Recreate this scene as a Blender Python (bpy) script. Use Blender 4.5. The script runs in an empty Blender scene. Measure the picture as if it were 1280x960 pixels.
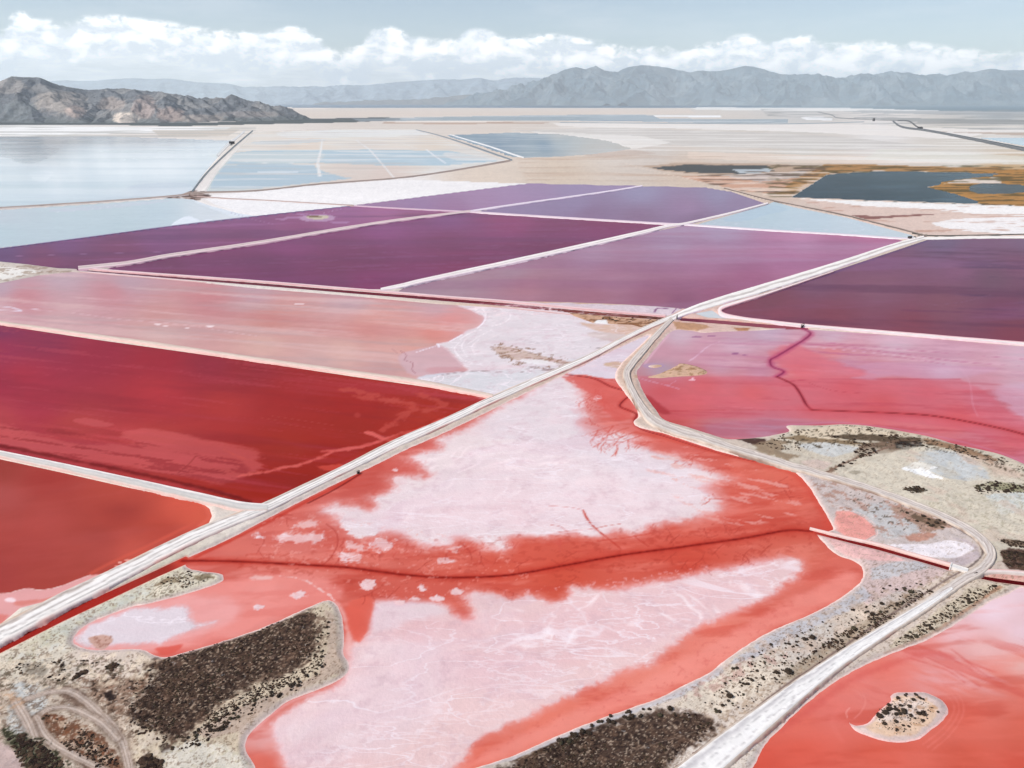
import bpy, math, random
import numpy as np
from math import radians as R
random.seed(7); rng = np.random.default_rng(7)
sc = bpy.context.scene
COL = sc.collection

# ------------------------------------------------------------ camera, light, exposure
H, F, YH, CX, CY = 120.0, 950.0, 128.0, 640.0, 480.0      # height (m), focal length and horizon row (photo px)
PITCH = math.atan((CY - YH) / F); SP, CP = math.sin(PITCH), math.cos(PITCH)
cam = bpy.data.cameras.new('camera'); camo = bpy.data.objects.new('camera', cam); COL.objects.link(camo)
cam.sensor_fit = 'HORIZONTAL'; cam.sensor_width = 36; cam.lens = 36 * F / 1280
cam.clip_start = 1; cam.clip_end = 120000
camo.location = (0, 0, H); camo.rotation_euler = (R(90) - PITCH, 0, 0)
sc.camera = camo
vs = sc.view_settings; vs.view_transform = 'Standard'; vs.look = 'None'; vs.exposure = 0.09; vs.gamma = 1
sc.render.engine = 'CYCLES'
cy = sc.cycles
cy.use_denoising = True
cy.max_bounces = 6; cy.diffuse_bounces = 2; cy.glossy_bounces = 2; cy.volume_bounces = 4; cy.transparent_max_bounces = 4

SUN_EL, SUN_DIR = 42.0, (-0.95, -0.28)       # the sun stands to the left and a little behind the camera
az = math.atan2(SUN_DIR[0], SUN_DIR[1])
sd = bpy.data.lights.new('sun', 'SUN'); sd.energy = 3.55; sd.angle = R(0.5); sd.color = (1.0, 0.955, 0.90)
so = bpy.data.objects.new('sun', sd); COL.objects.link(so)
so.location = (-200, -100, 400)
so.rotation_euler = (R(90 - SUN_EL), 0, -az + math.pi) 
# a sun points along its local -Z; towards -dir
import mathutils
ce = math.cos(R(SUN_EL)); n = math.hypot(*SUN_DIR)
dvec = mathutils.Vector((SUN_DIR[0] / n * ce, SUN_DIR[1] / n * ce, math.sin(R(SUN_EL))))
so.rotation_euler = dvec.to_track_quat('Z', 'Y').to_euler()

def lin(c):
    c = np.asarray(c, dtype=np.float64) / 255.0
    return np.where(c <= 0.04045, c / 12.92, ((c + 0.055) / 1.055) ** 2.4)
def L4(c): return (*[float(v) for v in lin(c)], 1.0)

class NT:
    def __init__(s, tree): s.t = tree; s.n = tree.nodes; s.l = tree.links; s.n.clear()
    def new(s, typ, **kw):
        o = s.n.new(typ)
        for k, v in kw.items(): setattr(o, k, v)
        return o
    def put(s, sock, v):
        if v is None: return
        if hasattr(v, 'is_output'): s.l.new(v, sock)
        else: sock.default_value = v
    def m(s, op, a, b=None, c=None, clamp=False):
        o = s.new('ShaderNodeMath', operation=op, use_clamp=clamp)
        for i, v in enumerate((a, b, c)):
            if v is not None: s.put(o.inputs[i], v)
        return o.outputs[0]
    def vm(s, op, a, b=None):
        o = s.new('ShaderNodeVectorMath', operation=op); s.put(o.inputs[0], a)
        if b is not None: s.put(o.inputs[1], b)
        return o.outputs[0]
    def mix(s, f, a, b, mode='MIX'):
        o = s.new('ShaderNodeMix', data_type='RGBA', blend_type=mode)
        s.put(o.inputs[0], f); s.put(o.inputs[6], a); s.put(o.inputs[7], b); return o.outputs[2]
    def rng(s, v, a, b, c=0.0, d=1.0, smooth=True):
        o = s.new('ShaderNodeMapRange', interpolation_type='SMOOTHSTEP' if smooth else 'LINEAR')
        for i, k in enumerate((v, a, b, c, d)): s.put(o.inputs[i], k)
        return o.outputs[0]
    def noise(s, vec, scale, detail=6, rough=0.55, dist=0.0, dim='3D'):
        o = s.new('ShaderNodeTexNoise', noise_dimensions=dim)
        s.put(o.inputs['Vector'], vec); o.inputs['Scale'].default_value = scale
        o.inputs['Detail'].default_value = detail; o.inputs['Roughness'].default_value = rough
        o.inputs['Distortion'].default_value = dist
        return o.outputs[0]
    def xyz(s, x=0.0, y=0.0, z=0.0):
        o = s.new('ShaderNodeCombineXYZ'); s.put(o.inputs[0], x); s.put(o.inputs[1], y); s.put(o.inputs[2], z); return o.outputs[0]
    def sep(s, v):
        o = s.new('ShaderNodeSeparateXYZ'); s.put(o.inputs[0], v); return o.outputs

# ------------------------------------------------------------ sky
w = bpy.data.worlds.new('World'); sc.world = w; w.use_nodes = True
t = NT(w.node_tree)
sky = t.new('ShaderNodeTexSky', sky_type='NISHITA'); sky.sun_disc = False
sky.sun_elevation = R(SUN_EL); sky.sun_rotation = az; sky.altitude = 1300; sky.air_density = 1.0; sky.dust_density = 1.5
geo = t.new('ShaderNodeTexCoord'); dx, dy, dz = t.sep(geo.outputs['Generated'])
azn = t.m('ARCTAN2', dx, dy); el = t.m('ARCSINE', dz)
# tops of the cumulus bank by bearing
tops = [(-60, 42), (0, 40), (25, 14), (45, 25), (100, 21), (130, 19), (200, 27), (280, 38), (330, 41), (370, 33), (400, 46), (430, 60), (450, 52),
        (480, 33), (520, 47), (560, 50), (595, 37), (640, 46), (690, 43), (740, 51), (800, 56), (850, 57), (900, 51), (930, 44), (960, 52),
        (1005, 45), (1050, 55), (1100, 52), (1200, 60), (1280, 64), (1340, 60)]
def px_dir(x, y):
    v, u = (y - CY) / F, (x - CX) / F
    d = np.array([u, CP - SP * v, -(SP + CP * v)]); d /= np.linalg.norm(d)
    return math.atan2(d[0], d[1]), math.asin(d[2])
fc = t.new('ShaderNodeFloatCurve'); cv = fc.mapping.curves[0]
AZ0, AZ1, EM = -0.7, 0.7, 0.16
pts = [px_dir(*p) for p in tops]
cv.points[0].location = (0, pts[0][1] / EM); cv.points[1].location = (1, pts[-1][1] / EM)
for a_, e_ in pts: cv.points.new((a_ - AZ0) / (AZ1 - AZ0), e_ / EM)
fc.mapping.update()
t.put(fc.inputs['Value'], t.rng(azn, AZ0, AZ1, smooth=False))
top = t.m('MULTIPLY', fc.outputs[0], EM)
cvec = t.xyz(azn, t.m('MULTIPLY', el, 1.6), 0.3)
n1 = t.noise(cvec, 22, 10, 0.6, 0.15); n2 = t.noise(t.vm('ADD', cvec, (0.006, -0.012, 0)), 22, 6, 0.58, 0.15)
nb = t.noise(cvec, 62, 9, 0.62, 0.3); n0 = t.noise(cvec, 7, 3, 0.5)
over = t.m('SUBTRACT', top, el)                                   # >0 below the tops
thick = t.m('MINIMUM', t.m('MULTIPLY', over, 1.5), 0.022)
thin = t.m('MULTIPLY', t.rng(over, 0.024, 0.070), -0.046)         # the bank thins out downwards
fadex = t.m('MULTIPLY', t.rng(azn, 0.05, 0.5), -0.006)            # and to the right
dens = t.m('ADD', t.m('ADD', thick, thin), t.m('ADD', fadex, t.m('MULTIPLY', t.m('SUBTRACT', n1, 0.44), 0.085)))
dens = t.m('ADD', dens, t.m('ADD', t.m('MULTIPLY', t.m('SUBTRACT', nb, 0.5), 0.040), t.m('MULTIPLY', t.m('SUBTRACT', n0, 0.5), 0.05)))
mask = t.m('MULTIPLY', t.rng(dens, -0.002, 0.016), t.rng(over, -0.004, 0.003))
lit = t.m('ADD', t.m('MULTIPLY', t.m('SUBTRACT', n1, n2), 4.0), 0.58)
lit = t.m('ADD', lit, t.m('MULTIPLY', t.m('SUBTRACT', nb, 0.5), 1.2))
lit = t.m('ADD', lit, t.m('MULTIPLY', t.rng(dens, 0.0, 0.05), 0.18))
lit = t.m('SUBTRACT', lit, t.m('MULTIPLY', t.rng(over, 0.012, 0.045), 0.48), clamp=True)
lit = t.rng(lit, 0.22, 1.0, smooth=False)
ccol = t.mix(lit, (0.80, 0.89, 0.97, 1), (1.44, 1.43, 1.42, 1))
# layered veil behind and below the bank, streaked towards the horizon
sv = t.noise(t.xyz(azn, t.m('MULTIPLY', el, 7.0), 0), 13, 7, 0.62)
veil = t.m('MULTIPLY', t.rng(over, -0.002, 0.030), t.rng(sv, 0.30, 0.66, 0.55, 1.0))
vcol = t.mix(t.rng(sv, 0.40, 0.72), (0.95, 1.02, 1.08, 1), (1.27, 1.29, 1.30, 1))
# a few streaky cirrus veils higher up
ci = t.noise(t.xyz(azn, t.m('MULTIPLY', el, 5.0), 2.0), 4, 5, 0.6)
cirm = t.m('MULTIPLY', t.rng(ci, 0.45, 0.75, 0, 0.25), t.rng(dz, 0.02, 0.10))
hs = t.new('ShaderNodeHueSaturation'); t.put(hs.inputs['Color'], sky.outputs[0]); hs.inputs['Saturation'].default_value = 0.92
bg1 = t.new('ShaderNodeBackground'); t.put(bg1.inputs[0], hs.outputs[0]); bg1.inputs[1].default_value = 0.113
bg4 = t.new('ShaderNodeBackground'); t.put(bg4.inputs[0], vcol)
bg2 = t.new('ShaderNodeBackground'); t.put(bg2.inputs[0], ccol); bg2.inputs[1].default_value = 1.0
bg3 = t.new('ShaderNodeBackground'); bg3.inputs[0].default_value = (0.9, 0.93, 0.97, 1)
m1 = t.new('ShaderNodeMixShader'); t.put(m1.inputs[0], cirm); t.l.new(bg1.outputs[0], m1.inputs[1]); t.l.new(bg3.outputs[0], m1.inputs[2])
m3 = t.new('ShaderNodeMixShader'); t.put(m3.inputs[0], veil); t.l.new(m1.outputs[0], m3.inputs[1]); t.l.new(bg4.outputs[0], m3.inputs[2])
m2 = t.new('ShaderNodeMixShader'); t.put(m2.inputs[0], mask); t.l.new(m3.outputs[0], m2.inputs[1]); t.l.new(bg2.outputs[0], m2.inputs[2])
wo = t.new('ShaderNodeOutputWorld'); t.l.new(m2.outputs[0], wo.inputs[0])

# ------------------------------------------------------------ photo pixel -> point on the ground
def P(x, y):
    x = np.asarray(x, dtype=np.float64); y = np.asarray(y, dtype=np.float64)
    u, v = (x - CX) / F, (y - CY) / F
    k = H / (SP + CP * v)
    return k * u, k * (CP - SP * v)
def PD(x, y, Yw):                     # the point of that ray at world distance Yw: (X, Z)
    u, v = (x - CX) / F, (y - CY) / F
    k = Yw / (CP - SP * v)
    return k * u, H - k * (SP + CP * v)
def to_px(X, Y, Z=0.0):
    c = Y * CP - (Z - H) * SP; d = Y * SP * 1.0 + (Z - H) * CP
    return CX + F * X / c, CY - F * d / c
def mpp(y): return 1.0 / (F * CP / H / F * 1.0 * (np.asarray(y) - YH))    # metres per photo pixel across, at image row y

# ------------------------------------------------------------ noise
def _hash(ix, iy, seed):
    h = (ix.astype(np.uint32) * np.uint32(374761393) + iy.astype(np.uint32) * np.uint32(668265263) + np.uint32((seed * 2246822519) & 0xffffffff))
    h = (h ^ (h >> np.uint32(13))) * np.uint32(1274126177)
    h = h ^ (h >> np.uint32(16))
    return (h & np.uint32(0xffffff)).astype(np.float32) / np.float32(0xffffff)
def vnoise(x, y, seed=0):
    xf = np.floor(x); yf = np.floor(y)
    ix = xf.astype(np.int64); iy = yf.astype(np.int64)
    fx = (x - xf).astype(np.float32); fy = (y - yf).astype(np.float32)
    u = fx * fx * (3 - 2 * fx); v = fy * fy * (3 - 2 * fy)
    a = _hash(ix, iy, seed); b = _hash(ix + 1, iy, seed); c = _hash(ix, iy + 1, seed); d = _hash(ix + 1, iy + 1, seed)
    return (a + (b - a) * u) + ((c + (d - c) * u) - (a + (b - a) * u)) * v
def fbm(x, y, oct=5, gain=0.55, seed=0):     # about -1..1
    s = 0; a = 1.0; t_ = 0
    for i in range(oct):
        s = s + a * (vnoise(x, y, seed + i * 17) * 2 - 1); t_ += a
        x, y = (0.8 * x - 0.6 * y) * 2.03 + 11.3, (0.6 * x + 0.8 * y) * 2.03 - 7.1
        a *= gain
    return s / t_ * 1.5
def ridged(x, y, oct=5, gain=0.55, seed=0):  # 0..1, peaks at thin lines
    s = 0; a = 1.0; t_ = 0
    for i in range(oct):
        s = s + a * (1 - np.abs(vnoise(x, y, seed + i * 31) * 2 - 1)); t_ += a
        x, y = (0.8 * x - 0.6 * y) * 2.03 + 5.3, (0.6 * x + 0.8 * y) * 2.03 - 3.1
        a *= gain
    return s / t_
def sstep(x, a, b):
    q = np.clip((x - a) / (b - a), 0, 1); return q * q * (3 - 2 * q)

# ------------------------------------------------------------ curves and distances
def smooth(pts, closed=False, n=4):
    p = np.array(pts, dtype=np.float64)
    if len(p) < 3: return p
    q = np.vstack([p[-1], p, p[0], p[1]]) if closed else np.vstack([2 * p[0] - p[1], p, 2 * p[-1] - p[-2]])
    out = []
    m_ = len(p) if closed else len(p) - 1
    for i in range(m_):
        p0, p1, p2, p3 = q[i], q[i + 1], q[i + 2], q[i + 3]
        for k in range(n):
            s = k / n
            out.append(0.5 * (2 * p1 + (p2 - p0) * s + (2 * p0 - 5 * p1 + 4 * p2 - p3) * s * s + (3 * p1 - p0 - 3 * p2 + p3) * s ** 3))
    if not closed: out.append(p[-1])
    return np.array(out)
def seg_dist(X, Y, a, b):
    ax, ay = a; bx, by = b
    dx_, dy_ = bx - ax, by - ay; l2 = dx_ * dx_ + dy_ * dy_ + 1e-12
    s = np.clip(((X - ax) * dx_ + (Y - ay) * dy_) / l2, 0, 1)
    return (X - ax - s * dx_) ** 2 + (Y - ay - s * dy_) ** 2, s
def sdf_poly(X, Y, W):               # metres, positive inside
    d = np.full(X.shape, 1e18); ins = np.zeros(X.shape, dtype=bool)
    m_ = len(W)
    for i in range(m_):
        a, b = W[i], W[(i + 1) % m_]
        d = np.minimum(d, seg_dist(X, Y, a, b)[0])
        if a[1] != b[1]:
            c = (a[1] > Y) != (b[1] > Y)
            ins ^= c & (X < (b[0] - a[0]) * (Y - a[1]) / (b[1] - a[1]) + a[0])
    d = np.sqrt(d)
    return np.where(ins, d, -d)
def sdf_line(X, Y, W):
    d = np.full(X.shape, 1e18); tt = np.zeros(X.shape)
    m_ = len(W) - 1
    for i in range(m_):
        q, s = seg_dist(X, Y, W[i], W[i + 1])
        b = q < d; d = np.where(b, q, d); tt = np.where(b, (i + s) / m_, tt)
    return np.sqrt(d), tt

# ------------------------------------------------------------ the survey lattice: denser near the viewer, like any terrain LOD
cols = np.arange(-90, 1371, 1.5)
rows = np.concatenate([np.arange(130.3, 200, 0.8), np.arange(200, 1012, 1.25)])
NC, NR = len(cols), len(rows)
GX, GY = np.meshgrid(cols, rows)                 # photo px
WX, WY = P(GX, GY)                               # metres
MPP = 1.0 / (CP / H * (GY - YH) * 1.0)           # metres across one photo px
LC = np.zeros((NR, NC, 3), np.float32); PC = np.zeros((NR, NC, 3), np.float32)     # pigments, land and brine
WET = np.zeros((NR, NC), np.float32); CRU = np.zeros((NR, NC), np.float32)
TGT = {'L': LC, 'P': PC}

def win(x0, y0, x1, y1):
    c0, c1 = np.searchsorted(cols, [x0, x1]); r0, r1 = np.searchsorted(rows, [y0, y1])
    return slice(max(r0 - 1, 0), min(r1 + 1, NR)), slice(max(c0 - 1, 0), min(c1 + 1, NC))
def blend(T, S, a, col):
    a = a[..., None].astype(np.float32)
    for k in T:
        A = TGT[k]; A[S] = A[S] * (1 - a) + np.asarray(col, np.float32) * a
SEED = [100]
def field(pts, line=False, pad=10, amp=0, nsc=12, oct=5, smo=True, gain=0.6, stretch=None):
    """signed distance in local pixels (metres / metres-per-pixel), edges roughened by world-space noise"""
    SEED[0] += 1
    p = smooth(pts, not line) if smo else np.array(pts, float)
    pad = pad + amp * 1.6
    S = win(p[:, 0].min() - pad, p[:, 1].min() - pad, p[:, 0].max() + pad, p[:, 1].max() + pad)
    X, Y = WX[S], WY[S]
    Wp = np.stack(P(p[:, 0], np.maximum(p[:, 1], 129.0)), 1)
    tt = None
    if line: d, tt = sdf_line(X, Y, Wp)
    else: d = sdf_poly(X, Y, Wp)
    d = d / MPP[S]
    if amp:
        yc = p[:, 1].mean(); s = nsc / (CP / H * (yc - YH))
        if stretch:                       # (angle deg of the long axis in the world, ratio)
            an, ra = R(stretch[0]), stretch[1]
            u = (X * math.cos(an) + Y * math.sin(an)) / ra; v = -X * math.sin(an) + Y * math.cos(an)
        else: u, v = X, Y
        d = d + amp * fbm(u / s, v / s, oct, gain, SEED[0])
    return S, d, tt
def poly(T, pts, col, a=1.0, soft=1.0, amp=0, nsc=12, wet=None, cru=None, **k):
    S, d, _ = field(pts, amp=amp, nsc=nsc, pad=8 + soft, **k)
    m_ = sstep(d, -soft, soft) * a
    blend(T, S, m_, col)
    if wet is not None: WET[S] += (wet - WET[S]) * m_
    if cru is not None: CRU[S] += (cru - CRU[S]) * m_
    return S, m_
def line(T, pts, col, w=2.0, a=1.0, soft=0.8, amp=0, nsc=8, w2=None, cru=None, wet=None, **k):
    S, d, tt = field(pts, line=True, pad=w * 2 + 6 + soft, amp=0, **k)
    if amp:                               # wobble of the width
        SEED[0] += 1; yc = np.mean([q[1] for q in pts]); s = nsc / (CP / H * (yc - YH))
        d = d + amp * fbm(WX[S] / s, WY[S] / s, 4, 0.6, SEED[0])
    ww = w / 2 if w2 is None else (w + (w2 - w) * tt) / 2
    m_ = sstep(ww - d, -soft, soft) * a
    blend(T, S, m_, col)
    if cru is not None: CRU[S] += (cru - CRU[S]) * m_
    if wet is not None: WET[S] += (wet - WET[S]) * m_
def idw(T, box, pts, p=2.6, ys=1.6):      # pigment varying smoothly between surveyed spots
    S = win(*box); x, y = GX[S], GY[S] * ys
    num = np.zeros(x.shape + (3,)); den = np.zeros(x.shape)
    for q in pts:
        wgt = 1.0 / (((x - q[0]) ** 2 + (y - q[1] * ys) ** 2 + 60.0) ** (p / 2))
        num += wgt[..., None] * np.array(q[2:5], float); den += wgt
    return S, (num / den[..., None]).astype(np.float32)
def crustpoly(pts, col, W=10, nsc=14, amp=0.8, wet=0.05, rimcol=(232, 158, 150), seedk=0):
    """a salt crust that thins out towards its rim: film, slush, then the solid sheet (thickness = distance from the rim + noise)"""
    S, d, _ = field(pts, pad=W * 2.2 + 8)
    SEED[0] += 3; yc = np.mean([q[1] for q in pts]); sc_ = 1.0 / (CP / H * (yc - YH))
    X, Y = WX[S], WY[S]
    qx = X + 5 * sc_ * fbm(X / (nsc * sc_), Y / (nsc * sc_), 3, 0.5, SEED[0]); qy = Y + 5 * sc_ * fbm(X / (nsc * sc_), Y / (nsc * sc_), 3, 0.5, SEED[0] + 1)
    n1 = fbm(qx / (nsc * 1.7 * sc_), qy / (nsc * 1.7 * sc_), 7, 0.66, SEED[0] + 2); n2 = fbm(qx / (nsc * 0.35 * sc_), qy / (nsc * 0.35 * sc_), 5, 0.7, SEED[0] + 5)
    rg = ridged(qx / (nsc * 1.1 * sc_), qy / (nsc * 1.1 * sc_), 4, 0.6, SEED[0] + 9)
    h = d / W + amp * n1 + 0.28 * amp * n2 - 1.6 * amp * np.maximum(rg - 0.72, 0)
    blend('P', S, sstep(h, -1.5, 0.3) * 0.42, rimcol)
    blend('P', S, sstep(h, -0.6, 0.8) * 0.6, tuple(np.array(col) * 0.72 + np.array(rimcol) * 0.28))
    m_ = sstep(h, -0.05, 1.15)
    blend('P', S, m_ * 0.95, col)
    CRU[S] += (1 - CRU[S]) * m_; WET[S] += (wet - WET[S]) * m_
def speck(T, pts, col, thr=0.3, soft=0.12, nsc=5, a=1.0, oct=4, edge=2.0, amp=3, stretch=None, gain=0.6, cru=None, smo=True):
    """patchy pigment inside an outline: threshold of world noise"""
    S, d, _ = field(pts, amp=amp, nsc=14, smo=smo)
    SEED[0] += 1; yc = np.mean([q[1] for q in pts]); s = nsc / (CP / H * (yc - YH))
    X, Y = WX[S], WY[S]
    if stretch:
        an, ra = R(stretch[0]), stretch[1]
        X, Y = (X * math.cos(an) + Y * math.sin(an)) / ra, -X * math.sin(an) + Y * math.cos(an)
    n_ = fbm(X / s, Y / s, oct, gain, SEED[0])
    m_ = sstep(n_, thr - soft, thr + soft) * sstep(d, -edge, edge) * a
    blend(T, S, m_, col)
    if cru is not None: CRU[S] += (cru - CRU[S]) * m_
def blobs(T, lst, col, a=1.0, soft=1.5, amp=3, nsc=7, cru=None):
    for x, y, rx, ry in lst:
        pts = [(x + rx * math.cos(q), y + ry * math.sin(q)) for q in np.linspace(0, 2 * math.pi, 9)[:-1]]
        poly(T, pts, col, a, soft, amp, nsc, cru=cru)

# ============================================================ PONDS: outlines of every sheet of brine (photo px)
PONDS = {}
def pond(key, name, pts, smo=False, amp=0.0, holes=()): PONDS[key] = dict(name=name, pts=pts, smo=smo, amp=amp, holes=holes)
pond('A', 'evaporation_pond', [(-95, 172), (0, 171), (150, 171), (292, 176), (284, 184), (272, 197), (255, 217), (240, 238), (222, 244.5), (120, 251.5), (0, 259), (-95, 265)])
pond('O', 'evaporation_pond', [(-95, 268), (0, 262.5), (120, 255), (215, 248), (240, 249), (262, 257), (300, 267), (320, 270), (220, 281.6), (160, 289.5), (100, 297.5), (0, 310), (-95, 321)])
pond('Pp', 'evaporation_pond', [(258, 238), (272, 215), (300, 184), (318, 165), (420, 162), (520, 162), (548, 172), (634, 201), (560, 213.5), (495, 222.5), (395, 230), (320, 238), (262, 241)])
pond('Rb', 'evaporation_pond', [(556, 169), (640, 166), (700, 168), (760, 176), (790, 186), (740, 193), (690, 196), (655, 197), (640, 196), (600, 182)], smo=False, amp=1.0)
pond('pA', 'purple_brine_pond', [(-95, 321.5), (0, 311), (100, 298), (220, 282), (320, 270.4), (440, 257.4), (585, 264.7), (495, 276), (430, 286), (320, 304.5), (215, 319.5), (110, 335), (100, 336.5), (70, 335), (35, 330), (0, 326), (-95, 316)])
PONDS['pA']['pts'] = [(-95, 321.5), (0, 311), (100, 298), (220, 282), (320, 270.4), (440, 257.4), (585, 264.7), (495, 276), (430, 286), (320, 304.5), (215, 319.5), (110, 335), (100, 336.5), (70, 335), (35, 330.5), (0, 327), (-95, 326)]
pond('pB', 'purple_brine_pond', [(440, 257), (640, 231.8), (662, 229.5), (798, 232.5), (640, 256.5), (588, 265)])
pond('pC', 'purple_brine_pond', [(595, 265), (640, 257), (755, 240.5), (803, 233), (880, 234.3), (915, 240), (957, 254.5), (865, 280), (847, 281.5), (740, 274.5), (640, 268.5)])
pond('pD', 'purple_brine_pond', [(133, 336.5), (150, 331.5), (215, 320), (320, 305), (430, 286.5), (495, 276.5), (590, 265.5), (640, 268.7), (740, 274.8), (822, 279.5), (836, 282), (822, 286.5), (800, 291), (640, 327), (540, 348.5), (500, 357.5), (478, 361.5), (440, 361.2), (320, 352), (150, 339.5)])
pond('pE', 'purple_brine_pond', [(497, 364.5), (505, 360), (530, 353.5), (640, 329.5), (800, 293), (857, 281.5), (960, 288.5), (1060, 294.5), (1122, 299), (1130, 301.5), (1122, 305.5), (960, 356.5), (890, 378), (858, 386), (820, 383), (780, 380.5), (710, 377.8), (640, 376.3), (545, 370.3), (500, 366)])
pond('pF', 'evaporation_pond', [(870, 281), (957, 256.5), (968, 252), (992, 259), (1060, 272.5), (1140, 294), (1146, 299), (1125, 297.5), (1060, 293.5), (960, 287.2)])
pond('pG', 'purple_brine_pond', [(1160, 299.5), (1220, 298.5), (1380, 297.5), (1380, 434), (1280, 428), (1120, 415.5), (1010, 406.5), (950, 399.5), (915, 394), (900, 390.5), (898, 386.5), (906, 381.5), (930, 374.5), (1042, 339), (1120, 313)])
pond('pH', 'pale_pink_pond', [(-95, 368), (0, 354), (50, 344), (90, 340), (150, 342.8), (320, 360.5), (440, 370), (545, 380), (640, 385.5), (700, 388.5), (742, 404), (790, 406), (812, 412), (740, 446), (640, 489), (620, 495.5), (571, 485.5), (521, 474), (440, 463), (320, 447.5), (160, 424), (0, 402.5), (-95, 389)])
pond('pI', 'dark_red_pond', [(-95, 394), (0, 406.3), (120, 424.5), (320, 452.5), (440, 470.5), (521, 482), (606, 494.5), (616, 497.5), (613, 501.5), (560, 527), (526, 543), (505, 549.5), (492, 550), (494, 556), (484, 562), (445, 580), (428, 588), (415, 589.5), (398, 598), (365, 614), (335, 628), (318, 631.5), (306, 630), (240, 614.5), (160, 597), (75, 579.5), (0, 563.5), (-95, 545)])
pond('pJ', 'brick_red_pond', [(-95, 556), (0, 574), (80, 591.3), (160, 609.5), (225, 622.5), (252, 628.5), (262, 636), (265, 645), (261, 654), (248, 664), (190, 695.5), (135, 719.5), (87, 742), (52, 753), (25, 760), (12, 771), (-6, 785), (-95, 838)])
pond('can1', 'brine_canal', [(-95, 848), (0, 805.5), (80, 764), (140, 738), (195, 713), (232, 695.5), (240, 699), (232, 705.5), (196, 721.5), (140, 748), (80, 776), (0, 816.5), (-95, 862)])
pond('pK', 'salt_crust_pond', [(236, 697), (280, 677), (320, 656), (385, 622), (445, 592.5), (470, 581), (510, 561), (560, 539), (640, 500), (706, 468), (760, 441), (810, 419), (802, 430), (776, 455), (769, 472), (778, 487), (786, 498), (794, 508), (798, 520), (792, 527), (798, 534), (830, 542), (865, 553), (905, 566), (960, 579.5), (990, 588), (1010, 607), (1027, 634), (1041, 658), (1036, 664), (1020, 666), (1032, 681), (1047, 694), (1066, 701), (1078, 711), (1075, 728), (1045, 751), (1010, 769), (960, 791), (907, 824), (890, 839), (860, 854), (820, 874), (780, 888), (710, 914), (640, 945), (560, 972), (480, 1012), (342, 1012), (333, 985), (318, 957), (307, 938), (309, 922), (318, 911), (340, 892), (360, 877), (390, 865), (420, 852), (434, 841), (436, 828), (429, 817), (430, 795), (427, 770), (416, 752), (395, 755), (320, 788), (226, 817), (200, 821), (175, 812), (120, 812.5), (97, 807), (92, 798), (110, 780), (160, 760), (182, 755.5), (240, 740.5), (275, 728), (279, 722), (275, 717), (240, 712), (231, 704)], smo=True, amp=0.8)
pond('pL', 'magenta_pink_pond', [(840, 414), (862, 413.5), (880, 416), (905, 414.5), (950, 413), (1000, 411.5), (1120, 419.5), (1280, 433), (1380, 441), (1380, 640), (1330, 606), (1280, 580), (1245, 566.5), (1195, 555.5), (1160, 545.5), (1100, 534.5), (1060, 530.5), (1020, 532), (984, 532), (987, 539), (972, 543), (950, 546.5), (912, 549), (890, 543.5), (860, 534), (831, 525), (820, 513), (807, 495), (800, 480), (796, 466), (803, 455), (820, 435)], smo=True, amp=0.6,
     holes=[[(809, 471.5), (825, 467), (846, 457), (849, 454.5), (858, 455), (873, 459), (884, 464.5), (881, 468), (868, 469.5), (842, 471), (825, 472.5)], [(810, 458), (816, 456), (825, 456), (827, 458), (818, 460)]])
pond('pM', 'coral_red_pond', [(1380, 712), (1280, 734), (1262, 742), (1240, 751), (1219, 764), (1190, 783), (1159, 800), (1130, 811), (1105, 821), (1078, 833), (1051, 848), (1025, 866), (998, 888), (976, 910), (957, 930), (941, 960), (915, 1012), (1380, 1012)], smo=True, amp=0.8,
     holes=[[(1060, 899), (1063, 904), (1072, 907), (1085, 904), (1094, 894), (1104, 884), (1114, 876), (1113, 870), (1120, 866), (1138, 865), (1152, 865), (1166, 869), (1178, 876), (1185, 886), (1184, 894), (1174, 905), (1160, 915), (1148, 924), (1130, 928), (1110, 927), (1090, 922), (1074, 916), (1064, 908)]])
pond('pN', 'slate_blue_pond', [(990, 246.5), (1035, 217.8), (1095, 214.5), (1180, 215), (1248, 217.5), (1240, 220), (1200, 224), (1176, 227.5), (1174, 231), (1158, 234), (1185, 240), (1224, 252), (1222, 254.6), (1060, 249.3)], smo=False, amp=0.8)
pond('pN2', 'slate_blue_pond', [(1212, 232), (1240, 229.5), (1284, 232), (1300, 237), (1270, 241.5), (1235, 242.5), (1214, 239)], smo=True, amp=1.0)
pond('can2', 'brine_canal', [(1016, 663.5), (1060, 674), (1100, 684), (1150, 698.5), (1189, 709.6), (1186, 712.8), (1148, 701.5), (1100, 688), (1058, 677.5), (1015, 666.5)])
pond('can3', 'brine_canal', [(1220, 719), (1245, 722.7), (1280, 727.5), (1380, 738), (1380, 745), (1280, 732), (1245, 727.5), (1220, 722)])
pond('can4', 'brine_canal', [(96, 336.9), (150, 341), (320, 353.6), (440, 363.6), (520, 369.8), (640, 379.6), (740, 389.6), (838, 397), (838, 400.6), (740, 393.4), (640, 383.4), (520, 373.4), (440, 366.8), (320, 356.6), (150, 343), (96, 338.4)])
pond('can5', 'brine_canal', [(850, 397.5), (890, 399.8), (960, 405.6), (1010, 409), (1010, 413), (960, 410), (890, 404), (850, 401)])
pond('tri', 'evaporation_pond', [(868, 392), (890, 388), (900, 394.5), (925, 398.8), (885, 397)])
pond('lk', 'lake', [(330, 129.4), (1010, 129.4), (1000, 133.0), (860, 134.4), (800, 135.0), (420, 135.0), (350, 134.1)])
pond('lk2', 'shallow_lagoon', [(500, 147.5), (590, 145.5), (760, 143.2), (815, 144.0), (825, 148.5), (985, 149.3), (985, 153.6), (870, 153.6), (780, 151.3), (500, 150.3)], amp=0.0)
pond('lk3', 'shallow_lagoon', [(1222, 172), (1380, 172.5), (1380, 187.5), (1280, 182)])
PK = list(PONDS)
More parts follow.
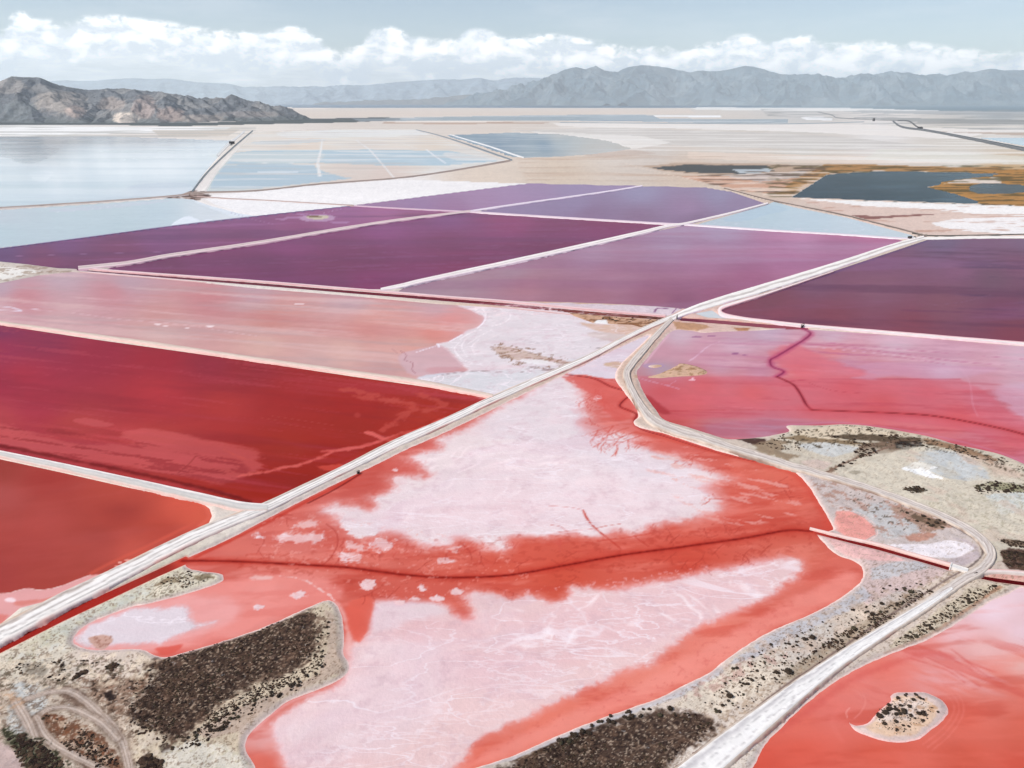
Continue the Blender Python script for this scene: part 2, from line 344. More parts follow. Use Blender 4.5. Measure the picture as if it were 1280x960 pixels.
FP = np.full((NR, NC), -1e9); FID = np.full((NR, NC), -1, dtype=int)     # distance to the nearest shoreline (m), which pond
for i, k in enumerate(PK):
    q = PONDS[k]; pts = smooth(q['pts'], True) if q['smo'] else np.array(q['pts'], float)
    S = win(pts[:, 0].min() - 30, pts[:, 1].min() - 14, pts[:, 0].max() + 30, pts[:, 1].max() + 14)
    X, Y = WX[S], WY[S]
    d = sdf_poly(X, Y, np.stack(P(pts[:, 0], pts[:, 1]), 1))
    for h_ in q['holes']:
        hp = smooth(h_, True); d = np.minimum(d, -sdf_poly(X, Y, np.stack(P(hp[:, 0], hp[:, 1]), 1)))
    if q['amp']:
        s = 9 * MPP[S].mean(); e_ = 5.0 if k in ('pN', 'pN2', 'Rb') else 1.0; d = d + q['amp'] * e_ ** 0.7 * MPP[S] * fbm(X / s / e_, Y / s, 5, 0.6, i)
    b = d > FP[S]; FP[S] = np.where(b, d, FP[S]); FID[S] = np.where(b, i, FID[S])

# ============================================================ PIGMENTS OF THE LAND
S_, c_ = idw('L', (-95, 120, 1380, 1020), [
    (0, 160, 238, 236, 232), (300, 160, 232, 224, 214), (500, 160, 220, 210, 200), (760, 165, 228, 222, 215), (900, 175, 214, 207, 198),
    (1100, 165, 228, 224, 220), (1250, 165, 222, 216, 208), (700, 138, 216, 206, 196), (450, 140, 218, 207, 197), (1000, 142, 205, 202, 198),
    (1250, 140, 165, 172, 174), (820, 187, 210, 201, 192), (1000, 190, 208, 203, 194), (1200, 198, 218, 212, 202), (700, 215, 215, 198, 180),
    (600, 228, 224, 208, 192), (860, 215, 214, 194, 176), (500, 240, 242, 238, 236), (350, 245, 242, 240, 240), (380, 252, 240, 236, 236),
    (1000, 262, 214, 196, 184), (1100, 280, 224, 200, 186), (1250, 270, 240, 236, 234), (1250, 215, 200, 165, 120), (1000, 225, 205, 170, 140),
    (20, 345, 215, 205, 195), (60, 338, 205, 190, 180), (700, 395, 205, 165, 140), (800, 400, 210, 180, 160), (850, 405, 225, 190, 180),
    (1040, 545, 205, 190, 168), (1130, 540, 210, 190, 165), (1200, 575, 208, 198, 180), (1260, 600, 215, 195, 175), (1100, 590, 212, 205, 190),
    (1150, 630, 205, 198, 180), (1240, 640, 208, 203, 184), (1270, 690, 200, 185, 170), (1060, 640, 205, 185, 180), (1100, 660, 200, 190, 188),
    (1150, 690, 205, 190, 190), (1120, 710, 208, 190, 186), (1100, 730, 198, 190, 190), (1170, 735, 222, 205, 190), (1230, 745, 215, 200, 180),
    (1000, 790, 205, 198, 192), (950, 850, 222, 208, 192), (860, 890, 215, 200, 188), (1080, 770, 222, 205, 188), (740, 930, 190, 180, 170),
    (1120, 900, 225, 200, 180), (30, 820, 215, 205, 185), (60, 790, 205, 200, 178), (150, 830, 222, 205, 190), (130, 810, 225, 205, 195),
    (20, 890, 205, 190, 170), (60, 940, 190, 175, 165), (230, 950, 222, 212, 198), (300, 880, 205, 185, 170), (270, 915, 205, 185, 172),
    (410, 800, 205, 190, 170), (230, 735, 215, 208, 185), (150, 760, 205, 200, 180), (300, 650, 225, 215, 205), (100, 720, 235, 225, 218),
    (300, 625, 215, 200, 190), (60, 768, 225, 215, 208), (1020, 600, 205, 188, 182), (880, 940, 225, 215, 205)])
LC[S_] = c_

# --- far flats, bands and bars
B = lambda pts, col, a=1.0, soft=0.5, **k: poly('L', pts, col, a, soft, smo=False, **k)
B([(-95, 129), (1380, 129), (1380, 137), (900, 135), (600, 134), (330, 133), (-95, 133)], (140, 158, 168), 0.9)
B([(850, 130), (1380, 129.5), (1380, 140), (1200, 139), (1050, 136), (860, 134)], (104, 126, 138), 0.95)
B([(1040, 138), (1380, 140), (1380, 146), (1200, 143.5), (1080, 141)], (172, 174, 174), 0.8, amp=0.5, nsc=20)
B([(860, 134), (1060, 135), (1180, 138.5), (1000, 139), (870, 137)], (238, 236, 232), 0.9)
B([(345, 135.4), (600, 135.2), (860, 135.6), (870, 142), (790, 143), (600, 144.5), (430, 146), (380, 148)], (222, 208, 195), 0.9)
B([(352, 134.5), (420, 134.4), (400, 136.5), (375, 136.5)], (240, 225, 212))
B([(-95, 150.5), (0, 151.5), (250, 153.5), (390, 148.5), (480, 146.7), (520, 149), (440, 153.0), (300, 156), (220, 158), (140, 156.2), (-95, 155.8)], (70, 78, 78), 0.95, soft=0.7)
B([(440, 148.4), (640, 146), (760, 145), (760, 149.3), (560, 150.3), (450, 152.0)], (150, 160, 168), 0.75)
B([(480, 152.5), (560, 152.2), (690, 153.0), (680, 154.4), (560, 155.4), (478, 154.6)], (188, 160, 142), 0.85, soft=0.4)
B([(482, 151.8), (560, 151.2), (640, 151.5), (600, 153), (500, 153.2)], (240, 232, 222), 0.9, soft=0.3)
B([(815, 144.3), (900, 144.3), (902, 146.4), (818, 146.2)], (250, 250, 250), 1, soft=0.3)
B([(840, 149.8), (904, 149.6), (905, 152.6), (860, 152.2)], (225, 228, 232), 0.9, soft=0.4)
B([(1000, 146.5), (1025, 145.5), (1040, 148), (1040, 150.5), (1008, 150)], (248, 248, 248), 0.95, soft=0.5)
B([(690, 153.5), (1040, 154.5), (1250, 163), (1200, 174), (1000, 165), (860, 161), (700, 158)], (238, 232, 226), 0.9, soft=1.2, amp=1.0, nsc=40)
B([(0, 158), (290, 159), (280, 163), (200, 166), (0, 169.5), (-95, 169)], (250, 250, 248), 0.9, soft=1.0, amp=0.8, nsc=30)
B([(190, 163), (300, 162), (285, 170), (200, 171)], (205, 195, 182), 0.8, soft=0.8, amp=0.8, nsc=20)
B([(1060, 146.6), (1300, 150), (1300, 156), (1150, 153)], (150, 152, 150), 0.75, soft=0.7, amp=1.2, nsc=14, stretch=(0, 9))
B([(1100, 156), (1380, 158), (1380, 162), (1150, 160)], (222, 216, 206), 0.8, soft=0.6, amp=0.8, nsc=14, stretch=(0, 9))
B([(1170, 164.5), (1380, 167.5), (1380, 171), (1280, 169.5)], (185, 165, 150), 0.8, soft=0.5, amp=0.7, nsc=14, stretch=(0, 9))
B([(1060, 160.5), (1380, 162.5), (1380, 165), (1180, 163.8)], (236, 230, 222), 0.8, soft=0.5)
speck('L', [(950, 136), (1380, 138), (1380, 170), (1100, 156), (960, 145)], (140, 140, 138), 0.3, 0.2, 10, 0.6, edge=1, amp=0, stretch=(0, 14), smo=False)
speck('L', [(-95, 156), (320, 158), (320, 172), (-95, 172)], (186, 184, 178), 0.15, 0.2, 16, 0.7, edge=1, amp=0, stretch=(0, 12), smo=False)
# playa in the middle distance
B([(640, 163), (760, 160), (860, 163), (960, 166), (1060, 172), (1180, 184), (1060, 188), (860, 183), (740, 172)], (206, 201, 195), 0.8, soft=3, amp=3, nsc=50, stretch=(0, 5))
B([(660, 164), (800, 170), (840, 178), (800, 186), (760, 186), (740, 178)], (236, 232, 226), 0.75, soft=2.0, amp=4, nsc=40, stretch=(-20, 4))
B([(740, 175), (790, 187), (820, 192), (760, 197), (730, 195)], (192, 170, 156), 0.5, soft=3, amp=4, nsc=40, stretch=(0, 5))
B([(860, 190), (1060, 195), (1260, 200), (1260, 205), (1000, 204), (860, 198)], (232, 214, 198), 0.7, soft=2, amp=1.5, nsc=30, stretch=(0, 8))
B([(1100, 186), (1290, 196), (1290, 206), (1180, 203), (1080, 199)], (222, 220, 208), 0.7, soft=2, amp=2, nsc=30, stretch=(0, 8))
speck('L', [(640, 190), (960, 195), (900, 228), (660, 228)], (190, 160, 138), 0.35, 0.3, 26, 0.55, edge=3, stretch=(0, 7), smo=False)
speck('L', [(640, 156), (1300, 160), (1300, 208), (640, 196)], (242, 240, 236), 0.25, 0.3, 30, 0.6, edge=3, stretch=(-6, 9), smo=False)
line('L', [(783, 205), (810, 213), (860, 224), (900, 234), (960, 252)], (232, 214, 198), 1.6, 0.8, 0.6)
# salt triangle between the dikes
B([(325, 240), (400, 232), (495, 225), (560, 226.5), (658, 230), (560, 243), (440, 256), (380, 253), (250, 246)], (246, 243, 242), 1, soft=0.8, amp=0.6)
B([(256, 249), (310, 251), (400, 256.5), (436, 257.5), (330, 269.4), (300, 266), (270, 257)], (246, 244, 244), 1, soft=0.8)
# brown and orange marsh round the slate pond
B([(800, 208), (850, 204), (960, 205), (1020, 208), (1010, 217), (960, 221), (880, 219), (830, 214)], (186, 160, 138), 0.8, soft=2, amp=4, nsc=14, stretch=(0, 5))
B([(812, 210), (860, 206), (960, 207), (966, 214), (930, 218), (870, 216), (835, 213)], (78, 82, 82), 0.95, soft=1.2, amp=4.5, nsc=12, stretch=(0, 7))
B([(915, 212), (965, 211), (962, 216), (925, 217)], (196, 205, 210), 0.9, soft=1.0, amp=1.2, nsc=10, stretch=(0, 5))
B([(850, 221), (960, 219), (1000, 224), (985, 244), (930, 240)], (206, 158, 132), 0.85, soft=2, amp=4, nsc=14, stretch=(0, 5))
B([(900, 219), (1010, 214), (1000, 222), (950, 228)], (196, 192, 192), 0.7, soft=2, amp=3, nsc=12, stretch=(0, 5))
B([(1030, 206), (1060, 205), (1150, 208), (1250, 210), (1250, 217), (1180, 215.5), (1095, 213.5), (1040, 217), (1010, 228), (988, 245), (970, 244), (985, 230)], (176, 130, 78), 0.95, soft=1.2, amp=3, nsc=12, stretch=(0, 5))
B([(1225, 213), (1380, 209), (1380, 262), (1227, 256), (1185, 241), (1160, 235), (1172, 229)], (178, 128, 66), 0.95, soft=1.0, amp=2.5, nsc=10, stretch=(0, 5))
B([(1200, 224), (1250, 222), (1252, 229), (1180, 230)], (226, 214, 204), 0.95, soft=0.8, amp=1.0, nsc=10, stretch=(0, 5))
speck('L', [(960, 206), (1300, 207), (1300, 258), (1225, 256), (960, 246)], (84, 74, 40), 0.18, 0.25, 9, 0.75, edge=2, stretch=(0, 5), smo=False)
speck('L', [(830, 203), (1040, 205), (990, 246), (900, 236)], (96, 78, 64), 0.38, 0.15, 9, 0.75, edge=3, stretch=(0, 8), smo=False)
speck('L', [(830, 215), (1040, 215), (1010, 250), (920, 240)], (238, 222, 208), 0.3, 0.2, 12, 0.7, edge=3, stretch=(0, 8), smo=False)
line('L', [(990, 247), (1035, 218)], (170, 178, 182), 1.3, 0.9, 0.5, smo=False)
line('L', [(1035, 216.8), (1095, 213.4), (1180, 214), (1250, 216.5)], (70, 62, 48), 1.1, 0.8, 0.5, smo=False)
line('L', [(1060, 250.5), (1222, 256), (1290, 258.5)], (60, 62, 52), 1.4, 0.85, 0.6, smo=False)
# salt flats on the right below the slate pond
B([(1000, 249), (1060, 251), (1290, 259), (1380, 260), (1380, 296), (1165, 295), (1100, 281), (1040, 266)], (222, 198, 186), 0.9, soft=1.5)
B([(1000, 248.5), (1060, 251), (1230, 257), (1380, 262), (1380, 275), (1220, 268), (1160, 262), (1080, 258)], (246, 243, 240), 1, soft=1.5, amp=4, nsc=14, stretch=(0, 4))
B([(1160, 279), (1200, 274), (1380, 270), (1380, 293), (1250, 292), (1190, 288)], (246, 243, 242), 0.95, soft=1.5, amp=5, nsc=16, stretch=(0, 4))
B([(1060, 269), (1100, 270.5), (1170, 267.5), (1165, 269), (1110, 273), (1085, 275)], (120, 72, 66), 0.8, soft=0.8, amp=1.2, nsc=9, stretch=(0, 4))
speck('L', [(1000, 250), (1300, 262), (1300, 294), (1160, 294), (1040, 268)], (186, 140, 120), 0.42, 0.15, 14, 0.6, edge=2, stretch=(0, 5), smo=False)
line('L', [(915, 238), (957, 250), (1000, 258), (1060, 270.5), (1135, 289), (1175, 297.5)], (120, 105, 95), 1.5, 0.8, 0.6, smo=False)
line('L', [(1148, 295), (1175, 296.5), (1290, 294)], (70, 66, 58), 1.4, 0.9, 0.5, smo=False)
# left bits
B([(-95, 334), (0, 333), (52, 340), (0, 351), (-95, 364)], (240, 236, 230), 1, soft=1.2, amp=1.5, nsc=12)
speck('L', [(-95, 322), (70, 335), (95, 339), (30, 349), (-95, 364)], (150, 125, 105), 0.25, 0.2, 9, 0.6, edge=1.5, smo=False)
B([(610, 377), (720, 380), (835, 384), (852, 387), (835, 397), (740, 389), (640, 380)], (222, 205, 214), 0.95, soft=1)
line('L', [(640, 377.5), (720, 385), (800, 392), (835, 396)], (214, 178, 160), 3, 0.8, 1, smo=False)
line('L', [(818, 391), (823, 386), (846, 387), (862, 383), (880, 380)], (120, 60, 110), 2.2, 0.85, 0.8)
line('L', [(840, 393), (846, 385)], (120, 60, 110), 1.4, 0.8, 0.6)
# brown scrubby strip below the canal
B([(660, 386), (720, 391), (830, 400.5), (826, 406), (800, 413), (760, 410), (742, 406), (715, 397), (690, 390)], (206, 164, 136), 0.95, soft=1.5, amp=2, nsc=10)
speck('L', [(690, 388), (740, 392), (832, 401), (815, 409), (780, 412), (740, 408)], (120, 78, 48), 0.12, 0.25, 6, 0.8, edge=2, stretch=(0, 2.5))
B([(742, 404), (748, 400), (758, 401), (760, 405), (750, 408)], (238, 236, 236), 1, soft=1, amp=0.5)
line('L', [(660, 385.5), (740, 394), (835, 402)], (222, 178, 158), 2.2, 0.7, 0.8, smo=False)
B([(840, 403), (880, 406), (890, 410), (872, 414), (845, 412)], (186, 140, 104), 0.85, soft=1.5, amp=2, nsc=8)
B([(915, 410), (938, 411), (935, 414), (922, 414)], (176, 120, 80), 0.9, soft=1, amp=1, nsc=8)
# knot of banks at the dike corner in the upper left
B([(207, 247), (222, 241), (240, 239), (258, 243), (262, 247), (240, 251), (226, 250)], (172, 152, 142), 0.95, soft=1.5, amp=2, nsc=8)
speck('L', [(205, 247), (240, 238), (265, 244), (240, 252)], (84, 62, 54), 0.1, 0.2, 5, 0.9, edge=1, stretch=(0, 2))
line('L', [(253, 239), (262, 231), (268, 222), (276, 210), (287, 196), (300, 184)], (246, 242, 236), 5, 0.9, 1.4, amp=2, nsc=6, w2=2)
line('L', [(225, 246), (233, 251)], (235, 230, 226), 3, 0.8, 1, smo=False)
line('L', [(292, 173), (281, 182), (272, 195), (258, 200)], (240, 236, 230), 3, 0.8, 1.0, amp=1)
B([(288, 178), (292, 179), (290, 182), (286, 181)], (70, 72, 74), 0.9, soft=0.5)
# --- right bank country between the crust pond, the magenta pond and the road
B([(985, 541), (1060, 532), (1150, 545), (1195, 556), (1245, 568), (1290, 588), (1380, 640), (1380, 720), (1245, 720), (1215, 668), (1100, 612), (1000, 586), (935, 560)], (205, 196, 178), 0.75, soft=3, amp=4, nsc=20)
B([(985, 541), (1060, 533), (1140, 545), (1100, 550), (1010, 551)], (222, 205, 180), 0.9, soft=2, amp=3, nsc=16)
B([(1030, 546), (1080, 544), (1150, 549), (1150, 556), (1090, 553), (1040, 549)], (82, 66, 50), 0.9, soft=1.2, amp=2.6, nsc=7, stretch=(-8, 3))
B([(975, 549), (1000, 545), (1010, 548), (1050, 552), (1100, 556), (1060, 557), (1000, 553)], (120, 96, 66), 0.75, soft=1.2, amp=2.6, nsc=8, stretch=(-5, 3))
B([(917, 549), (930, 547.5), (958, 549.5), (955, 557), (935, 556)], (66, 42, 34), 0.92, soft=1.2, amp=2.0, nsc=6)
B([(940, 557), (965, 550), (985, 553), (975, 566), (1000, 570), (985, 577), (950, 566)], (142, 120, 96), 0.8, soft=2, amp=4, nsc=7)
B([(995, 557), (1020, 554), (1060, 558), (1078, 563), (1055, 570), (1040, 573), (1010, 565)], (205, 206, 204), 0.95, soft=1.5, amp=1.5, nsc=9)
B([(1075, 558), (1120, 550), (1155, 552), (1120, 567), (1080, 580), (1040, 592), (1030, 591), (1062, 575)], (112, 88, 70), 0.85, soft=1.5, amp=3.5, nsc=7)
B([(1118, 556), (1126, 552), (1152, 554), (1152, 560), (1130, 563), (1120, 562)], (48, 44, 40), 0.95, soft=1.2, amp=1.5, nsc=6)
B([(1155, 549), (1200, 558), (1250, 576), (1240, 580), (1190, 563), (1155, 556)], (140, 104, 76), 0.8, soft=1.5, amp=4, nsc=6)
B([(1000, 578), (1020, 575), (1040, 580), (1030, 588), (1008, 584)], (212, 190, 180), 0.8, soft=1.5)
B([(1060, 575), (1120, 565), (1150, 560), (1200, 566), (1235, 590), (1285, 605), (1285, 680), (1230, 665), (1150, 630), (1060, 600), (1042, 592)], (218, 208, 190), 0.85, soft=2.5, amp=3, nsc=20)
B([(1140, 572), (1160, 562), (1195, 566), (1225, 580), (1238, 600), (1210, 602), (1180, 600), (1160, 590)], (196, 200, 202), 0.9, soft=2.5, amp=3, nsc=14)
B([(1127, 588), (1140, 579), (1152, 580), (1170, 586), (1160, 590), (1177, 600), (1165, 600), (1140, 593)], (250, 250, 250), 1.0, soft=0.9, amp=2.0, nsc=7)
B([(1196, 566), (1240, 575), (1280, 595), (1260, 600), (1230, 585), (1210, 582)], (206, 180, 162), 0.6, soft=2, amp=4, nsc=10)
B([(1230, 620), (1290, 615), (1290, 642), (1250, 645)], (208, 214, 214), 0.85, soft=2.5, amp=3, nsc=14)
B([(1215, 608), (1245, 603), (1285, 606), (1285, 618), (1240, 614)], (112, 112, 74), 0.6, soft=2, amp=4, nsc=6)
B([(1128, 612), (1146, 610), (1158, 615), (1148, 618), (1134, 615)], (56, 50, 40), 0.9, soft=1, amp=2.5, nsc=5)
B([(1060, 592), (1068, 588), (1078, 591), (1070, 595)], (96, 84, 66), 0.8, soft=1, amp=2, nsc=5)
speck('L', [(1050, 570), (1160, 560), (1285, 610), (1285, 700), (1200, 660), (1060, 602)], (212, 203, 186), 0.1, 0.3, 30, 0.6, edge=4, oct=6)
speck('L', [(1150, 625), (1285, 622), (1285, 690), (1240, 672)], (158, 150, 124), 0.42, 0.15, 4, 0.4, edge=5, oct=3)
speck('L', [(985, 541), (1060, 532), (1195, 556), (1285, 590), (1285, 606), (1190, 568), (1000, 560)], (70, 58, 42), 0.34, 0.1, 5, 0.75, edge=1.5, oct=4)
speck('L', [(1040, 575), (1150, 552), (1285, 600), (1285, 715), (1050, 605)], (214, 192, 176), 0.42, 0.15, 22, 0.5, edge=3)
# the tongue between crust pond and road
B([(965, 582), (1030, 600), (1100, 618), (1160, 642), (1200, 660), (1222, 685), (1222, 702), (1200, 712), (1100, 683), (1035, 664), (1042, 655), (1020, 615), (990, 588)], (206, 192, 188), 0.9, soft=2, amp=2, nsc=14)
B([(1060, 640), (1100, 630), (1140, 640), (1160, 660), (1140, 672), (1105, 675), (1085, 650)], (198, 196, 196), 0.9, soft=3, amp=4, nsc=12)
B([(1045, 641), (1062, 641), (1080, 648), (1093, 660), (1094, 670), (1080, 677), (1058, 672), (1040, 662)], (236, 160, 150), 0.95, soft=1.4, amp=1, nsc=10)
line('L', [(1045, 640), (1062, 640), (1082, 647), (1095, 660), (1095, 671), (1082, 679)], (244, 212, 206), 1.6, 0.8, 0.8)
B([(1110, 636), (1125, 632), (1160, 645), (1190, 660), (1160, 668), (1135, 652)], (170, 130, 108), 0.75, soft=2, amp=4, nsc=8)
B([(1135, 647), (1145, 644), (1185, 656), (1170, 662)], (92, 74, 56), 0.75, soft=1.2, amp=2.5, nsc=5)
B([(1130, 672), (1150, 668), (1172, 668), (1160, 676), (1136, 678)], (190, 130, 108), 0.75, soft=1.5, amp=2.5, nsc=7)
B([(1108, 682), (1160, 681), (1185, 677), (1205, 680), (1218, 688), (1205, 695), (1190, 700), (1160, 698), (1125, 689)], (240, 232, 236), 0.97, soft=1.2, amp=1.4, nsc=9)
B([(1185, 674), (1205, 676), (1222, 686), (1226, 698), (1205, 708), (1180, 704), (1200, 697), (1220, 690), (1208, 680)], (196, 180, 184), 0.8, soft=1.5)
speck('L', [(1010, 600), (1100, 620), (1190, 655), (1130, 678), (1050, 640)], (176, 132, 116), 0.36, 0.15, 9, 0.7, edge=2)
speck('L', [(1060, 610), (1190, 655), (1130, 665), (1080, 640)], (90, 76, 62), 0.5, 0.08, 4, 0.8, edge=2)
# below the straight canal
B([(1022, 668), (1060, 680), (1110, 692), (1185, 714), (1165, 730), (1110, 745), (1080, 760), (1075, 715), (1048, 694)], (214, 190, 186), 0.95, soft=2, amp=3, nsc=12)
B([(1030, 672), (1060, 680), (1110, 693), (1130, 702), (1090, 703), (1066, 699), (1045, 690)], (238, 184, 180), 0.75, soft=2, amp=3, nsc=9)
B([(1088, 712), (1110, 705), (1150, 703), (1160, 712), (1120, 722), (1090, 726)], (196, 196, 200), 0.85, soft=2, amp=3, nsc=12)
B([(960, 795), (1010, 772), (1047, 754), (1078, 735), (1090, 745), (1060, 765), (1000, 795), (940, 825), (900, 838)], (196, 193, 198), 0.9, soft=2, amp=3, nsc=12)
speck('L', [(900, 840), (960, 796), (1078, 740), (1090, 770), (960, 840)], (206, 180, 162), 0.3, 0.2, 12, 0.55, edge=3)
speck('L', [(1000, 800), (1100, 740), (1150, 730), (1100, 770), (1020, 815)], (216, 194, 176), 0.2, 0.3, 14, 0.55, edge=4)
B([(985, 838), (1035, 806), (1090, 770), (1145, 738), (1150, 745), (1080, 800), (1000, 855), (975, 852)], (150, 132, 108), 0.5, soft=4, amp=4, nsc=10)
speck('L', [(880, 895), (990, 835), (1080, 775), (1180, 715), (1200, 722), (1080, 800), (900, 925)], (176, 150, 126), 0.25, 0.2, 5, 0.6, edge=2)
B([(1165, 770), (1210, 738), (1250, 730), (1255, 742), (1200, 775), (1160, 798), (1100, 820), (1120, 800)], (214, 200, 176), 0.85, soft=2, amp=3, nsc=9)
line('L', [(1250, 735), (1205, 766), (1170, 790), (1130, 808), (1105, 818)], (178, 128, 100), 3.5, 0.75, 1.5, amp=1.5)
speck('L', [(1130, 800), (1250, 733), (1255, 745), (1150, 808)], (110, 92, 70), 0.4, 0.12, 4, 0.7, edge=2)
B([(1230, 712), (1256, 700), (1290, 705), (1290, 722), (1240, 717)], (206, 188, 178), 0.8, soft=1.5)
B([(1250, 690), (1262, 686), (1290, 690), (1300, 716), (1262, 713), (1254, 706)], (84, 60, 50), 0.95, soft=1.5, amp=2, nsc=6)
B([(1246, 675), (1262, 676), (1290, 681), (1290, 687), (1264, 684)], (96, 76, 60), 0.75, soft=1.2, amp=3, nsc=5)
B([(1220, 716), (1250, 716), (1290, 719), (1290, 727), (1245, 722)], (214, 160, 150), 0.9, soft=1.2)
# bottom centre field ground
B([(560, 985), (640, 957), (670, 940), (715, 920), (765, 903), (830, 891), (872, 894), (897, 910), (868, 935), (830, 958), (760, 1012), (560, 1012)], (72, 53, 43), 0.94, soft=7, amp=13, nsc=9)
speck('L', [(640, 960), (715, 922), (830, 893), (890, 908), (830, 960), (760, 1012), (600, 1012)], (40, 28, 24), 0.0, 0.3, 4, 0.7, edge=4, oct=4)
speck('L', [(640, 960), (715, 925), (830, 895), (890, 910), (830, 960), (700, 1012)], (186, 166, 146), 0.46, 0.14, 2.4, 0.8, edge=4, oct=3)
speck('L', [(640, 955), (715, 925), (830, 895), (890, 910), (830, 960), (700, 1012)], (104, 78, 62), 0.3, 0.2, 10, 0.5, edge=4, oct=4)
line('L', [(770, 944), (830, 928), (870, 916)], (150, 132, 118), 1.2, 0.6, 0.6)
B([(600, 960), (700, 918), (780, 892), (860, 857), (900, 832), (905, 842), (870, 866), (800, 890), (720, 918), (640, 952)], (200, 196, 200), 0.9, soft=1.5, amp=1, nsc=8)
B([(870, 860), (910, 842), (960, 825), (975, 850), (900, 895), (870, 890), (840, 885)], (228, 214, 196), 0.85, soft=3, amp=4, nsc=12)
speck('L', [(830, 885), (905, 835), (975, 815), (975, 830), (880, 870)], (186, 146, 136), 0.2, 0.2, 8, 0.6, edge=2)
# --- bottom left country
B([(-95, 830), (0, 822), (90, 806), (100, 812), (60, 830), (-95, 880)], (215, 205, 188), 0.8, soft=3)
B([(60, 790), (100, 768), (160, 745), (190, 738), (150, 760), (100, 785), (70, 802)], (202, 202, 190), 0.6, soft=3, amp=4, nsc=10)
speck('L', [(0, 830), (60, 795), (190, 735), (240, 712), (270, 722), (180, 752), (100, 790), (50, 830)], (192, 184, 152), 0.35, 0.25, 8, 0.5, edge=3, oct=5)
speck('L', [(0, 830), (100, 780), (180, 735), (200, 745), (100, 800), (60, 830)], (212, 216, 214), 0.25, 0.25, 8, 0.4, edge=3, oct=5)
B([(235, 712), (275, 718), (275, 726), (240, 738), (190, 752), (190, 738), (215, 722)], (224, 214, 194), 0.85, soft=2, amp=2, nsc=8)
B([(190, 735), (205, 725), (220, 724), (205, 733)], (112, 92, 66), 0.7, soft=2, amp=3, nsc=5)
B([(212, 729), (218, 723), (224, 727), (218, 732)], (120, 100, 72), 0.6, soft=1.5, amp=2, nsc=5)
B([(240, 721), (262, 718), (268, 724), (250, 727)], (104, 88, 62), 0.65, soft=1.5, amp=3, nsc=5)
speck('L', [(195, 740), (235, 715), (272, 720), (240, 736), (200, 750)], (96, 84, 62), 0.35, 0.1, 3.5, 0.7, edge=2, oct=3)
B([(282, 722), (300, 718), (350, 720), (320, 726), (296, 728)], (232, 190, 180), 0.6, soft=2, amp=2)
B([(170, 850), (190, 828), (265, 804), (320, 788), (392, 762), (408, 756), (420, 778), (422, 810), (430, 825), (424, 845), (380, 862), (330, 885), (300, 910), (300, 960), (200, 980), (150, 940)], (208, 192, 168), 0.95, soft=3, amp=3, nsc=10)
B([(405, 760), (418, 772), (424, 795), (422, 812), (430, 825), (428, 842), (380, 862), (350, 875), (330, 890), (300, 915), (262, 925), (240, 920), (290, 890), (350, 866), (400, 845), (408, 820), (412, 790)], (190, 168, 152), 0.85, soft=2, amp=2, nsc=8)
B([(190, 827), (265, 805), (320, 789), (370, 769), (392, 765), (396, 782), (402, 800), (390, 826), (365, 843), (320, 856), (296, 870), (262, 895), (240, 918), (215, 930), (195, 915), (165, 905), (158, 888), (170, 872), (185, 856)], (72, 53, 43), 0.95, soft=7, amp=14, nsc=9)
speck('L', [(190, 828), (265, 807), (320, 791), (380, 768), (396, 790), (385, 825), (320, 852), (262, 892), (220, 922), (165, 900), (180, 860)], (38, 26, 21), -0.05, 0.3, 4, 0.75, edge=4, oct=4)
speck('L', [(190, 828), (265, 807), (320, 791), (390, 765), (410, 790), (395, 830), (320, 860), (262, 900), (220, 930), (160, 905), (180, 860)], (190, 168, 146), 0.46, 0.14, 2.4, 0.8, edge=2, oct=3)
speck('L', [(170, 840), (320, 792), (400, 765), (405, 820), (320, 855), (240, 915), (160, 905)], (96, 70, 56), 0.3, 0.2, 10, 0.5, edge=4, oct=4)
line('L', [(192, 829), (265, 808), (290, 800)], (150, 112, 96), 3, 0.5, 1)
# tracks and dirt in the lower left corner
B([(0, 858), (60, 850), (110, 858), (150, 885), (170, 930), (160, 1012), (-95, 1012), (-95, 880)], (190, 172, 155), 0.8, soft=4, amp=6, nsc=16)
B([(20, 850), (60, 862), (60, 890), (40, 905), (25, 950), (10, 900)], (196, 202, 204), 0.75, soft=4, amp=5, nsc=12)
B([(50, 893), (70, 895), (100, 905), (130, 925), (155, 958), (150, 975), (110, 960), (75, 930), (55, 910)], (104, 66, 46), 0.9, soft=2, amp=4, nsc=8)
speck('L', [(50, 893), (100, 905), (155, 958), (140, 975), (75, 930)], (196, 172, 150), 0.25, 0.15, 6, 0.85, edge=2, oct=4, stretch=(-50, 2))
speck('L', [(50, 895), (100, 905), (155, 958), (140, 975), (75, 930)], (132, 80, 52), 0.35, 0.2, 7, 0.6, edge=3, oct=4)
B([(65, 862), (95, 860), (110, 872), (118, 888), (95, 884), (78, 874)], (112, 88, 76), 0.8, soft=2, amp=3, nsc=8)
B([(105, 852), (160, 848), (182, 845), (180, 862), (160, 872), (152, 900), (130, 882), (112, 868)], (140, 110, 90), 0.75, soft=3, amp=5, nsc=8)
speck('L', [(100, 850), (185, 843), (160, 900), (115, 870)], (52, 36, 28), 0.3, 0.12, 5, 0.9, edge=3, oct=4)
speck('L', [(100, 850), (185, 840), (160, 900), (115, 870)], (142, 98, 76), 0.4, 0.15, 7, 0.5, edge=3, oct=4)
line('L', [(186, 850), (180, 868), (162, 885), (150, 900), (156, 915)], (216, 194, 174), 5, 0.75, 2.5, amp=3)
speck('L', [(155, 905), (210, 930), (230, 960), (190, 1000), (160, 950)], (216, 200, 182), 0.0, 0.3, 7, 0.8, edge=3)
B([(172, 955), (185, 945), (205, 955), (195, 975), (176, 970)], (34, 26, 22), 0.9, soft=1.5, amp=3, nsc=5)
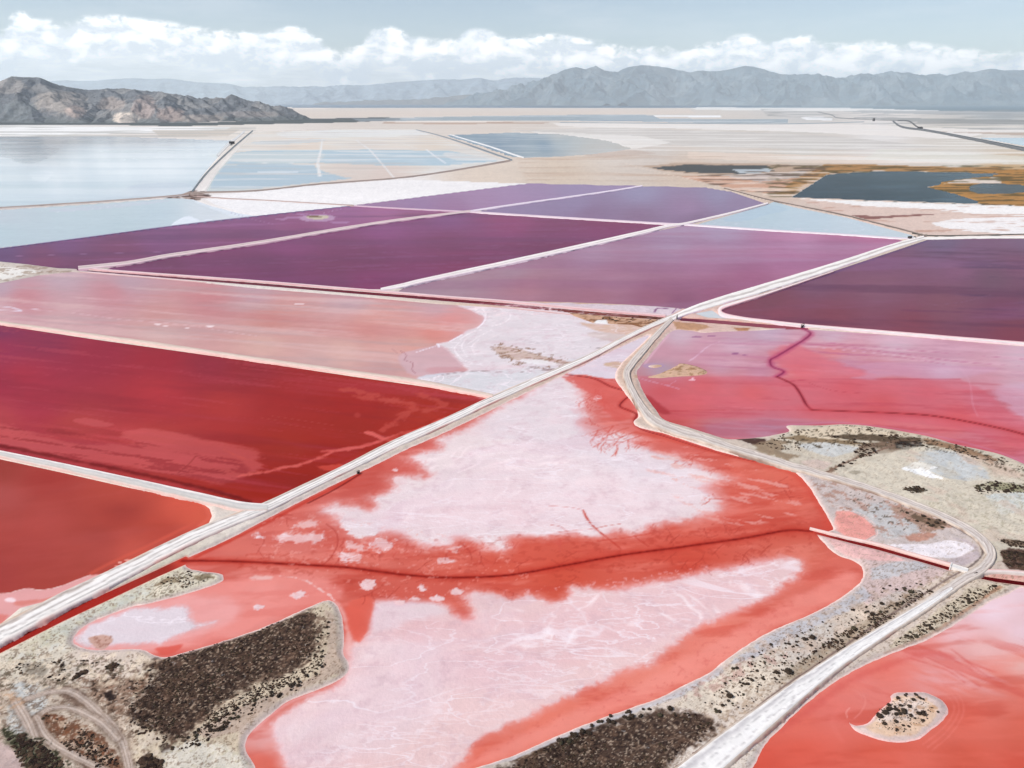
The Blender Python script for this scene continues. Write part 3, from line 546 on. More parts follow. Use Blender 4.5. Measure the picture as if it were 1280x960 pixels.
B([(198, 935), (208, 930), (220, 936), (216, 943), (203, 943)], (50, 34, 28), 0.85, soft=1.2, amp=2, nsc=5)
B([(205, 940), (240, 925), (280, 935), (305, 950), (320, 1012), (200, 1012)], (222, 216, 204), 0.85, soft=4, amp=4, nsc=14)
speck('L', [(200, 935), (300, 935), (320, 1012), (200, 1012)], (196, 186, 160), 0.3, 0.15, 4, 0.6, edge=4)
speck('L', [(-60, 1012), (-60, 830), (190, 835), (170, 900), (200, 1012)], (84, 62, 48), 0.30, 0.2, 7, 0.6, edge=4, amp=3, oct=6, gain=0.7)
speck('L', [(-60, 1012), (-60, 830), (190, 835), (170, 900), (200, 1012)], (226, 214, 198), 0.32, 0.2, 6, 0.6, edge=4, amp=3, oct=6, gain=0.7)
speck('L', [(-60, 1012), (-60, 800), (250, 705), (440, 745), (440, 850), (330, 1012)], (122, 98, 80), 0.36, 0.14, 3.2, 0.6, edge=2, amp=0, oct=4, gain=0.75, smo=False)
for L_, w_ in (([(36, 876), (60, 868), (85, 866), (105, 876), (128, 897), (148, 920), (158, 945), (168, 990)], 9), ([(40, 905), (60, 890), (85, 886), (108, 894), (130, 908), (147, 926)], 8),
               ([(45, 900), (60, 925), (90, 945), (125, 962), (160, 985)], 9), ([(20, 880), (35, 905), (45, 930)], 10)):
    line('L', L_, (104, 84, 70), w_ + 5, 0.55, 3.0, amp=2)
    line('L', L_, (196, 178, 166), w_, 0.95, 1.6, amp=1)
    up = [(q[0] + 1.8, q[1] - 1.6) for q in L_]; dn = [(q[0] - 1.8, q[1] + 1.6) for q in L_]
    line('L', up, (140, 118, 104), 1.1, 0.65, 0.8); line('L', dn, (140, 118, 104), 1.1, 0.65, 0.8); line('L', L_, (216, 202, 190), 1.4, 0.6, 0.8)
B([(5, 912), (15, 915), (50, 930), (75, 950), (95, 985), (40, 985), (25, 950), (8, 930)], (98, 96, 72), 0.75, soft=3, amp=5, nsc=7)
speck('L', [(0, 908), (60, 930), (105, 975), (60, 990), (10, 930)], (40, 40, 24), 0.15, 0.2, 5, 0.85, edge=2)
B([(-95, 925), (0, 925), (20, 945), (35, 970), (30, 1012), (-95, 1012)], (196, 172, 168), 0.85, soft=3, amp=3, nsc=10)
B([(30, 832), (55, 828), (60, 840), (50, 852), (32, 848)], (128, 118, 106), 0.65, soft=4, amp=4, nsc=7)
B([(98, 845), (110, 837), (110, 842), (98, 848), (90, 853)], (46, 44, 48), 0.9, soft=1, amp=1.5, nsc=4)
B([(133, 837), (142, 829), (150, 833), (140, 841)], (40, 34, 30), 0.9, soft=1, amp=1.5, nsc=4)
B([(130, 868), (140, 864), (146, 875), (136, 878)], (36, 24, 22), 0.9, soft=1.5, amp=2, nsc=4)
speck('L', [(0, 835), (110, 822), (180, 830), (110, 856), (0, 862)], (98, 86, 70), 0.36, 0.12, 5, 0.8, edge=3)
speck('L', [(0, 830), (180, 815), (180, 850), (0, 870)], (232, 214, 190), 0.25, 0.2, 9, 0.6, edge=4)
speck('L', [(0, 870), (22, 868), (30, 885), (0, 890)], (200, 160, 128), 0.1, 0.3, 7, 0.6, edge=3)
speck('L', [(840, 1012), (960, 560), (1060, 525), (1290, 580), (1290, 760), (1100, 830), (900, 1012)], (150, 128, 108), 0.42, 0.18, 3.4, 0.35, edge=2, amp=0, oct=4, gain=0.75, smo=False)
speck('L', [(560, 1012), (900, 840), (1080, 700), (1280, 720), (1100, 830), (900, 1012)], (122, 98, 80), 0.38, 0.14, 3.2, 0.55, edge=2, amp=0, oct=4, gain=0.75, smo=False)
# pink rock shelf with rim at the end of the left lobe
# --- brine left on the banks: white salt rims round every shoreline
for k in PK:
    if PONDS[k]['name'] == 'brine_canal': continue
i_ = [PK.index(k) for k in ('pI', 'pJ', 'pK', 'pL', 'pM')]
near = np.isin(FID, i_)
dpx = -FP / MPP
blend('L', (slice(None), slice(None)), np.where(near, sstep(dpx, 3.4, 0.8) * (0.3 + 0.6 * sstep(fbm(WX / 12, WY / 12, 4, 0.6, 41), -0.4, 0.4)), 0), (236, 216, 206))
i2 = np.isin(FID, [PK.index(k) for k in ('pK', 'pM')])
nz = fbm(WX / 3, WY / 3, 4, 0.6, 5)
blend('L', (slice(None), slice(None)), np.where(i2, sstep(dpx + nz, 9, 2.5) * sstep(GY, 560, 640) * 0.55, 0), (200, 182, 178))
blend('L', (slice(None), slice(None)), np.where(i2, sstep(dpx + nz * 0.5, 3.0, 0.8) * 0.9, 0), (244, 214, 206))
# damp pink foot of the canal banks
i3 = np.isin(FID, [PK.index(k) for k in ('can1', 'can2', 'can3', 'can5')])
blend('L', (slice(None), slice(None)), np.where(i3, sstep(dpx, 3.0, 0.4) * 0.75, 0), (222, 150, 136))
i4 = FID == PK.index('can4')
blend('L', (slice(None), slice(None)), np.where(i4, sstep(dpx, 4.5, 1.0) * 0.8, 0), (228, 200, 198))

# ============================================================ PIGMENTS OF THE BRINE, and reflections painted into pond A
# the far ponds read paler through the air than their brine is: pigments measured against the photograph, per pond
CAL = {'A': (1, .98, .92), 'O': (1, .98, .92), 'pF': (1, .98, .91), 'pA': (.86, .62, .74), 'pB': (.9, .76, .82), 'pC': (.82, .66, .8), 'pD': (.88, .66, .74), 'pE': (.92, .82, .84), 'pG': (.88, .74, .76), 'pH': (1, .94, .9), 'pI': (.92, .7, .66),
       'pJ': (.96, .84, .78), 'can1': (.98, .84, .78), 'pK': (.98, .92, .84), 'pL': (1, .92, .88), 'pM': (.99, .95, .9), 'Rb': (.8, .82, .8), 'Pp': (1.05, 1, .92), 'pN': (.45, .5, .5), 'pN2': (.5, .5, .5), 'lk': (.12, .28, .42), 'lk2': (.75, .78, .8)}
def unlin(c): return np.where(c <= 0.0031308, c * 12.92, 1.055 * np.maximum(c, 1e-6) ** (1 / 2.4) - 0.055) * 255
def fill(k, pts, wet=0.4, p=2.6):
    if k in CAL: pts = [(*q[:2], *unlin(lin(q[2:]) * np.array(CAL[k]))) for q in pts]
    q = PONDS[k]['pts']; xs = [a[0] for a in q]; ys = [a[1] for a in q]
    S, c = idw('P', (min(xs) - 12, min(ys) - 6, max(xs) + 12, max(ys) + 6), pts, p)
    m_ = FID[S] == PK.index(k)
    PC[S] = np.where(m_[..., None], c, PC[S]); WET[S] = np.where(m_, wet, WET[S])
def streaks(k, col, thr, soft, nsc, ratio, ang=0, a=0.5, oct=5, box=None, gain=0.6):
    """wind-drawn streaks of pigment in one pond"""
    q = PONDS[k]['pts']; xs = [a_[0] for a_ in q]; ys = [a_[1] for a_ in q]
    x0, y0, x1, y1 = box or (min(xs), min(ys), max(xs), max(ys))
    S = win(x0, y0, x1, y1); SEED[0] += 1
    s = nsc / (CP / H * ((y0 + y1) / 2 - YH)); an = R(ang); X, Y = WX[S], WY[S]
    n_ = fbm((X * math.cos(an) + Y * math.sin(an)) / s / ratio, (-X * math.sin(an) + Y * math.cos(an)) / s, oct, gain, SEED[0])
    fall = 1.0
    if box: fall = sstep(GX[S], x0, x0 + 0.2 * (x1 - x0)) * sstep(GX[S], x1, x1 - 0.2 * (x1 - x0)) * sstep(GY[S], y0, y0 + 0.2 * (y1 - y0)) * sstep(GY[S], y1, y1 - 0.2 * (y1 - y0))
    blend('P', S, sstep(n_, thr - soft, thr + soft) * a * (FID[S] == PK.index(k)) * fall, col)

fill('A', [(0, 180, 205, 206, 205), (150, 185, 206, 216, 220), (280, 182, 205, 212, 216), (0, 215, 222, 226, 228), (60, 235, 205, 216, 222), (150, 225, 206, 218, 224), (230, 222, 190, 202, 212), (170, 243, 186, 192, 204), (20, 250, 202, 214, 220)], 0.46)
poly('P', [(-95, 171), (60, 172), (160, 173), (280, 177), (240, 182), (120, 184), (-95, 184)], (188, 184, 178), 0.6, 1.0, 1.5, 30, smo=False)
poly('P', [(-95, 176), (0, 176.3), (55, 178.5), (0, 179.5), (-95, 179.5)], (250, 250, 250), 0.9, 0.6, 0.3, 12, smo=False)
poly('P', [(0, 186), (70, 184), (65, 194), (40, 205), (24, 203), (0, 197), (-95, 195)], (158, 158, 158), 0.75, 3, 4, 12)  # grey reflection of the hill, painted into the pond colour
poly('P', [(-95, 196), (0, 196), (24, 204), (60, 206), (0, 213), (-95, 214)], (240, 241, 240), 0.8, 2, 2, 14)
poly('P', [(36, 216), (66, 214), (58, 226), (48, 228)], (246, 247, 244), 0.85, 1.5, 1.5, 8)  # white cloud reflection painted on the water
poly('P', [(165, 232), (230, 228), (240, 238), (222, 243), (170, 243)], (176, 180, 194), 0.6, 3, 3, 20)
line('P', [(-95, 217), (0, 212), (90, 203.5), (200, 197.5), (272, 195)], (176, 186, 192), 1.6, 0.7, 0.7, smo=False)
line('P', [(90, 202.5), (200, 196.5), (262, 194)], (246, 246, 244), 1.2, 0.8, 0.5, smo=False, w2=2.5)
line('P', [(50, 184.5), (120, 183), (195, 181)], (245, 242, 236), 1.2, 0.8, 0.5, smo=False)
line('P', [(0, 185.5), (160, 184)], (150, 150, 146), 0.9, 0.6, 0.5, smo=False)
streaks('A', (240, 241, 240), 0.0, 0.4, 46, 6, 4, 0.6)
streaks('A', (190, 202, 210), 0.2, 0.3, 40, 9, 0, 0.4)
fill('O', [(0, 270, 200, 202, 208), (0, 290, 192, 206, 210), (120, 265, 196, 208, 212), (200, 262, 192, 206, 214), (150, 285, 190, 204, 208), (260, 262, 226, 226, 230), (290, 268, 238, 236, 238)], 0.5)
poly('P', [(60, 262), (130, 256), (215, 250), (170, 257), (90, 264)], (206, 200, 206), 0.7, 1.5, 2, 12)
line('P', [(20, 266), (90, 264), (170, 254)], (236, 232, 232), 1.2, 0.7, 0.8, amp=1)
poly('P', [(250, 249), (300, 264), (320, 270), (296, 271), (268, 262), (240, 250)], (246, 245, 246), 0.9, 1.2, 1.5, 10)
poly('P', [(214, 282), (224, 274), (236, 270), (250, 275), (270, 274), (240, 279)], (250, 249, 250), 1, 1, 1.2, 8)
line('P', [(232, 253), (262, 263), (292, 271)], (230, 232, 236), 1.0, 0.7, 0.6, smo=False)
fill('Pp', [(320, 168, 238, 224, 208), (420, 165, 240, 230, 216), (500, 168, 236, 222, 206), (380, 182, 232, 210, 188), (540, 180, 232, 212, 190), (280, 225, 200, 210, 212), (450, 212, 224, 205, 192), (600, 205, 226, 220, 212), (560, 210, 232, 226, 220), (350, 234, 214, 206, 198), (480, 218, 224, 200, 186)], 0.12)
poly('P', [(285, 192), (320, 188), (395, 187.5), (460, 187), (520, 188), (560, 188), (600, 196), (625, 201), (600, 203), (560, 206.5), (500, 207.5), (400, 203.5), (340, 206), (275, 206)], (178, 198, 206), 0.95, 1.0, 2.0, 16, smo=False)
poly('P', [(262, 236), (268, 222), (276, 207), (330, 205), (392, 206), (402, 214), (425, 220), (440, 223), (395, 228), (320, 236)], (176, 194, 202), 0.95, 1.2, 2.5, 12, smo=False)
poly('P', [(270, 192), (395, 190), (393, 203), (330, 204), (280, 200)], (222, 220, 206), 0.55, 2, 3, 14)
poly('P', [(320, 177), (400, 174), (402, 177), (360, 180), (320, 180)], (196, 202, 202), 0.7, 0.8, 1, 12)
poly('P', [(555, 191), (600, 194), (620, 200), (570, 200)], (236, 228, 216), 0.7, 1, 2, 12)
poly('P', [(360, 164), (540, 163), (560, 168), (420, 172), (360, 172)], (246, 240, 230), 0.7, 1.5, 1.5, 20)
line('P', [(300, 202), (340, 204), (400, 203)], (244, 238, 228), 1.6, 0.8, 1, amp=1)
line('P', [(322, 215), (372, 215)], (236, 238, 238), 1.0, 0.8, 0.5)
line('P', [(403, 174), (401, 188), (397, 205), (400, 221)], (248, 240, 230), 1.8, 0.9, 0.8, w2=4.5, smo=False)
line('P', [(445, 175), (462, 187), (470, 196), (482, 210), (493, 223)], (246, 238, 230), 2.0, 0.95, 0.7, smo=False)
line('P', [(533, 187), (545, 196), (557, 204)], (248, 244, 240), 2.2, 0.95, 0.7, smo=False)
line('P', [(500, 178), (522, 186)], (246, 238, 230), 1.2, 0.8, 0.7, smo=False)
line('P', [(258, 238), (262, 228), (275, 210), (290, 195)], (222, 224, 208), 4, 0.8, 2, amp=2)
streaks('Pp', (244, 236, 226), 0.25, 0.2, 26, 8, 0, 0.6); streaks('Pp', (206, 184, 166), 0.4, 0.2, 26, 8, 0, 0.4)
fill('Rb', [(590, 174, 130, 150, 164), (640, 172, 130, 148, 164), (620, 182, 126, 144, 161), (680, 182, 132, 152, 168), (670, 192, 168, 178, 182), (705, 178, 184, 190, 190), (720, 178, 204, 202, 196), (735, 174, 212, 204, 194), (740, 186, 214, 204, 192), (750, 184, 218, 206, 194), (785, 186, 222, 208, 192), (640, 167, 198, 202, 202), (740, 192, 214, 204, 192), (700, 168, 214, 204, 194)], 0.03)
streaks('Rb', (208, 210, 210), 0.2, 0.3, 20, 7, -10, 0.35)
fill('pA', [(0, 316, 115, 88, 126), (80, 308, 129, 90, 130), (200, 295, 135, 88, 128), (300, 276, 145, 94, 134), (60, 325, 135, 80, 108), (150, 316, 133, 78, 108), (100, 331, 125, 76, 104), (300, 296, 139, 82, 116), (400, 268, 163, 108, 144), (380, 285, 151, 90, 126), (480, 268, 175, 120, 154), (520, 270, 157, 100, 130), (430, 262, 163, 112, 150)], 0.012)
line('P', [(5, 320.6), (120, 317), (235, 314)], (172, 118, 158), 1.5, 0.85, 0.5, smo=False)
line('P', [(287, 265.5), (320, 275), (343, 280.5)], (168, 120, 160), 1.1, 0.6, 0.5, smo=False)
line('P', [(402, 267), (425, 261.5), (442, 257.5)], (196, 150, 184), 1.1, 0.8, 0.5, smo=False)
line('P', [(-95, 322.5), (0, 312), (100, 299), (220, 283), (320, 271.4), (440, 258.4)], (84, 66, 122), 2.5, 0.6, 1.2, smo=False)
streaks('pA', (158, 96, 142), 0.35, 0.2, 30, 8, 10, 0.4); streaks('pA', (96, 52, 88), 0.3, 0.25, 40, 9, 5, 0.35)
blobs('P', [(397, 272.5, 24, 4.2)], (196, 160, 186), 0.75, 2.0, 4, 6)
blobs('P', [(366, 272, 10, 1.5), (352, 274, 8, 1.2), (425, 278, 12, 1.5), (378, 268, 8, 1)], (184, 136, 174), 0.6, 1.0, 2, 6)
blobs('P', [(397, 271.5, 15, 2.6)], (206, 190, 160), 0.95, 1.0, 2, 5)
blobs('P', [(394, 271, 8, 1.2), (390, 270, 6, 1)], (120, 92, 62), 0.9, 0.8, 2, 4)
fill('pB', [(480, 257, 164, 130, 162), (600, 250, 172, 142, 172), (640, 245, 172, 146, 176), (720, 236, 162, 148, 176), (570, 262, 164, 126, 158), (520, 252, 162, 132, 166), (660, 232, 166, 144, 173)], 0.015)
fill('pC', [(800, 240, 166, 166, 182), (900, 244, 160, 158, 174), (720, 252, 160, 150, 170), (860, 260, 168, 144, 164), (640, 262, 160, 148, 168), (800, 272, 154, 130, 148), (740, 268, 152, 130, 150), (920, 254, 158, 144, 162), (870, 275, 146, 122, 142)], 0.015)
fill('pD', [(160, 335, 131, 72, 105), (240, 324, 135, 74, 113), (360, 305, 143, 80, 123), (480, 285, 149, 90, 135), (560, 274, 141, 94, 137), (640, 275, 153, 80, 119), (780, 282, 139, 66, 103), (560, 300, 135, 76, 107), (680, 300, 131, 70, 101), (460, 325, 129, 74, 105), (340, 335, 123, 70, 103), (420, 340, 127, 72, 101), (460, 355, 141, 70, 107), (220, 338, 125, 70, 99), (580, 330, 137, 70, 103)], 0.01)
streaks('pD', (138, 76, 122), 0.2, 0.5, 60, 6, 8, 0.3); streaks('pD', (98, 56, 86), 0.3, 0.45, 60, 7, 0, 0.28); streaks('pD', (140, 84, 120), 0.55, 0.12, 10, 14, 10, 0.35)
fill('pE', [(900, 288, 178, 159, 182), (1000, 298, 196, 141, 172), (1100, 300, 194, 117, 152), (840, 300, 178, 155, 176), (740, 320, 178, 147, 166), (640, 335, 174, 145, 156), (560, 350, 176, 149, 156), (510, 362, 168, 145, 154), (660, 360, 180, 131, 142), (760, 345, 174, 129, 148), (880, 325, 180, 131, 158), (980, 320, 186, 125, 158), (820, 375, 160, 105, 126), (740, 372, 168, 117, 132), (1040, 312, 180, 115, 148), (900, 365, 160, 99, 126), (940, 350, 168, 105, 136), (850, 380, 146, 93, 118), (700, 376, 166, 119, 132)], 0.012)
streaks('pE', (176, 148, 172), 0.2, 0.5, 60, 6, 6, 0.35); streaks('pE', (140, 86, 122), 0.3, 0.5, 56, 7, 0, 0.25); streaks('pE', (168, 112, 140), 0.45, 0.2, 26, 9, 0, 0.3)
fill('pF', [(960, 262, 186, 202, 210), (1000, 270, 194, 206, 216), (900, 277, 190, 198, 206), (1080, 283, 202, 210, 218), (1120, 293, 206, 212, 216)], 0.4)
poly('P', [(905, 274), (958, 256), (985, 262), (960, 268), (930, 276)], (176, 192, 202), 0.7, 2, 3, 14)
line('P', [(880, 280.5), (905, 278.5), (960, 284.5), (1020, 287), (1070, 289)], (222, 216, 222), 1.6, 0.7, 0.8, amp=0.8)
line('P', [(1040, 272), (1062, 278), (1078, 284), (1076, 288), (1050, 290)], (222, 226, 232), 1.5, 0.6, 0.7, amp=0.6)
line('P', [(1062, 276), (1090, 284), (1096, 290), (1085, 293)], (180, 196, 204), 1.5, 0.5, 0.7, amp=0.6)
fill('pG', [(1180, 304, 118, 98, 126), (1280, 303, 126, 96, 122), (1100, 325, 134, 88, 118), (1220, 315, 128, 92, 120), (1200, 335, 140, 94, 122), (1020, 355, 132, 92, 114), (960, 378, 130, 80, 94), (920, 386, 136, 78, 94), (1100, 360, 140, 96, 114), (1180, 380, 136, 88, 102), (1240, 350, 118, 84, 102), (1275, 330, 134, 84, 110), (1260, 385, 124, 70, 94), (1040, 395, 138, 78, 92), (1140, 405, 138, 76, 90), (1270, 415, 136, 70, 84), (970, 395, 142, 80, 96), (1300, 370, 116, 74, 94)], 0.01)
line('P', [(1160, 300.5), (1120, 314), (1042, 340.5), (960, 368), (925, 379)], (84, 62, 104), 5, 0.6, 2.5, amp=2, smo=False)
streaks('pG', (142, 96, 136), 0.4, 0.3, 50, 7, 12, 0.3); streaks('pG', (78, 46, 78), 0.3, 0.2, 16, 9, -6, 0.45, box=(1180, 320, 1380, 400)); streaks('pG', (88, 46, 72), 0.35, 0.25, 40, 9, -8, 0.4)
line('P', [(1130, 388), (1200, 390), (1290, 396)], (96, 44, 82), 4, 0.5, 3, amp=2)
line('P', [(1160, 382), (1200, 378), (1240, 368)], (140, 100, 128), 1.2, 0.35, 1.0)
fill('tri', [(890, 393, 212, 214, 212), (915, 397, 226, 214, 214)], 0.3)
# pale pink
fill('pH', [(0, 358, 190, 160, 172), (80, 346, 196, 166, 176), (160, 352, 192, 158, 168), (320, 364, 196, 164, 174), (440, 374, 200, 165, 174), (545, 384, 206, 164, 170), (30, 372, 204, 136, 142), (140, 366, 202, 138, 144), (260, 374, 202, 134, 136), (0, 388, 214, 172, 176), (80, 395, 210, 168, 170), (200, 395, 206, 150, 146), (360, 385, 210, 150, 144), (340, 400, 206, 140, 132), (470, 395, 218, 158, 150), (460, 410, 214, 150, 140), (560, 402, 222, 150, 146), (540, 416, 222, 144, 132), (200, 418, 212, 174, 168), (330, 430, 216, 174, 164), (430, 440, 220, 178, 168), (400, 455, 206, 170, 166), (490, 440, 218, 168, 160), (480, 462, 204, 160, 158), (520, 428, 220, 164, 152), (700, 430, 222, 214, 222), (650, 400, 224, 212, 222)], 0.04)
streaks('pH', (224, 184, 178), 0.25, 0.25, 26, 10, -14, 0.5); streaks('pH', (200, 124, 122), 0.3, 0.25, 30, 10, -14, 0.4, box=(-95, 355, 600, 430)); streaks('pH', (190, 160, 158), 0.45, 0.2, 30, 10, -10, 0.35)
line('P', [(-95, 380), (0, 383), (20, 386), (26, 389), (10, 388), (-40, 387)], (236, 218, 228), 3, 0.85, 1.2)
line('P', [(30, 385.5), (48, 386.5)], (236, 212, 220), 1.5, 0.8, 0.8)
line('P', [(40, 387), (90, 391), (150, 399), (230, 406), (320, 420)], (232, 196, 198), 1.5, 0.5, 1.2, amp=1)
blobs('P', [(197, 405.5, 5, 0.9), (263, 408, 6, 0.9), (374, 379.8, 6, 0.7), (234, 410, 3, 0.6), (207, 407.5, 3, 0.6)], (248, 222, 220), 0.95, 0.6, 0.5, 4)
CH = [(572, 380), (588, 388), (603, 396), (603, 403), (596, 409), (583, 413), (575, 419), (562, 426), (548, 430), (556, 437), (566, 447), (576, 456), (584, 463), (560, 466), (536, 471), (521, 474), (571, 488), (620, 500), (700, 465), (760, 440), (835, 404), (835, 395), (700, 380), (640, 378)]
crustpoly(CH, (226, 216, 222), W=4, nsc=9, amp=0.5, rimcol=(222, 168, 166))
poly('P', [(498, 448), (505, 441), (520, 437), (545, 432), (560, 436), (572, 450), (578, 458), (560, 465), (520, 470), (505, 462)], (212, 174, 178), 0.8, 3, 2, 10)
blobs('P', [(558, 463, 26, 5)], (206, 148, 150), 0.6, 4, 2, 10)
poly('P', [(570, 489), (620, 497), (700, 462), (740, 443), (700, 452), (640, 461), (560, 466), (521, 473)], (218, 216, 222), 0.9, 2.5, 2, 10)
for L_, w_ in (([(602, 385), (607, 392), (605, 402), (597, 410)], 2.2), ([(591, 386), (601, 390), (606, 396)], 1.6), ([(575, 424), (590, 415), (603, 412)], 2), ([(562, 427), (578, 418)], 2.5), ([(574, 428), (568, 436), (576, 448), (590, 454)], 1.6),
               ([(582, 424), (577, 434), (584, 446)], 1.2), ([(599, 424), (590, 433), (594, 443)], 1.0), ([(521, 440), (540, 434), (550, 430)], 1.6), ([(547, 430), (549, 434)], 2.5), ([(638, 392), (637, 398), (628, 404), (614, 408)], 1.4), ([(625, 386), (634, 392)], 1.0), ([(585, 430), (600, 420), (615, 412)], 1.0)):
    line('P', L_, (250, 240, 246), w_, 0.9, 0.9, amp=0.6, nsc=5)
line('P', [(546, 470), (570, 466), (600, 463.5), (640, 466), (670, 463), (700, 464), (712, 460)], (150, 118, 122), 1.6, 0.8, 0.7, amp=0.4)
line('P', [(500, 438), (508, 444), (506, 450), (516, 454), (515, 462), (520, 467)], (172, 112, 116), 1.2, 0.8, 0.6)
line('P', [(490, 436), (498, 442), (505, 440)], (178, 120, 120), 1.0, 0.6, 0.8)
line('P', [(640, 424), (680, 430), (740, 440)], (196, 186, 194), 2.0, 0.5, 1.5, amp=1)
line('P', [(738, 434), (758, 436)], (140, 130, 128), 1.6, 0.8, 0.6)
line('P', [(542, 412), (560, 410), (578, 412)], (206, 128, 116), 2.0, 0.5, 1.5)
poly('P', [(618, 434), (632, 433), (650, 436), (665, 441), (680, 446), (700, 450), (715, 453), (700, 456), (675, 453), (652, 451), (632, 447), (620, 440)], (198, 170, 156), 0.9, 1.2, 2.5, 6)
speck('P', [(612, 434), (640, 430), (720, 452), (700, 460), (640, 456)], (128, 88, 64), 0.25, 0.15, 5, 0.7, edge=1)
poly('P', [(650, 449), (680, 450), (700, 456), (670, 456)], (240, 236, 240), 0.9, 1, 1.5, 6)
speck('P', [(640, 456), (700, 458), (735, 447), (745, 448), (690, 467)], (118, 92, 88), 0.45, 0.1, 6, 0.7, edge=1, stretch=(10, 3))
poly('P', [(742, 405), (800, 405), (816, 409), (790, 418), (770, 417), (742, 412), (725, 403)], (214, 178, 158), 0.85, 2, 2, 8)
poly('P', [(745, 415), (790, 419), (770, 427), (735, 420)], (206, 186, 180), 0.7, 2, 2, 8)
# dark red
fill('pI', [(-40, 415, 126, 50, 98), (0, 412, 132, 54, 96), (60, 424, 144, 54, 86), (0, 435, 160, 56, 90), (30, 470, 176, 58, 78), (0, 480, 168, 56, 80), (40, 505, 174, 60, 78), (120, 440, 160, 52, 74), (200, 450, 166, 52, 66), (260, 455, 152, 54, 70), (320, 460, 152, 52, 60), (200, 490, 184, 64, 72), (280, 510, 180, 66, 64), (360, 490, 168, 54, 52), (440, 500, 170, 52, 46), (560, 500, 168, 54, 42), (590, 503, 178, 62, 48), (0, 520, 186, 78, 84), (100, 530, 182, 76, 76), (440, 540, 162, 54, 44), (360, 560, 166, 58, 46), (420, 575, 164, 48, 36), (330, 610, 162, 46, 32), (280, 612, 164, 52, 40), (380, 596, 162, 48, 34), (540, 525, 178, 62, 48), (200, 560, 188, 80, 72)], 0.01)
streaks('pI', (176, 62, 76), 0.2, 0.3, 30, 10, -16, 0.35); streaks('pI', (120, 34, 46), 0.35, 0.4, 44, 9, -14, 0.25); streaks('pI', (186, 72, 84), 0.5, 0.14, 10, 16, -16, 0.35)
streaks('pI', (190, 70, 70), 0.15, 0.2, 9, 12, -16, 0.6, box=(-60, 525, 200, 590))
P1 = [(148, 547), (160, 541), (176, 536), (190, 537), (215, 541), (240, 547), (262, 552), (290, 556), (320, 564), (325, 580), (318, 590), (295, 600), (277, 606), (250, 600), (210, 592), (160, 582), (100, 574), (40, 564), (0, 553), (-95, 535), (-95, 520), (0, 528), (37, 540), (70, 548), (100, 555), (140, 556), (175, 560), (160, 552)]
poly('P', P1, (200, 88, 86), 0.7, 5.0, 9, 14, stretch=(-16, 7), gain=0.72)
speck('P', [(0, 530), (150, 548), (300, 575), (280, 605), (100, 575), (0, 555)], (150, 48, 50), 0.3, 0.15, 8, 0.65, edge=4, stretch=(-16, 8))
poly('P', [(92, 525), (110, 522), (130, 526), (145, 531), (130, 533), (105, 530)], (196, 84, 84), 0.7, 1.5, 4, 8, stretch=(-16, 5))
line('P', [(222, 592), (236, 580), (245, 570)], (150, 52, 50), 2, 0.7, 1.2)
line('P', [(-95, 541), (0, 557), (80, 573), (160, 589), (240, 607), (290, 620), (312, 627)], (108, 24, 24), 7, 0.75, 3.0, amp=2.5, nsc=14)

line('P', [(300, 595), (340, 588), (390, 576), (420, 564), (460, 557), (482, 549), (505, 541), (535, 533), (552, 524), (575, 519)], (212, 94, 86), 7, 0.9, 2.6, amp=4.5, nsc=9, w2=5)
line('P', [(405, 564), (440, 560), (470, 553)], (214, 94, 88), 7, 0.7, 2, amp=3, nsc=10)
poly('P', [(455, 541), (462, 539), (480, 546), (500, 551), (485, 552), (468, 546)], (216, 98, 90), 0.9, 1.2, 1.2, 7)
poly('P', [(395, 583), (405, 582), (425, 580), (430, 585), (410, 588)], (206, 76, 62), 0.8, 1.5, 1.5, 7)
line('P', [(280, 562), (310, 575), (330, 573)], (200, 84, 72), 3, 0.5, 2, amp=2)
for L_ in ([(445, 495), (475, 500), (505, 503), (518, 508), (508, 517), (492, 528), (478, 538)], [(525, 494), (545, 500), (556, 505), (548, 510), (532, 514)], [(430, 487), (460, 492), (500, 503)]):
    line('P', L_, (192, 76, 66), 10, 0.7, 4, amp=7, nsc=8)
line('P', [(340, 520), (380, 526), (420, 532)], (176, 70, 64), 1.2, 0.7, 0.7); line('P', [(325, 522), (350, 526)], (176, 70, 64), 1.2, 0.7, 0.7); line('P', [(355, 530), (388, 535)], (176, 70, 64), 1.2, 0.6, 0.7)
blobs('P', [(447, 519, 4, 3)], (186, 68, 60), 0.6, 2, 1)
line('P', [(420, 580), (530, 530), (600, 504)], (160, 40, 26), 6, 0.5, 3)
# brick red
fill('pJ', [(0, 585, 158, 66, 58), (60, 600, 168, 64, 58), (150, 615, 186, 80, 68), (230, 635, 214, 96, 78), (250, 645, 214, 98, 78), (0, 620, 176, 84, 80), (60, 650, 180, 80, 74), (150, 640, 166, 68, 60), (120, 670, 168, 72, 64), (40, 690, 168, 70, 64), (200, 665, 184, 76, 62), (170, 690, 204, 92, 74), (60, 715, 172, 74, 66), (0, 715, 168, 70, 66), (110, 700, 172, 74, 64)], 0.012)
streaks('pJ', (184, 82, 76), 0.2, 0.4, 80, 4, 15, 0.4)
line('P', [(240, 655), (190, 680), (140, 703), (115, 716)], (214, 92, 72), 7, 0.6, 4)
line('P', [(257, 632), (262, 646), (250, 656)], (222, 104, 84), 5, 0.7, 3)
poly('P', [(-95, 742), (0, 742), (20, 738), (35, 735.5), (50, 737.5), (75, 733), (112, 719), (135, 722), (80, 752), (0, 800), (-95, 850)], (232, 170, 166), 0.92, 1.6, 1.4, 10)
poly('P', [(20, 752), (60, 748), (90, 738), (80, 744), (50, 752), (25, 757)], (214, 120, 106), 0.7, 3, 2, 10)
poly('P', [(-95, 765), (0, 768), (8, 772), (0, 780), (-95, 800)], (220, 116, 104), 0.7, 2.5, 2)
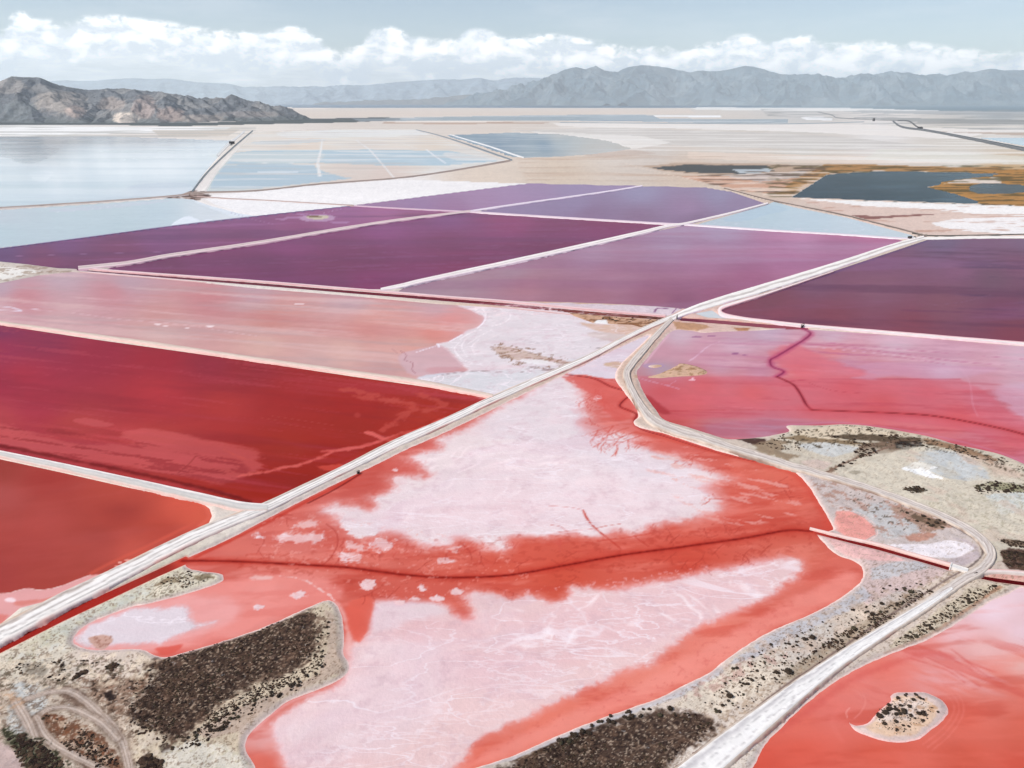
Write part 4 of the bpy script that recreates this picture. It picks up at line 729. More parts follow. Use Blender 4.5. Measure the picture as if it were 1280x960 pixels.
blobs('P', [(13, 750, 7, 3)], (248, 222, 222), 0.9, 1.5, 1)
line('P', [(-95, 742), (0, 742), (20, 738.5), (35, 735.5), (50, 737.5), (75, 733), (112, 719)], (244, 206, 198), 1.4, 0.85, 0.7, amp=0.5)
blobs('P', [(160, 700, 5, 1.3), (146, 708, 3.5, 1.2), (150, 703, 3, 1)], (240, 170, 156), 0.9, 0.8, 1, 4)
fill('can1', [(0, 810, 158, 42, 34), (120, 750, 168, 46, 38), (200, 712, 156, 50, 42), (235, 700, 206, 84, 72)], 0.01)
fill('can2', [(1020, 665, 170, 60, 52), (1060, 676, 120, 22, 22), (1185, 711, 104, 20, 20)], 0.01)
fill('can3', [(1230, 722, 90, 10, 14), (1280, 730, 84, 8, 12)], 0.01)
fill('can4', [(100, 337, 112, 72, 84), (320, 355, 104, 40, 52), (500, 369, 106, 28, 42), (640, 381, 112, 30, 42), (740, 391, 120, 56, 50), (838, 399, 96, 54, 44)], 0.01)
fill('can5', [(855, 399, 104, 36, 56), (900, 402, 142, 72, 84), (1000, 410, 150, 70, 80)], 0.01)
# the crust pond
fill('pK', [(250, 690, 213, 106, 98), (330, 660, 211, 104, 96), (300, 688, 217, 116, 106), (380, 680, 215, 118, 110), (450, 610, 203, 92, 84), (520, 570, 209, 96, 88), (430, 640, 211, 100, 92), (350, 700, 221, 126, 116), (450, 700, 213, 104, 92), (560, 705, 209, 94, 80), (640, 705, 213, 94, 78), (800, 672, 213, 96, 82), (700, 720, 209, 86, 68), (860, 700, 209, 84, 68), (900, 640, 217, 100, 88), (940, 600, 219, 106, 92), (960, 590, 221, 112, 96), (1000, 620, 217, 100, 84), (1030, 655, 203, 84, 72), (860, 560, 217, 106, 98), (760, 500, 221, 130, 128), (720, 478, 219, 128, 124), (990, 660, 203, 86, 72), (1000, 690, 221, 116, 100), (1055, 715, 219, 112, 100), (1000, 745, 219, 116, 104), (900, 800, 233, 134, 120), (820, 845, 235, 140, 126), (700, 900, 233, 130, 114), (560, 958, 231, 120, 104), (280, 760, 231, 142, 136), (330, 740, 233, 148, 142), (400, 728, 223, 124, 116), (440, 730, 207, 94, 82), (440, 780, 215, 96, 84), (430, 815, 227, 166, 164), (250, 800, 235, 158, 154), (205, 815, 225, 120, 112), (150, 780, 235, 198, 202), (325, 925, 225, 158, 156), (330, 955, 213, 94, 80), (350, 975, 211, 90, 74), (480, 745, 209, 96, 84), (550, 745, 213, 98, 86)], 0.02)
streaks('pK', (236, 140, 124), 0.25, 0.25, 22, 4, 12, 0.35); streaks('pK', (196, 66, 52), 0.3, 0.25, 20, 4, 8, 0.35)
poly('P', [(560, 968), (640, 925), (740, 880), (830, 838), (880, 810), (960, 765), (1010, 740), (1060, 715), (1070, 725), (1040, 752), (960, 791), (900, 830), (820, 870), (700, 917), (640, 942), (560, 970)], (244, 152, 138), 0.6, 8, 5, 20)
poly('P', [(90, 800), (110, 778), (180, 752), (300, 722), (400, 722), (430, 745), (390, 760), (260, 805), (180, 815), (110, 814)], (242, 152, 142), 0.55, 8, 6, 18)
poly('P', [(90, 800), (110, 778), (180, 752), (260, 745), (300, 765), (240, 800), (180, 815), (110, 814)], (240, 176, 172), 0.6, 12, 6, 18)
CR1 = (236, 219, 222)
C1 = [(640, 500), (705, 466), (722, 480), (725, 490), (737, 503), (728, 512), (738, 520), (726, 530), (736, 541), (750, 546), (768, 539), (798, 545), (792, 553), (812, 562), (850, 568), (862, 576), (893, 586), (922, 600), (900, 608), (890, 614), (905, 625), (908, 640), (880, 647), (865, 652), (835, 655), (815, 660), (795, 668), (770, 664), (750, 675), (715, 670), (685, 672), (640, 671), (637, 680), (632, 691), (615, 687), (602, 689), (590, 676), (572, 672), (565, 683), (548, 684), (520, 685), (508, 676), (488, 668), (455, 672), (442, 668), (425, 655), (400, 643), (396, 638), (418, 630), (450, 631), (466, 634), (462, 621), (485, 612), (490, 598), (510, 592), (533, 592), (512, 574), (520, 567), (543, 560), (548, 550), (566, 541), (600, 521)]
crustpoly(C1, CR1, W=15, nsc=20, amp=0.75)
poly('P', [(470, 640), (560, 600), (700, 560), (860, 590), (880, 630), (780, 655), (640, 665), (520, 670)], (238, 218, 224), 0.75, 26, 6, 30)
poly('P', [(480, 640), (600, 610), (760, 600), (820, 640), (760, 655), (640, 662), (520, 665)], (238, 206, 212), 0.35, 18, 8, 26)
poly('P', [(640, 505), (705, 470), (740, 530), (800, 560), (860, 590), (800, 600), (700, 560), (600, 545)], (226, 215, 224), 0.5, 18, 6, 30)
blobs('P', [(383, 656, 15, 5), (370, 672, 22, 6), (396, 672, 11, 6), (443, 683, 13, 5), (437, 697, 13, 6), (478, 681, 15, 7), (557, 701, 10, 3), (350, 671, 8, 2), (322, 669, 7, 2.5), (570, 686, 8, 3)], (236, 196, 196), 0.8, 4.0, 9, 7, cru=1)
poly('P', [(425, 652), (440, 640), (465, 645), (475, 655), (468, 668), (448, 672), (432, 664)], CR1, 0.95, 2, 4, 8, cru=1)
blobs('P', [(748, 497, 5, 3), (860, 545, 5, 1.5), (500, 600, 8, 5), (495, 587, 3, 2)], (238, 214, 218), 0.8, 1.8, 3, 5, cru=1)
# red feathers reaching into the crust
def feather(x, y, ang, ln, w_, n_=2, col=(206, 84, 72), a=0.6):
    q = [(x, y)]; an = ang
    for i in range(6):
        an += random.uniform(-0.35, 0.35); q.append((q[-1][0] + math.cos(an) * ln / 6, q[-1][1] + math.sin(an) * ln / 9))
    line('P', q, col, w_, a, 0.9, amp=1.0, nsc=6, w2=0.3)
    if n_:
        for i in (2, 3, 4): feather(*q[i], an + random.choice((-1, 1)) * random.uniform(0.5, 1.0), ln * 0.45, w_ * 0.6, n_ - 1, col, a)
for a_ in ((785, 535, 2.9, 55, 3.5), (788, 530, 3.3, 65, 3), (780, 520, 3.5, 50, 3), (770, 510, 3.6, 45, 3), (795, 540, 2.6, 60, 3.2), (762, 500, 3.6, 35, 2.5), (800, 545, 2.9, 50, 3), (740, 500, 2.7, 22, 2),
           (830, 552, 2.9, 40, 2.5), (880, 565, 3.0, 40, 2.5), (925, 590, 3.2, 40, 2.5), (915, 625, 3.1, 40, 2.5), (700, 690, -1.9, 26, 2), (560, 690, -0.7, 40, 2.5), (580, 695, -0.8, 35, 2.2),
           (480, 700, -0.6, 36, 2.0), (840, 675, -2.7, 38, 2), (640, 690, -1.2, 22, 1.6)):
    feather(*a_)
line('P', [(685, 632), (710, 634), (727, 637)], (206, 110, 104), 1.4, 0.8, 0.6)
line('P', [(729, 638), (735, 650), (746, 662), (760, 673), (770, 681), (776, 686)], (196, 62, 48), 2.8, 0.9, 0.9, amp=0.8, w2=2)
line('P', [(692, 666), (715, 663), (740, 661), (760, 657), (775, 655)], (204, 92, 82), 1.4, 0.8, 0.7, amp=0.5)
line('P', [(747, 676), (775, 673), (800, 669), (815, 666)], (200, 70, 56), 1.8, 0.8, 0.8, amp=0.5)
line('P', [(793, 670), (802, 677), (811, 683)], (192, 58, 46), 1.8, 0.8, 0.7)
line('P', [(688, 656), (700, 658), (708, 663)], (206, 110, 104), 1.1, 0.7, 0.6)
CL = [(560, 968), (470, 972), (400, 1012), (380, 1012), (362, 975), (350, 950), (342, 932), (335, 912), (347, 896), (390, 870), (420, 856), (432, 842), (436, 826), (436, 812), (446, 803), (458, 790), (464, 770), (466, 754), (485, 752), (500, 757), (515, 752), (540, 752), (558, 757), (570, 765), (585, 773), (588, 764), (581, 752), (579, 742), (594, 736), (615, 741), (640, 746), (660, 741), (685, 751), (704, 751), (708, 740), (712, 732), (740, 734), (780, 734), (820, 725), (865, 719), (890, 711), (930, 707), (960, 700), (985, 696), (1002, 700), (1008, 708), (1002, 718), (985, 730), (965, 746), (952, 750), (930, 760), (915, 766), (885, 780), (860, 793), (845, 803), (832, 815), (820, 826), (807, 834), (780, 838), (760, 848), (740, 857), (697, 880), (640, 909), (600, 925)]
crustpoly(CL, (236, 204, 205), W=9, nsc=13, amp=0.75)
poly('P', [(470, 755), (580, 775), (700, 755), (860, 722), (980, 700), (940, 745), (820, 800), (700, 830), (600, 850), (500, 830)], (232, 194, 199), 0.6, 20, 8, 30)
poly('P', [(470, 800), (560, 810), (540, 900), (440, 950), (370, 960), (350, 910), (420, 870)], (236, 212, 218), 0.7, 22, 8, 30)
poly('P', [(545, 820), (640, 815), (700, 840), (640, 870), (560, 860)], (232, 198, 206), 0.45, 16, 8, 20)
poly('P', [(470, 755), (530, 752), (560, 765), (520, 775), (470, 790)], (230, 214, 222), 0.6, 8, 4, 14)
blobs('P', [(460, 731, 11, 6), (527, 735, 5, 4), (570, 739, 8, 3.5), (519, 748, 5, 2.5), (500, 753, 6, 2), (545, 748, 10, 3), (372, 745, 11, 3), (322, 759, 7, 3), (376, 741, 6, 2)], (240, 206, 208), 0.92, 1.6, 4, 5, cru=1)
line('P', [(350, 720), (368, 722), (385, 727), (400, 737), (412, 744), (417, 750)], (244, 206, 200), 1.8, 0.75, 0.9, amp=2, nsc=5)
blobs('P', [(327, 722, 14, 3)], (240, 196, 188), 0.7, 2.5, 3, 5)
line('P', [(418, 752), (431, 770), (436, 795), (436, 815)], (238, 180, 172), 6, 0.7, 3, amp=2)
poly('P', [(440, 750), (466, 748), (462, 775), (455, 795), (447, 802), (438, 790), (432, 768)], (224, 98, 80), 0.8, 3, 2, 10)
C3 = [(110, 782), (125, 776), (140, 770), (170, 760), (200, 760), (228, 756), (240, 765), (244, 775), (256, 778), (270, 776), (262, 782), (250, 786), (232, 792), (217, 797), (202, 806), (180, 808), (150, 809), (112, 810), (96, 803), (97, 796)]
crustpoly(C3, (228, 216, 224), W=8, nsc=10, amp=0.7)
poly('P', [(110, 797), (120, 795), (133, 794), (141, 800), (136, 807), (126, 812), (113, 804)], (206, 164, 150), 0.95, 1.2, 1.5, 6)
speck('P', [(108, 797), (133, 792), (143, 800), (126, 813)], (160, 108, 92), 0.3, 0.15, 4, 0.6, edge=1)
for d_ in (0, 4, 8): line('P', [(94 + d_, 796), (98 + d_, 803), (106 + d_, 809)], (206, 198, 200), 1, 0.7, 0.6)
poly('P', [(194, 811), (210, 808), (228, 806), (220, 814), (204, 819)], (220, 92, 78), 0.85, 2.5, 1.5)
line('P', [(318, 912), (340, 893), (362, 878), (392, 866)], (236, 170, 166), 5, 0.6, 3)
# right end of the upper brine: crust triangle between the roads
poly('P', [(708, 468), (730, 456), (770, 436), (812, 418), (808, 428), (782, 455), (772, 472), (750, 472), (730, 468)], (222, 212, 224), 0.96, 1.2, 0.8, 8, cru=1, wet=0.05)
poly('P', [(755, 455), (772, 452), (782, 456), (776, 460), (760, 458)], (206, 172, 140), 0.8, 1.5, 1.5, 6)
line('P', [(704, 471), (730, 471), (765, 475), (772, 478)], (198, 70, 62), 2.6, 0.8, 1.0, amp=0.6)
poly('P', [(706, 472), (725, 471), (745, 474), (772, 480), (790, 500), (790, 520), (770, 525), (752, 510), (742, 495), (726, 486), (712, 478)], (216, 92, 82), 0.75, 4, 4, 10)
# channels of deep brine
DK = (122, 24, 20)
main = [(228, 701), (260, 701), (302, 702), (360, 705), (430, 709), (470, 714), (511, 719), (564, 722), (635, 719), (705, 707), (776, 694), (850, 684), (900, 677), (934, 672), (984, 663), (1015, 664)]
line('P', main, (196, 58, 42), 14, 0.55, 8, amp=3, nsc=16); line('P', main, (168, 40, 30), 6, 0.7, 3, amp=1.2); line('P', main, DK, 2.6, 0.9, 0.9, amp=0.5)
for q in ([(709, 468), (742, 473), (763, 483), (780, 488), (793, 492)], [(788, 494), (779, 501), (775, 508), (786, 513), (796, 518), (793, 525), (796, 532), (806, 538), (830, 545), (865, 556), (905, 568), (945, 577)]):
    line('P', q, (190, 52, 44), 6, 0.6, 3, amp=1); line('P', q, (120, 22, 26), 1.9, 0.85, 0.8)
line('P', [(798, 541), (830, 548), (880, 562), (960, 583), (990, 592), (1010, 611), (1030, 645), (1036, 660)], (206, 76, 60), 9, 0.6, 5)
line('P', [(448, 594), (425, 606), (385, 626), (320, 660), (245, 696)], (196, 56, 42), 7, 0.75, 3, amp=1)
line('P', [(451, 592), (420, 611), (385, 629)], (112, 24, 22), 2.5, 0.8, 1.2)
# thin cracks in the red
def crack(x, y, an, ln, dep=0, col=(168, 46, 38)):
    q = [(x, y)]
    for i in range(5):
        an += random.uniform(-0.3, 0.3); q.append((q[-1][0] + math.cos(an) * ln / 5, q[-1][1] + math.sin(an) * ln / 7.5))
    line('P', q, col, 1.2, 0.42, 0.8)
    if dep < 1:
        for i in (2, 4): crack(*q[i], an + random.choice((-1, 1)) * random.uniform(0.6, 1.3), ln * 0.55, dep + 1, col)
for x, y, an in ((430, 672, 1.6), (425, 690, 1.9), (540, 700, 2.4), (590, 700, -1.8), (600, 690, 1.4), (520, 728, -0.8), (500, 733, 2.2), (475, 735, 2.4), (330, 675, 1.5), (350, 690, 2.6), (845, 690, 2.2), (860, 700, 2.5), (880, 690, 1.9), (905, 680, 2.2), (920, 690, 0.8),
                 (835, 662, 0.9), (850, 668, 2.4), (880, 660, 1.2), (905, 655, 1.5), (930, 655, 2.5), (870, 705, 0.6), (940, 685, 2.4), (965, 680, 2.2), (690, 700, 0.6), (720, 690, 2.5), (960, 600, 0.7), (975, 606, 0.9), (660, 700, 2.2), (385, 700, 2.4), (340, 640, 0.7), (560, 690, 1.8), (455, 690, 0.5), (620, 735, 0.4), (700, 725, 0.6), (950, 665, 0.5)):
    crack(x, y, an, random.uniform(16, 34))
line('P', [(408, 655), (420, 665), (422, 680), (415, 695), (405, 705)], (172, 52, 44), 1.5, 0.6, 0.8)
speck('P', [(330, 690), (1000, 650), (1000, 690), (560, 735), (330, 715)], (176, 54, 42), 0.45, 0.2, 9, 0.3, edge=4, oct=4)
speck('P', [(360, 640), (640, 690), (640, 740), (420, 740), (330, 690)], (238, 168, 156), 0.5, 0.14, 7, 0.4, edge=5, oct=5)
speck('P', [(800, 548), (960, 590), (1000, 640), (900, 655), (820, 600)], (236, 172, 162), 0.4, 0.14, 10, 0.6, edge=4, oct=5, stretch=(-25, 3))
speck('P', [(480, 745), (600, 740), (720, 730), (900, 705), (900, 720), (600, 752), (480, 760)], (240, 200, 204), 0.5, 0.14, 5, 0.4, edge=3, oct=4)
speck('P', [(560, 965), (700, 905), (860, 850), (1000, 755), (980, 748), (830, 825), (640, 920)], (206, 88, 78), 0.55, 0.2, 5, 0.25, edge=3, oct=3)
# pink and magenta pond on the right
fill('pL', [(850, 420, 206, 182, 195), (960, 416, 196, 172, 191), (880, 440, 204, 152, 169), (830, 440, 202, 154, 169), (920, 430, 200, 168, 185), (900, 458, 200, 154, 171), (830, 463, 178, 158, 173), (950, 465, 196, 138, 159), (1040, 420, 206, 180, 195), (1120, 428, 208, 178, 193), (1280, 445, 210, 180, 195), (1040, 440, 214, 132, 139), (1060, 455, 204, 152, 169), (1180, 440, 200, 152, 171), (1180, 462, 206, 178, 195), (1280, 480, 206, 170, 185), (1000, 465, 218, 110, 115), (880, 482, 212, 108, 107), (830, 490, 198, 92, 89), (940, 490, 216, 108, 105), (860, 505, 214, 106, 103), (1060, 485, 212, 98, 103), (1160, 490, 206, 106, 115), (1100, 505, 210, 94, 93), (1230, 500, 204, 138, 155), (1200, 520, 216, 98, 97), (1270, 550, 206, 106, 109), (1280, 520, 204, 150, 165), (900, 535, 188, 118, 129), (960, 532, 184, 130, 147), (840, 520, 190, 84, 79), (1040, 524, 208, 114, 119), (1130, 532, 212, 120, 127), (1220, 550, 206, 122, 135), (1280, 572, 200, 118, 135)], 0.015)
streaks('pL', (224, 176, 188), 0.2, 0.35, 14, 9, -8, 0.5, box=(820, 410, 1380, 475)); streaks('pL', (184, 104, 134), 0.35, 0.3, 14, 10, -8, 0.35, box=(820, 410, 1380, 475))
streaks('pL', (226, 110, 116), 0.2, 0.3, 20, 7, -6, 0.35, box=(790, 465, 1380, 590)); streaks('pL', (174, 54, 66), 0.35, 0.2, 20, 7, -6, 0.35, box=(790, 465, 1380, 590))
for q, w_ in (([(1010, 431), (1060, 434), (1130, 443), (1200, 452), (1280, 458)], 4), ([(1008, 438), (1060, 443), (1120, 446), (1180, 455)], 5), ([(1030, 428), (1120, 436), (1280, 449), (1380, 456)], 2)):
    line('P', q, (188, 96, 130), w_, 0.6, 1.5, amp=1.5, nsc=12, w2=1)
line('P', [(1020, 434), (1100, 442), (1160, 448)], (224, 180, 198), 1.4, 0.7, 0.8)
poly('P', [(965, 440), (985, 430), (1000, 432), (1030, 446), (1060, 458), (1090, 468), (1060, 474), (1010, 474), (985, 462), (970, 455)], (220, 106, 116), 0.6, 8, 5, 12)
poly('P', [(795, 471), (960, 471), (1010, 474), (1085, 474.5), (1199, 473.5), (1230, 488), (1253, 508), (1280, 524), (1380, 560), (1380, 630), (1280, 562), (1200, 536), (1100, 524), (900, 522), (830, 526), (800, 485)], (210, 92, 106), 0.42, 5.0, 4.0, 16, smo=False, stretch=(0, 4))
line('P', [(980, 478), (1010, 474.5), (1085, 474), (1200, 473.5)], (182, 60, 82), 1.8, 0.6, 1)
chn = [(1001, 410), (1013, 416), (1006, 424), (985, 437), (970, 446), (963, 450), (965, 458), (978, 463), (979, 466), (971, 471)]
line('P', chn, (182, 60, 100), 8, 0.65, 4, amp=1.5); line('P', chn, (126, 30, 70), 2.4, 0.8, 1.2)
ch2 = [(971, 471), (985, 477), (994, 483), (1002, 495), (1008, 506), (1015, 512.5)]
line('P', ch2, (176, 44, 52), 5, 0.6, 2); line('P', ch2, (104, 16, 34), 2, 0.85, 0.8)
ch3 = [(1015, 512.5), (1085, 515), (1130, 517), (1172, 520.5), (1230, 531), (1280, 543), (1380, 575)]
line('P', ch3, (206, 84, 90), 26, 0.5, 14, w2=34); line('P', ch3, (188, 58, 62), 6, 0.6, 4, w2=14); line('P', ch3, (112, 20, 28), 1.6, 0.85, 0.8, w2=3)
line('P', [(795, 512), (830, 514), (870, 513), (960, 513), (1015, 513)], (186, 56, 62), 2.2, 0.6, 1.2, amp=0.6)
poly('P', [(806, 494), (815, 497), (828, 508), (838, 516), (826, 518), (812, 508)], (168, 52, 56), 0.8, 3, 2)
line('P', [(1010, 478), (1040, 488), (1080, 492)], (180, 56, 68), 1.3, 0.5, 0.9)
poly('P', [(1073, 458), (1082, 462), (1076, 470), (1066, 472), (1090, 474), (1120, 470), (1160, 474), (1200, 472), (1250, 460), (1160, 454), (1100, 452)], (208, 158, 180), 0.45, 5, 5, 12, stretch=(0, 4))
poly('P', [(1250, 500), (1262, 508), (1285, 524), (1380, 548), (1380, 490), (1290, 480), (1240, 488)], (210, 166, 184), 0.6, 7, 6, 14)
line('P', [(1200, 460), (1212, 478), (1216, 505), (1222, 520)], (222, 168, 186), 1.2, 0.35, 1.2)
poly('P', [(900, 528), (980, 524), (1060, 527), (1000, 534), (950, 548), (900, 545), (880, 536)], (184, 128, 150), 0.4, 8, 4, 10, stretch=(-5, 3))
line('P', [(984, 531), (1060, 529), (1160, 543), (1245, 564), (1290, 583)], (206, 130, 158), 4, 0.5, 2)
line('P', [(862, 451), (872, 444), (885, 433), (900, 427)], (226, 188, 206), 2.2, 0.7, 1, amp=0.8, w2=0.8)
blobs('P', [(919, 442, 4.5, 1.2), (931, 443.5, 3, 0.8), (871, 421, 6, 1), (890, 420, 5, .8)], (140, 78, 122), 0.7, 1, 1, 4)
blobs('P', [(865, 475, 4, 1.2), (866, 473, 1.5, 1)], (248, 196, 204), 0.9, 0.8, 0.5, 4)
line('P', [(797, 472), (815, 477), (835, 482), (848, 486)], (216, 160, 180), 2, 0.6, 1, amp=1.5); line('P', [(835, 482), (845, 476)], (216, 160, 180), 1, 0.6, 0.7)
line('P', [(898, 509), (940, 510), (905, 508)], (226, 130, 136), 1.2, 0.5, 1)
line('P', [(836, 418), (820, 437), (806, 455)], (226, 180, 190), 3, 0.7, 1.5)
blobs('P', [(817, 457, 14, 3.5)], (176, 146, 176), 0.6, 2, 1)
# coral pond with the island
fill('pM', [(1270, 740, 237, 208, 216), (1240, 765, 239, 212, 222), (1280, 790, 233, 202, 210), (1200, 790, 239, 192, 196), (1150, 815, 231, 144, 138), (1230, 810, 235, 184, 182), (1280, 830, 233, 178, 172), (1100, 835, 229, 124, 112), (1060, 860, 231, 128, 118), (1040, 890, 227, 120, 110), (1240, 850, 227, 132, 120), (1280, 870, 219, 116, 102), (1180, 840, 225, 130, 120), (1080, 860, 227, 132, 124), (1200, 900, 221, 108, 92), (1280, 910, 211, 98, 80), (1100, 950, 213, 92, 74), (1000, 940, 221, 98, 82), (960, 955, 215, 90, 74), (1200, 950, 209, 92, 74), (1000, 905, 225, 112, 98), (1280, 955, 207, 88, 72), (1100, 1000, 205, 86, 68)], 0.02)
streaks('pM', (236, 196, 202), 0.2, 0.3, 26, 4, -35, 0.4, box=(1120, 740, 1380, 880)); streaks('pM', (208, 84, 74), 0.35, 0.2, 20, 6, -35, 0.4, box=(1050, 790, 1380, 900)); streaks('pM', (228, 120, 104), 0.2, 0.3, 40, 5, 0, 0.35); streaks('pM', (190, 62, 46), 0.4, 0.25, 40, 5, 5, 0.35)
line('P', [(975, 912), (1010, 888), (1060, 852), (1120, 828), (1160, 816), (1190, 822)], (212, 92, 84), 9, 0.5, 5, amp=3)
for rr in (5, 11, 17): line('P', [(1119 - rr * .2, 865 - rr), (1152, 863 - rr), (1178 + rr * .7, 872 - rr * .7), (1188 + rr, 886), (1174 + rr, 908 + rr * .4), (1148 + rr, 928 + rr * .6)], (236, 142, 130), 1.4, 0.28, 1.4, amp=0.8)
line('P', [(1059, 897), (1058, 890), (1062, 885)], (240, 170, 160), 1.5, 0.6, 1)
line('P', [(1079, 868), (1082, 878), (1076, 890), (1068, 898)], (236, 150, 140), 1.4, 0.5, 1.2); line('P', [(1066, 862), (1074, 866), (1078, 874)], (236, 150, 140), 1.4, 0.4, 1.5)
line('P', [(1060, 870), (1040, 900), (1052, 925)], (232, 124, 112), 5, 0.3, 4)
for q in ([(1160, 822), (1200, 842), (1225, 858)], [(1175, 815), (1215, 838)], [(1190, 812), (1230, 842), (1250, 850)], [(1135, 822), (1180, 836), (1205, 852)]):
    line('P', q, (204, 78, 70), 2, 0.4, 2, amp=1.5)
# island pigments on land
IS = [(1070, 903), (1085, 905), (1097, 893), (1110, 880), (1115, 873), (1135, 869), (1155, 870), (1170, 876), (1179, 886), (1176, 895), (1163, 908), (1147, 920), (1120, 924), (1090, 918)]
poly('L', [(1052, 890), (1120, 858), (1160, 858), (1195, 880), (1180, 915), (1140, 935), (1080, 930), (1050, 905)], (212, 190, 184), 0.95, 2)
poly('L', [(1083, 910), (1092, 902), (1105, 886), (1118, 873), (1140, 872), (1157, 876), (1171, 886), (1169, 897), (1155, 910), (1140, 920), (1110, 921), (1092, 917)], (224, 192, 166), 0.95, 2, 2, 8)
poly('L', [(1095, 898), (1112, 880), (1140, 874), (1160, 882), (1150, 896), (1120, 905), (1098, 906)], (234, 216, 206), 0.85, 4, 4, 8)
speck('L', [(1088, 912), (1110, 880), (1150, 872), (1172, 890), (1140, 922), (1095, 918)], (182, 138, 104), 0.35, 0.2, 7, 0.6, edge=2)
speck('L', [(1108, 878), (1150, 874), (1165, 895), (1120, 905), (1100, 895)], (92, 76, 66), 0.5, 0.1, 3, 0.6, edge=3, oct=3)
S_ = win(1050, 855, 1200, 935); dd = -FP[S_] / MPP[S_]
blend('L', S_, sstep(dd, 3.5, 1.0) * 0.9 * (dd > -3), (244, 200, 194))
# spit in the magenta pond
poly('L', [(800, 466), (850, 450), (890, 462), (880, 472), (800, 474)], (216, 178, 150), 0.95, 1)
speck('L', [(825, 466), (850, 454), (888, 464), (870, 470)], (150, 110, 70), 0.15, 0.2, 5, 0.7, edge=1)
line('L', [(848, 454.5), (860, 455.5), (874, 459.5), (885, 465)], (110, 84, 48), 1.6, 0.8, 0.8)
# slate ponds, lake, lagoons
fill('pN', [(1000, 246, 46, 68, 78), (1060, 235, 48, 66, 70), (1100, 222, 62, 82, 86), (1150, 240, 52, 72, 76), (1180, 218, 78, 98, 102), (1220, 219, 106, 120, 122), (1200, 250, 90, 112, 122), (1100, 247, 48, 68, 74), (1150, 230, 64, 84, 86)], 0.015)
streaks('pN', (84, 106, 118), 0.2, 0.25, 12, 8, 0, 0.4); streaks('pN', (44, 58, 66), 0.3, 0.2, 12, 8, 0, 0.4)
fill('pN2', [(1220, 235, 100, 118, 124), (1270, 236, 78, 92, 92)], 0.015); streaks('pN2', (60, 60, 50), 0.1, 0.2, 8, 8, 0, 0.5)
fill('lk', [(640, 131, 116, 144, 164), (400, 131, 124, 150, 168), (700, 133.8, 100, 128, 150), (900, 131, 120, 144, 160)], 0.01)
fill('lk2', [(560, 148, 170, 176, 174), (700, 147, 168, 176, 176), (900, 151, 180, 184, 182), (780, 146, 170, 178, 180)], 0.03)
streaks('lk2', (220, 218, 216), 0.3, 0.2, 14, 12, 0, 0.6)
fill('lk3', [(1250, 178, 188, 206, 214)], 0.4)
# salt wrinkles: pressure ridges of brighter crust, larger ones drawn out along the wind
S_ = win(300, 380, 1060, 1012)
X, Y = WX[S_], WY[S_]
wx = X + 14 * fbm(X / 30, Y / 30, 3, 0.5, 901); wy = Y + 14 * fbm(X / 30, Y / 30, 3, 0.5, 907)
an = R(28); u = (wx * math.cos(an) + wy * math.sin(an)); v = (-wx * math.sin(an) + wy * math.cos(an))
r1 = ridged(u / 60, v / 14, 3, 0.5, 911); r2 = ridged(wx / 9, wy / 9, 3, 0.55, 917); g = sstep(fbm(X / 60, Y / 40, 3, 0.5, 921), -0.1, 0.6)
m_ = np.clip(sstep(r1, 0.80, 0.95) * (0.25 + g) * 0.8 + sstep(r2, 0.76, 0.95) * 0.5 * (0.35 + g), 0, 1) * sstep(CRU[S_], 0.5, 1.0)
blend('P', S_, m_, (252, 234, 238))
blend('P', S_, sstep(fbm(u / 70, v / 22, 5, 0.6, 931), 0.15, 0.7) * 0.4 * CRU[S_], (224, 196, 208))
blend('P', S_, sstep(fbm(u / 40, v / 12, 5, 0.6, 941), 0.25, 0.8) * 0.35 * CRU[S_], (244, 230, 236))
blend('P', S_, sstep(fbm(X / 5, Y / 5, 4, 0.8, 951), 0.1, 0.8) * 0.3 * CRU[S_], (206, 170, 180))
PC[:] = PC * (1 - CRU[..., None] * (1 - np.array((1.0, 0.99, 0.965), np.float32)))
line('L', [(1030, 593), (1060, 578), (1100, 564), (1118, 557)], (128, 100, 84), 3, 0.85, 0.8)
line('L', [(880, 938), (978, 862), (1085, 789), (1152, 745), (1206, 713)], (124, 104, 98), 3.4, 0.85, 1.2, w2=2.2)
line('L', [(1135, 700), (1190, 712)], (225, 195, 185), 2, 0.6, 1)
line('L', [(1180, 655), (1205, 668), (1222, 680), (1228, 692), (1222, 702), (1206, 714)], (96, 82, 78), 2.2, 0.8, 1.0, amp=1)

# ============================================================ MATERIALS
def mat(name):
    m_ = bpy.data.materials.new(name); m_.use_nodes = True
    t = NT(m_.node_tree); b = t.new('ShaderNodeBsdfPrincipled'); o = t.new('ShaderNodeOutputMaterial'); t.l.new(b.outputs[0], o.inputs[0])
    return m_, t, b
def attr(t, n_, sock='Color'):
    a = t.new('ShaderNodeAttribute', attribute_name=n_); return a.outputs[sock]
# brine and crust: pigment from the survey; gloss, ripple and crystal grain from nodes
m_brine, t, b = mat('brine')
pos = t.new('ShaderNodeNewGeometry').outputs['Position']
pc = attr(t, 'pigment'); wet = attr(t, 'wet', 'Fac'); cru = attr(t, 'crust', 'Fac')
gr = t.noise(pos, 1.6, 6, 0.7); gm = t.noise(pos, 0.12, 6, 0.6, 0.4)
st = t.noise(t.vm('MULTIPLY', pos, (0.010, 0.05, 1)), 1.0, 7, 0.62, 0.3)
k1 = t.m('ADD', 1.0, t.m('MULTIPLY', t.m('SUBTRACT', gm, 0.5), 0.20))
k2 = t.m('ADD', k1, t.m('MULTIPLY', t.m('SUBTRACT', st, 0.5), 0.17))
k3 = t.m('ADD', k2, t.m('MULTIPLY', t.m('SUBTRACT', gr, 0.5), t.rng(cru, 0, 1, 0.10, 0.20)))
base = t.mix(1.0, pc, t.xyz(k3, k3, k3), 'MULTIPLY')
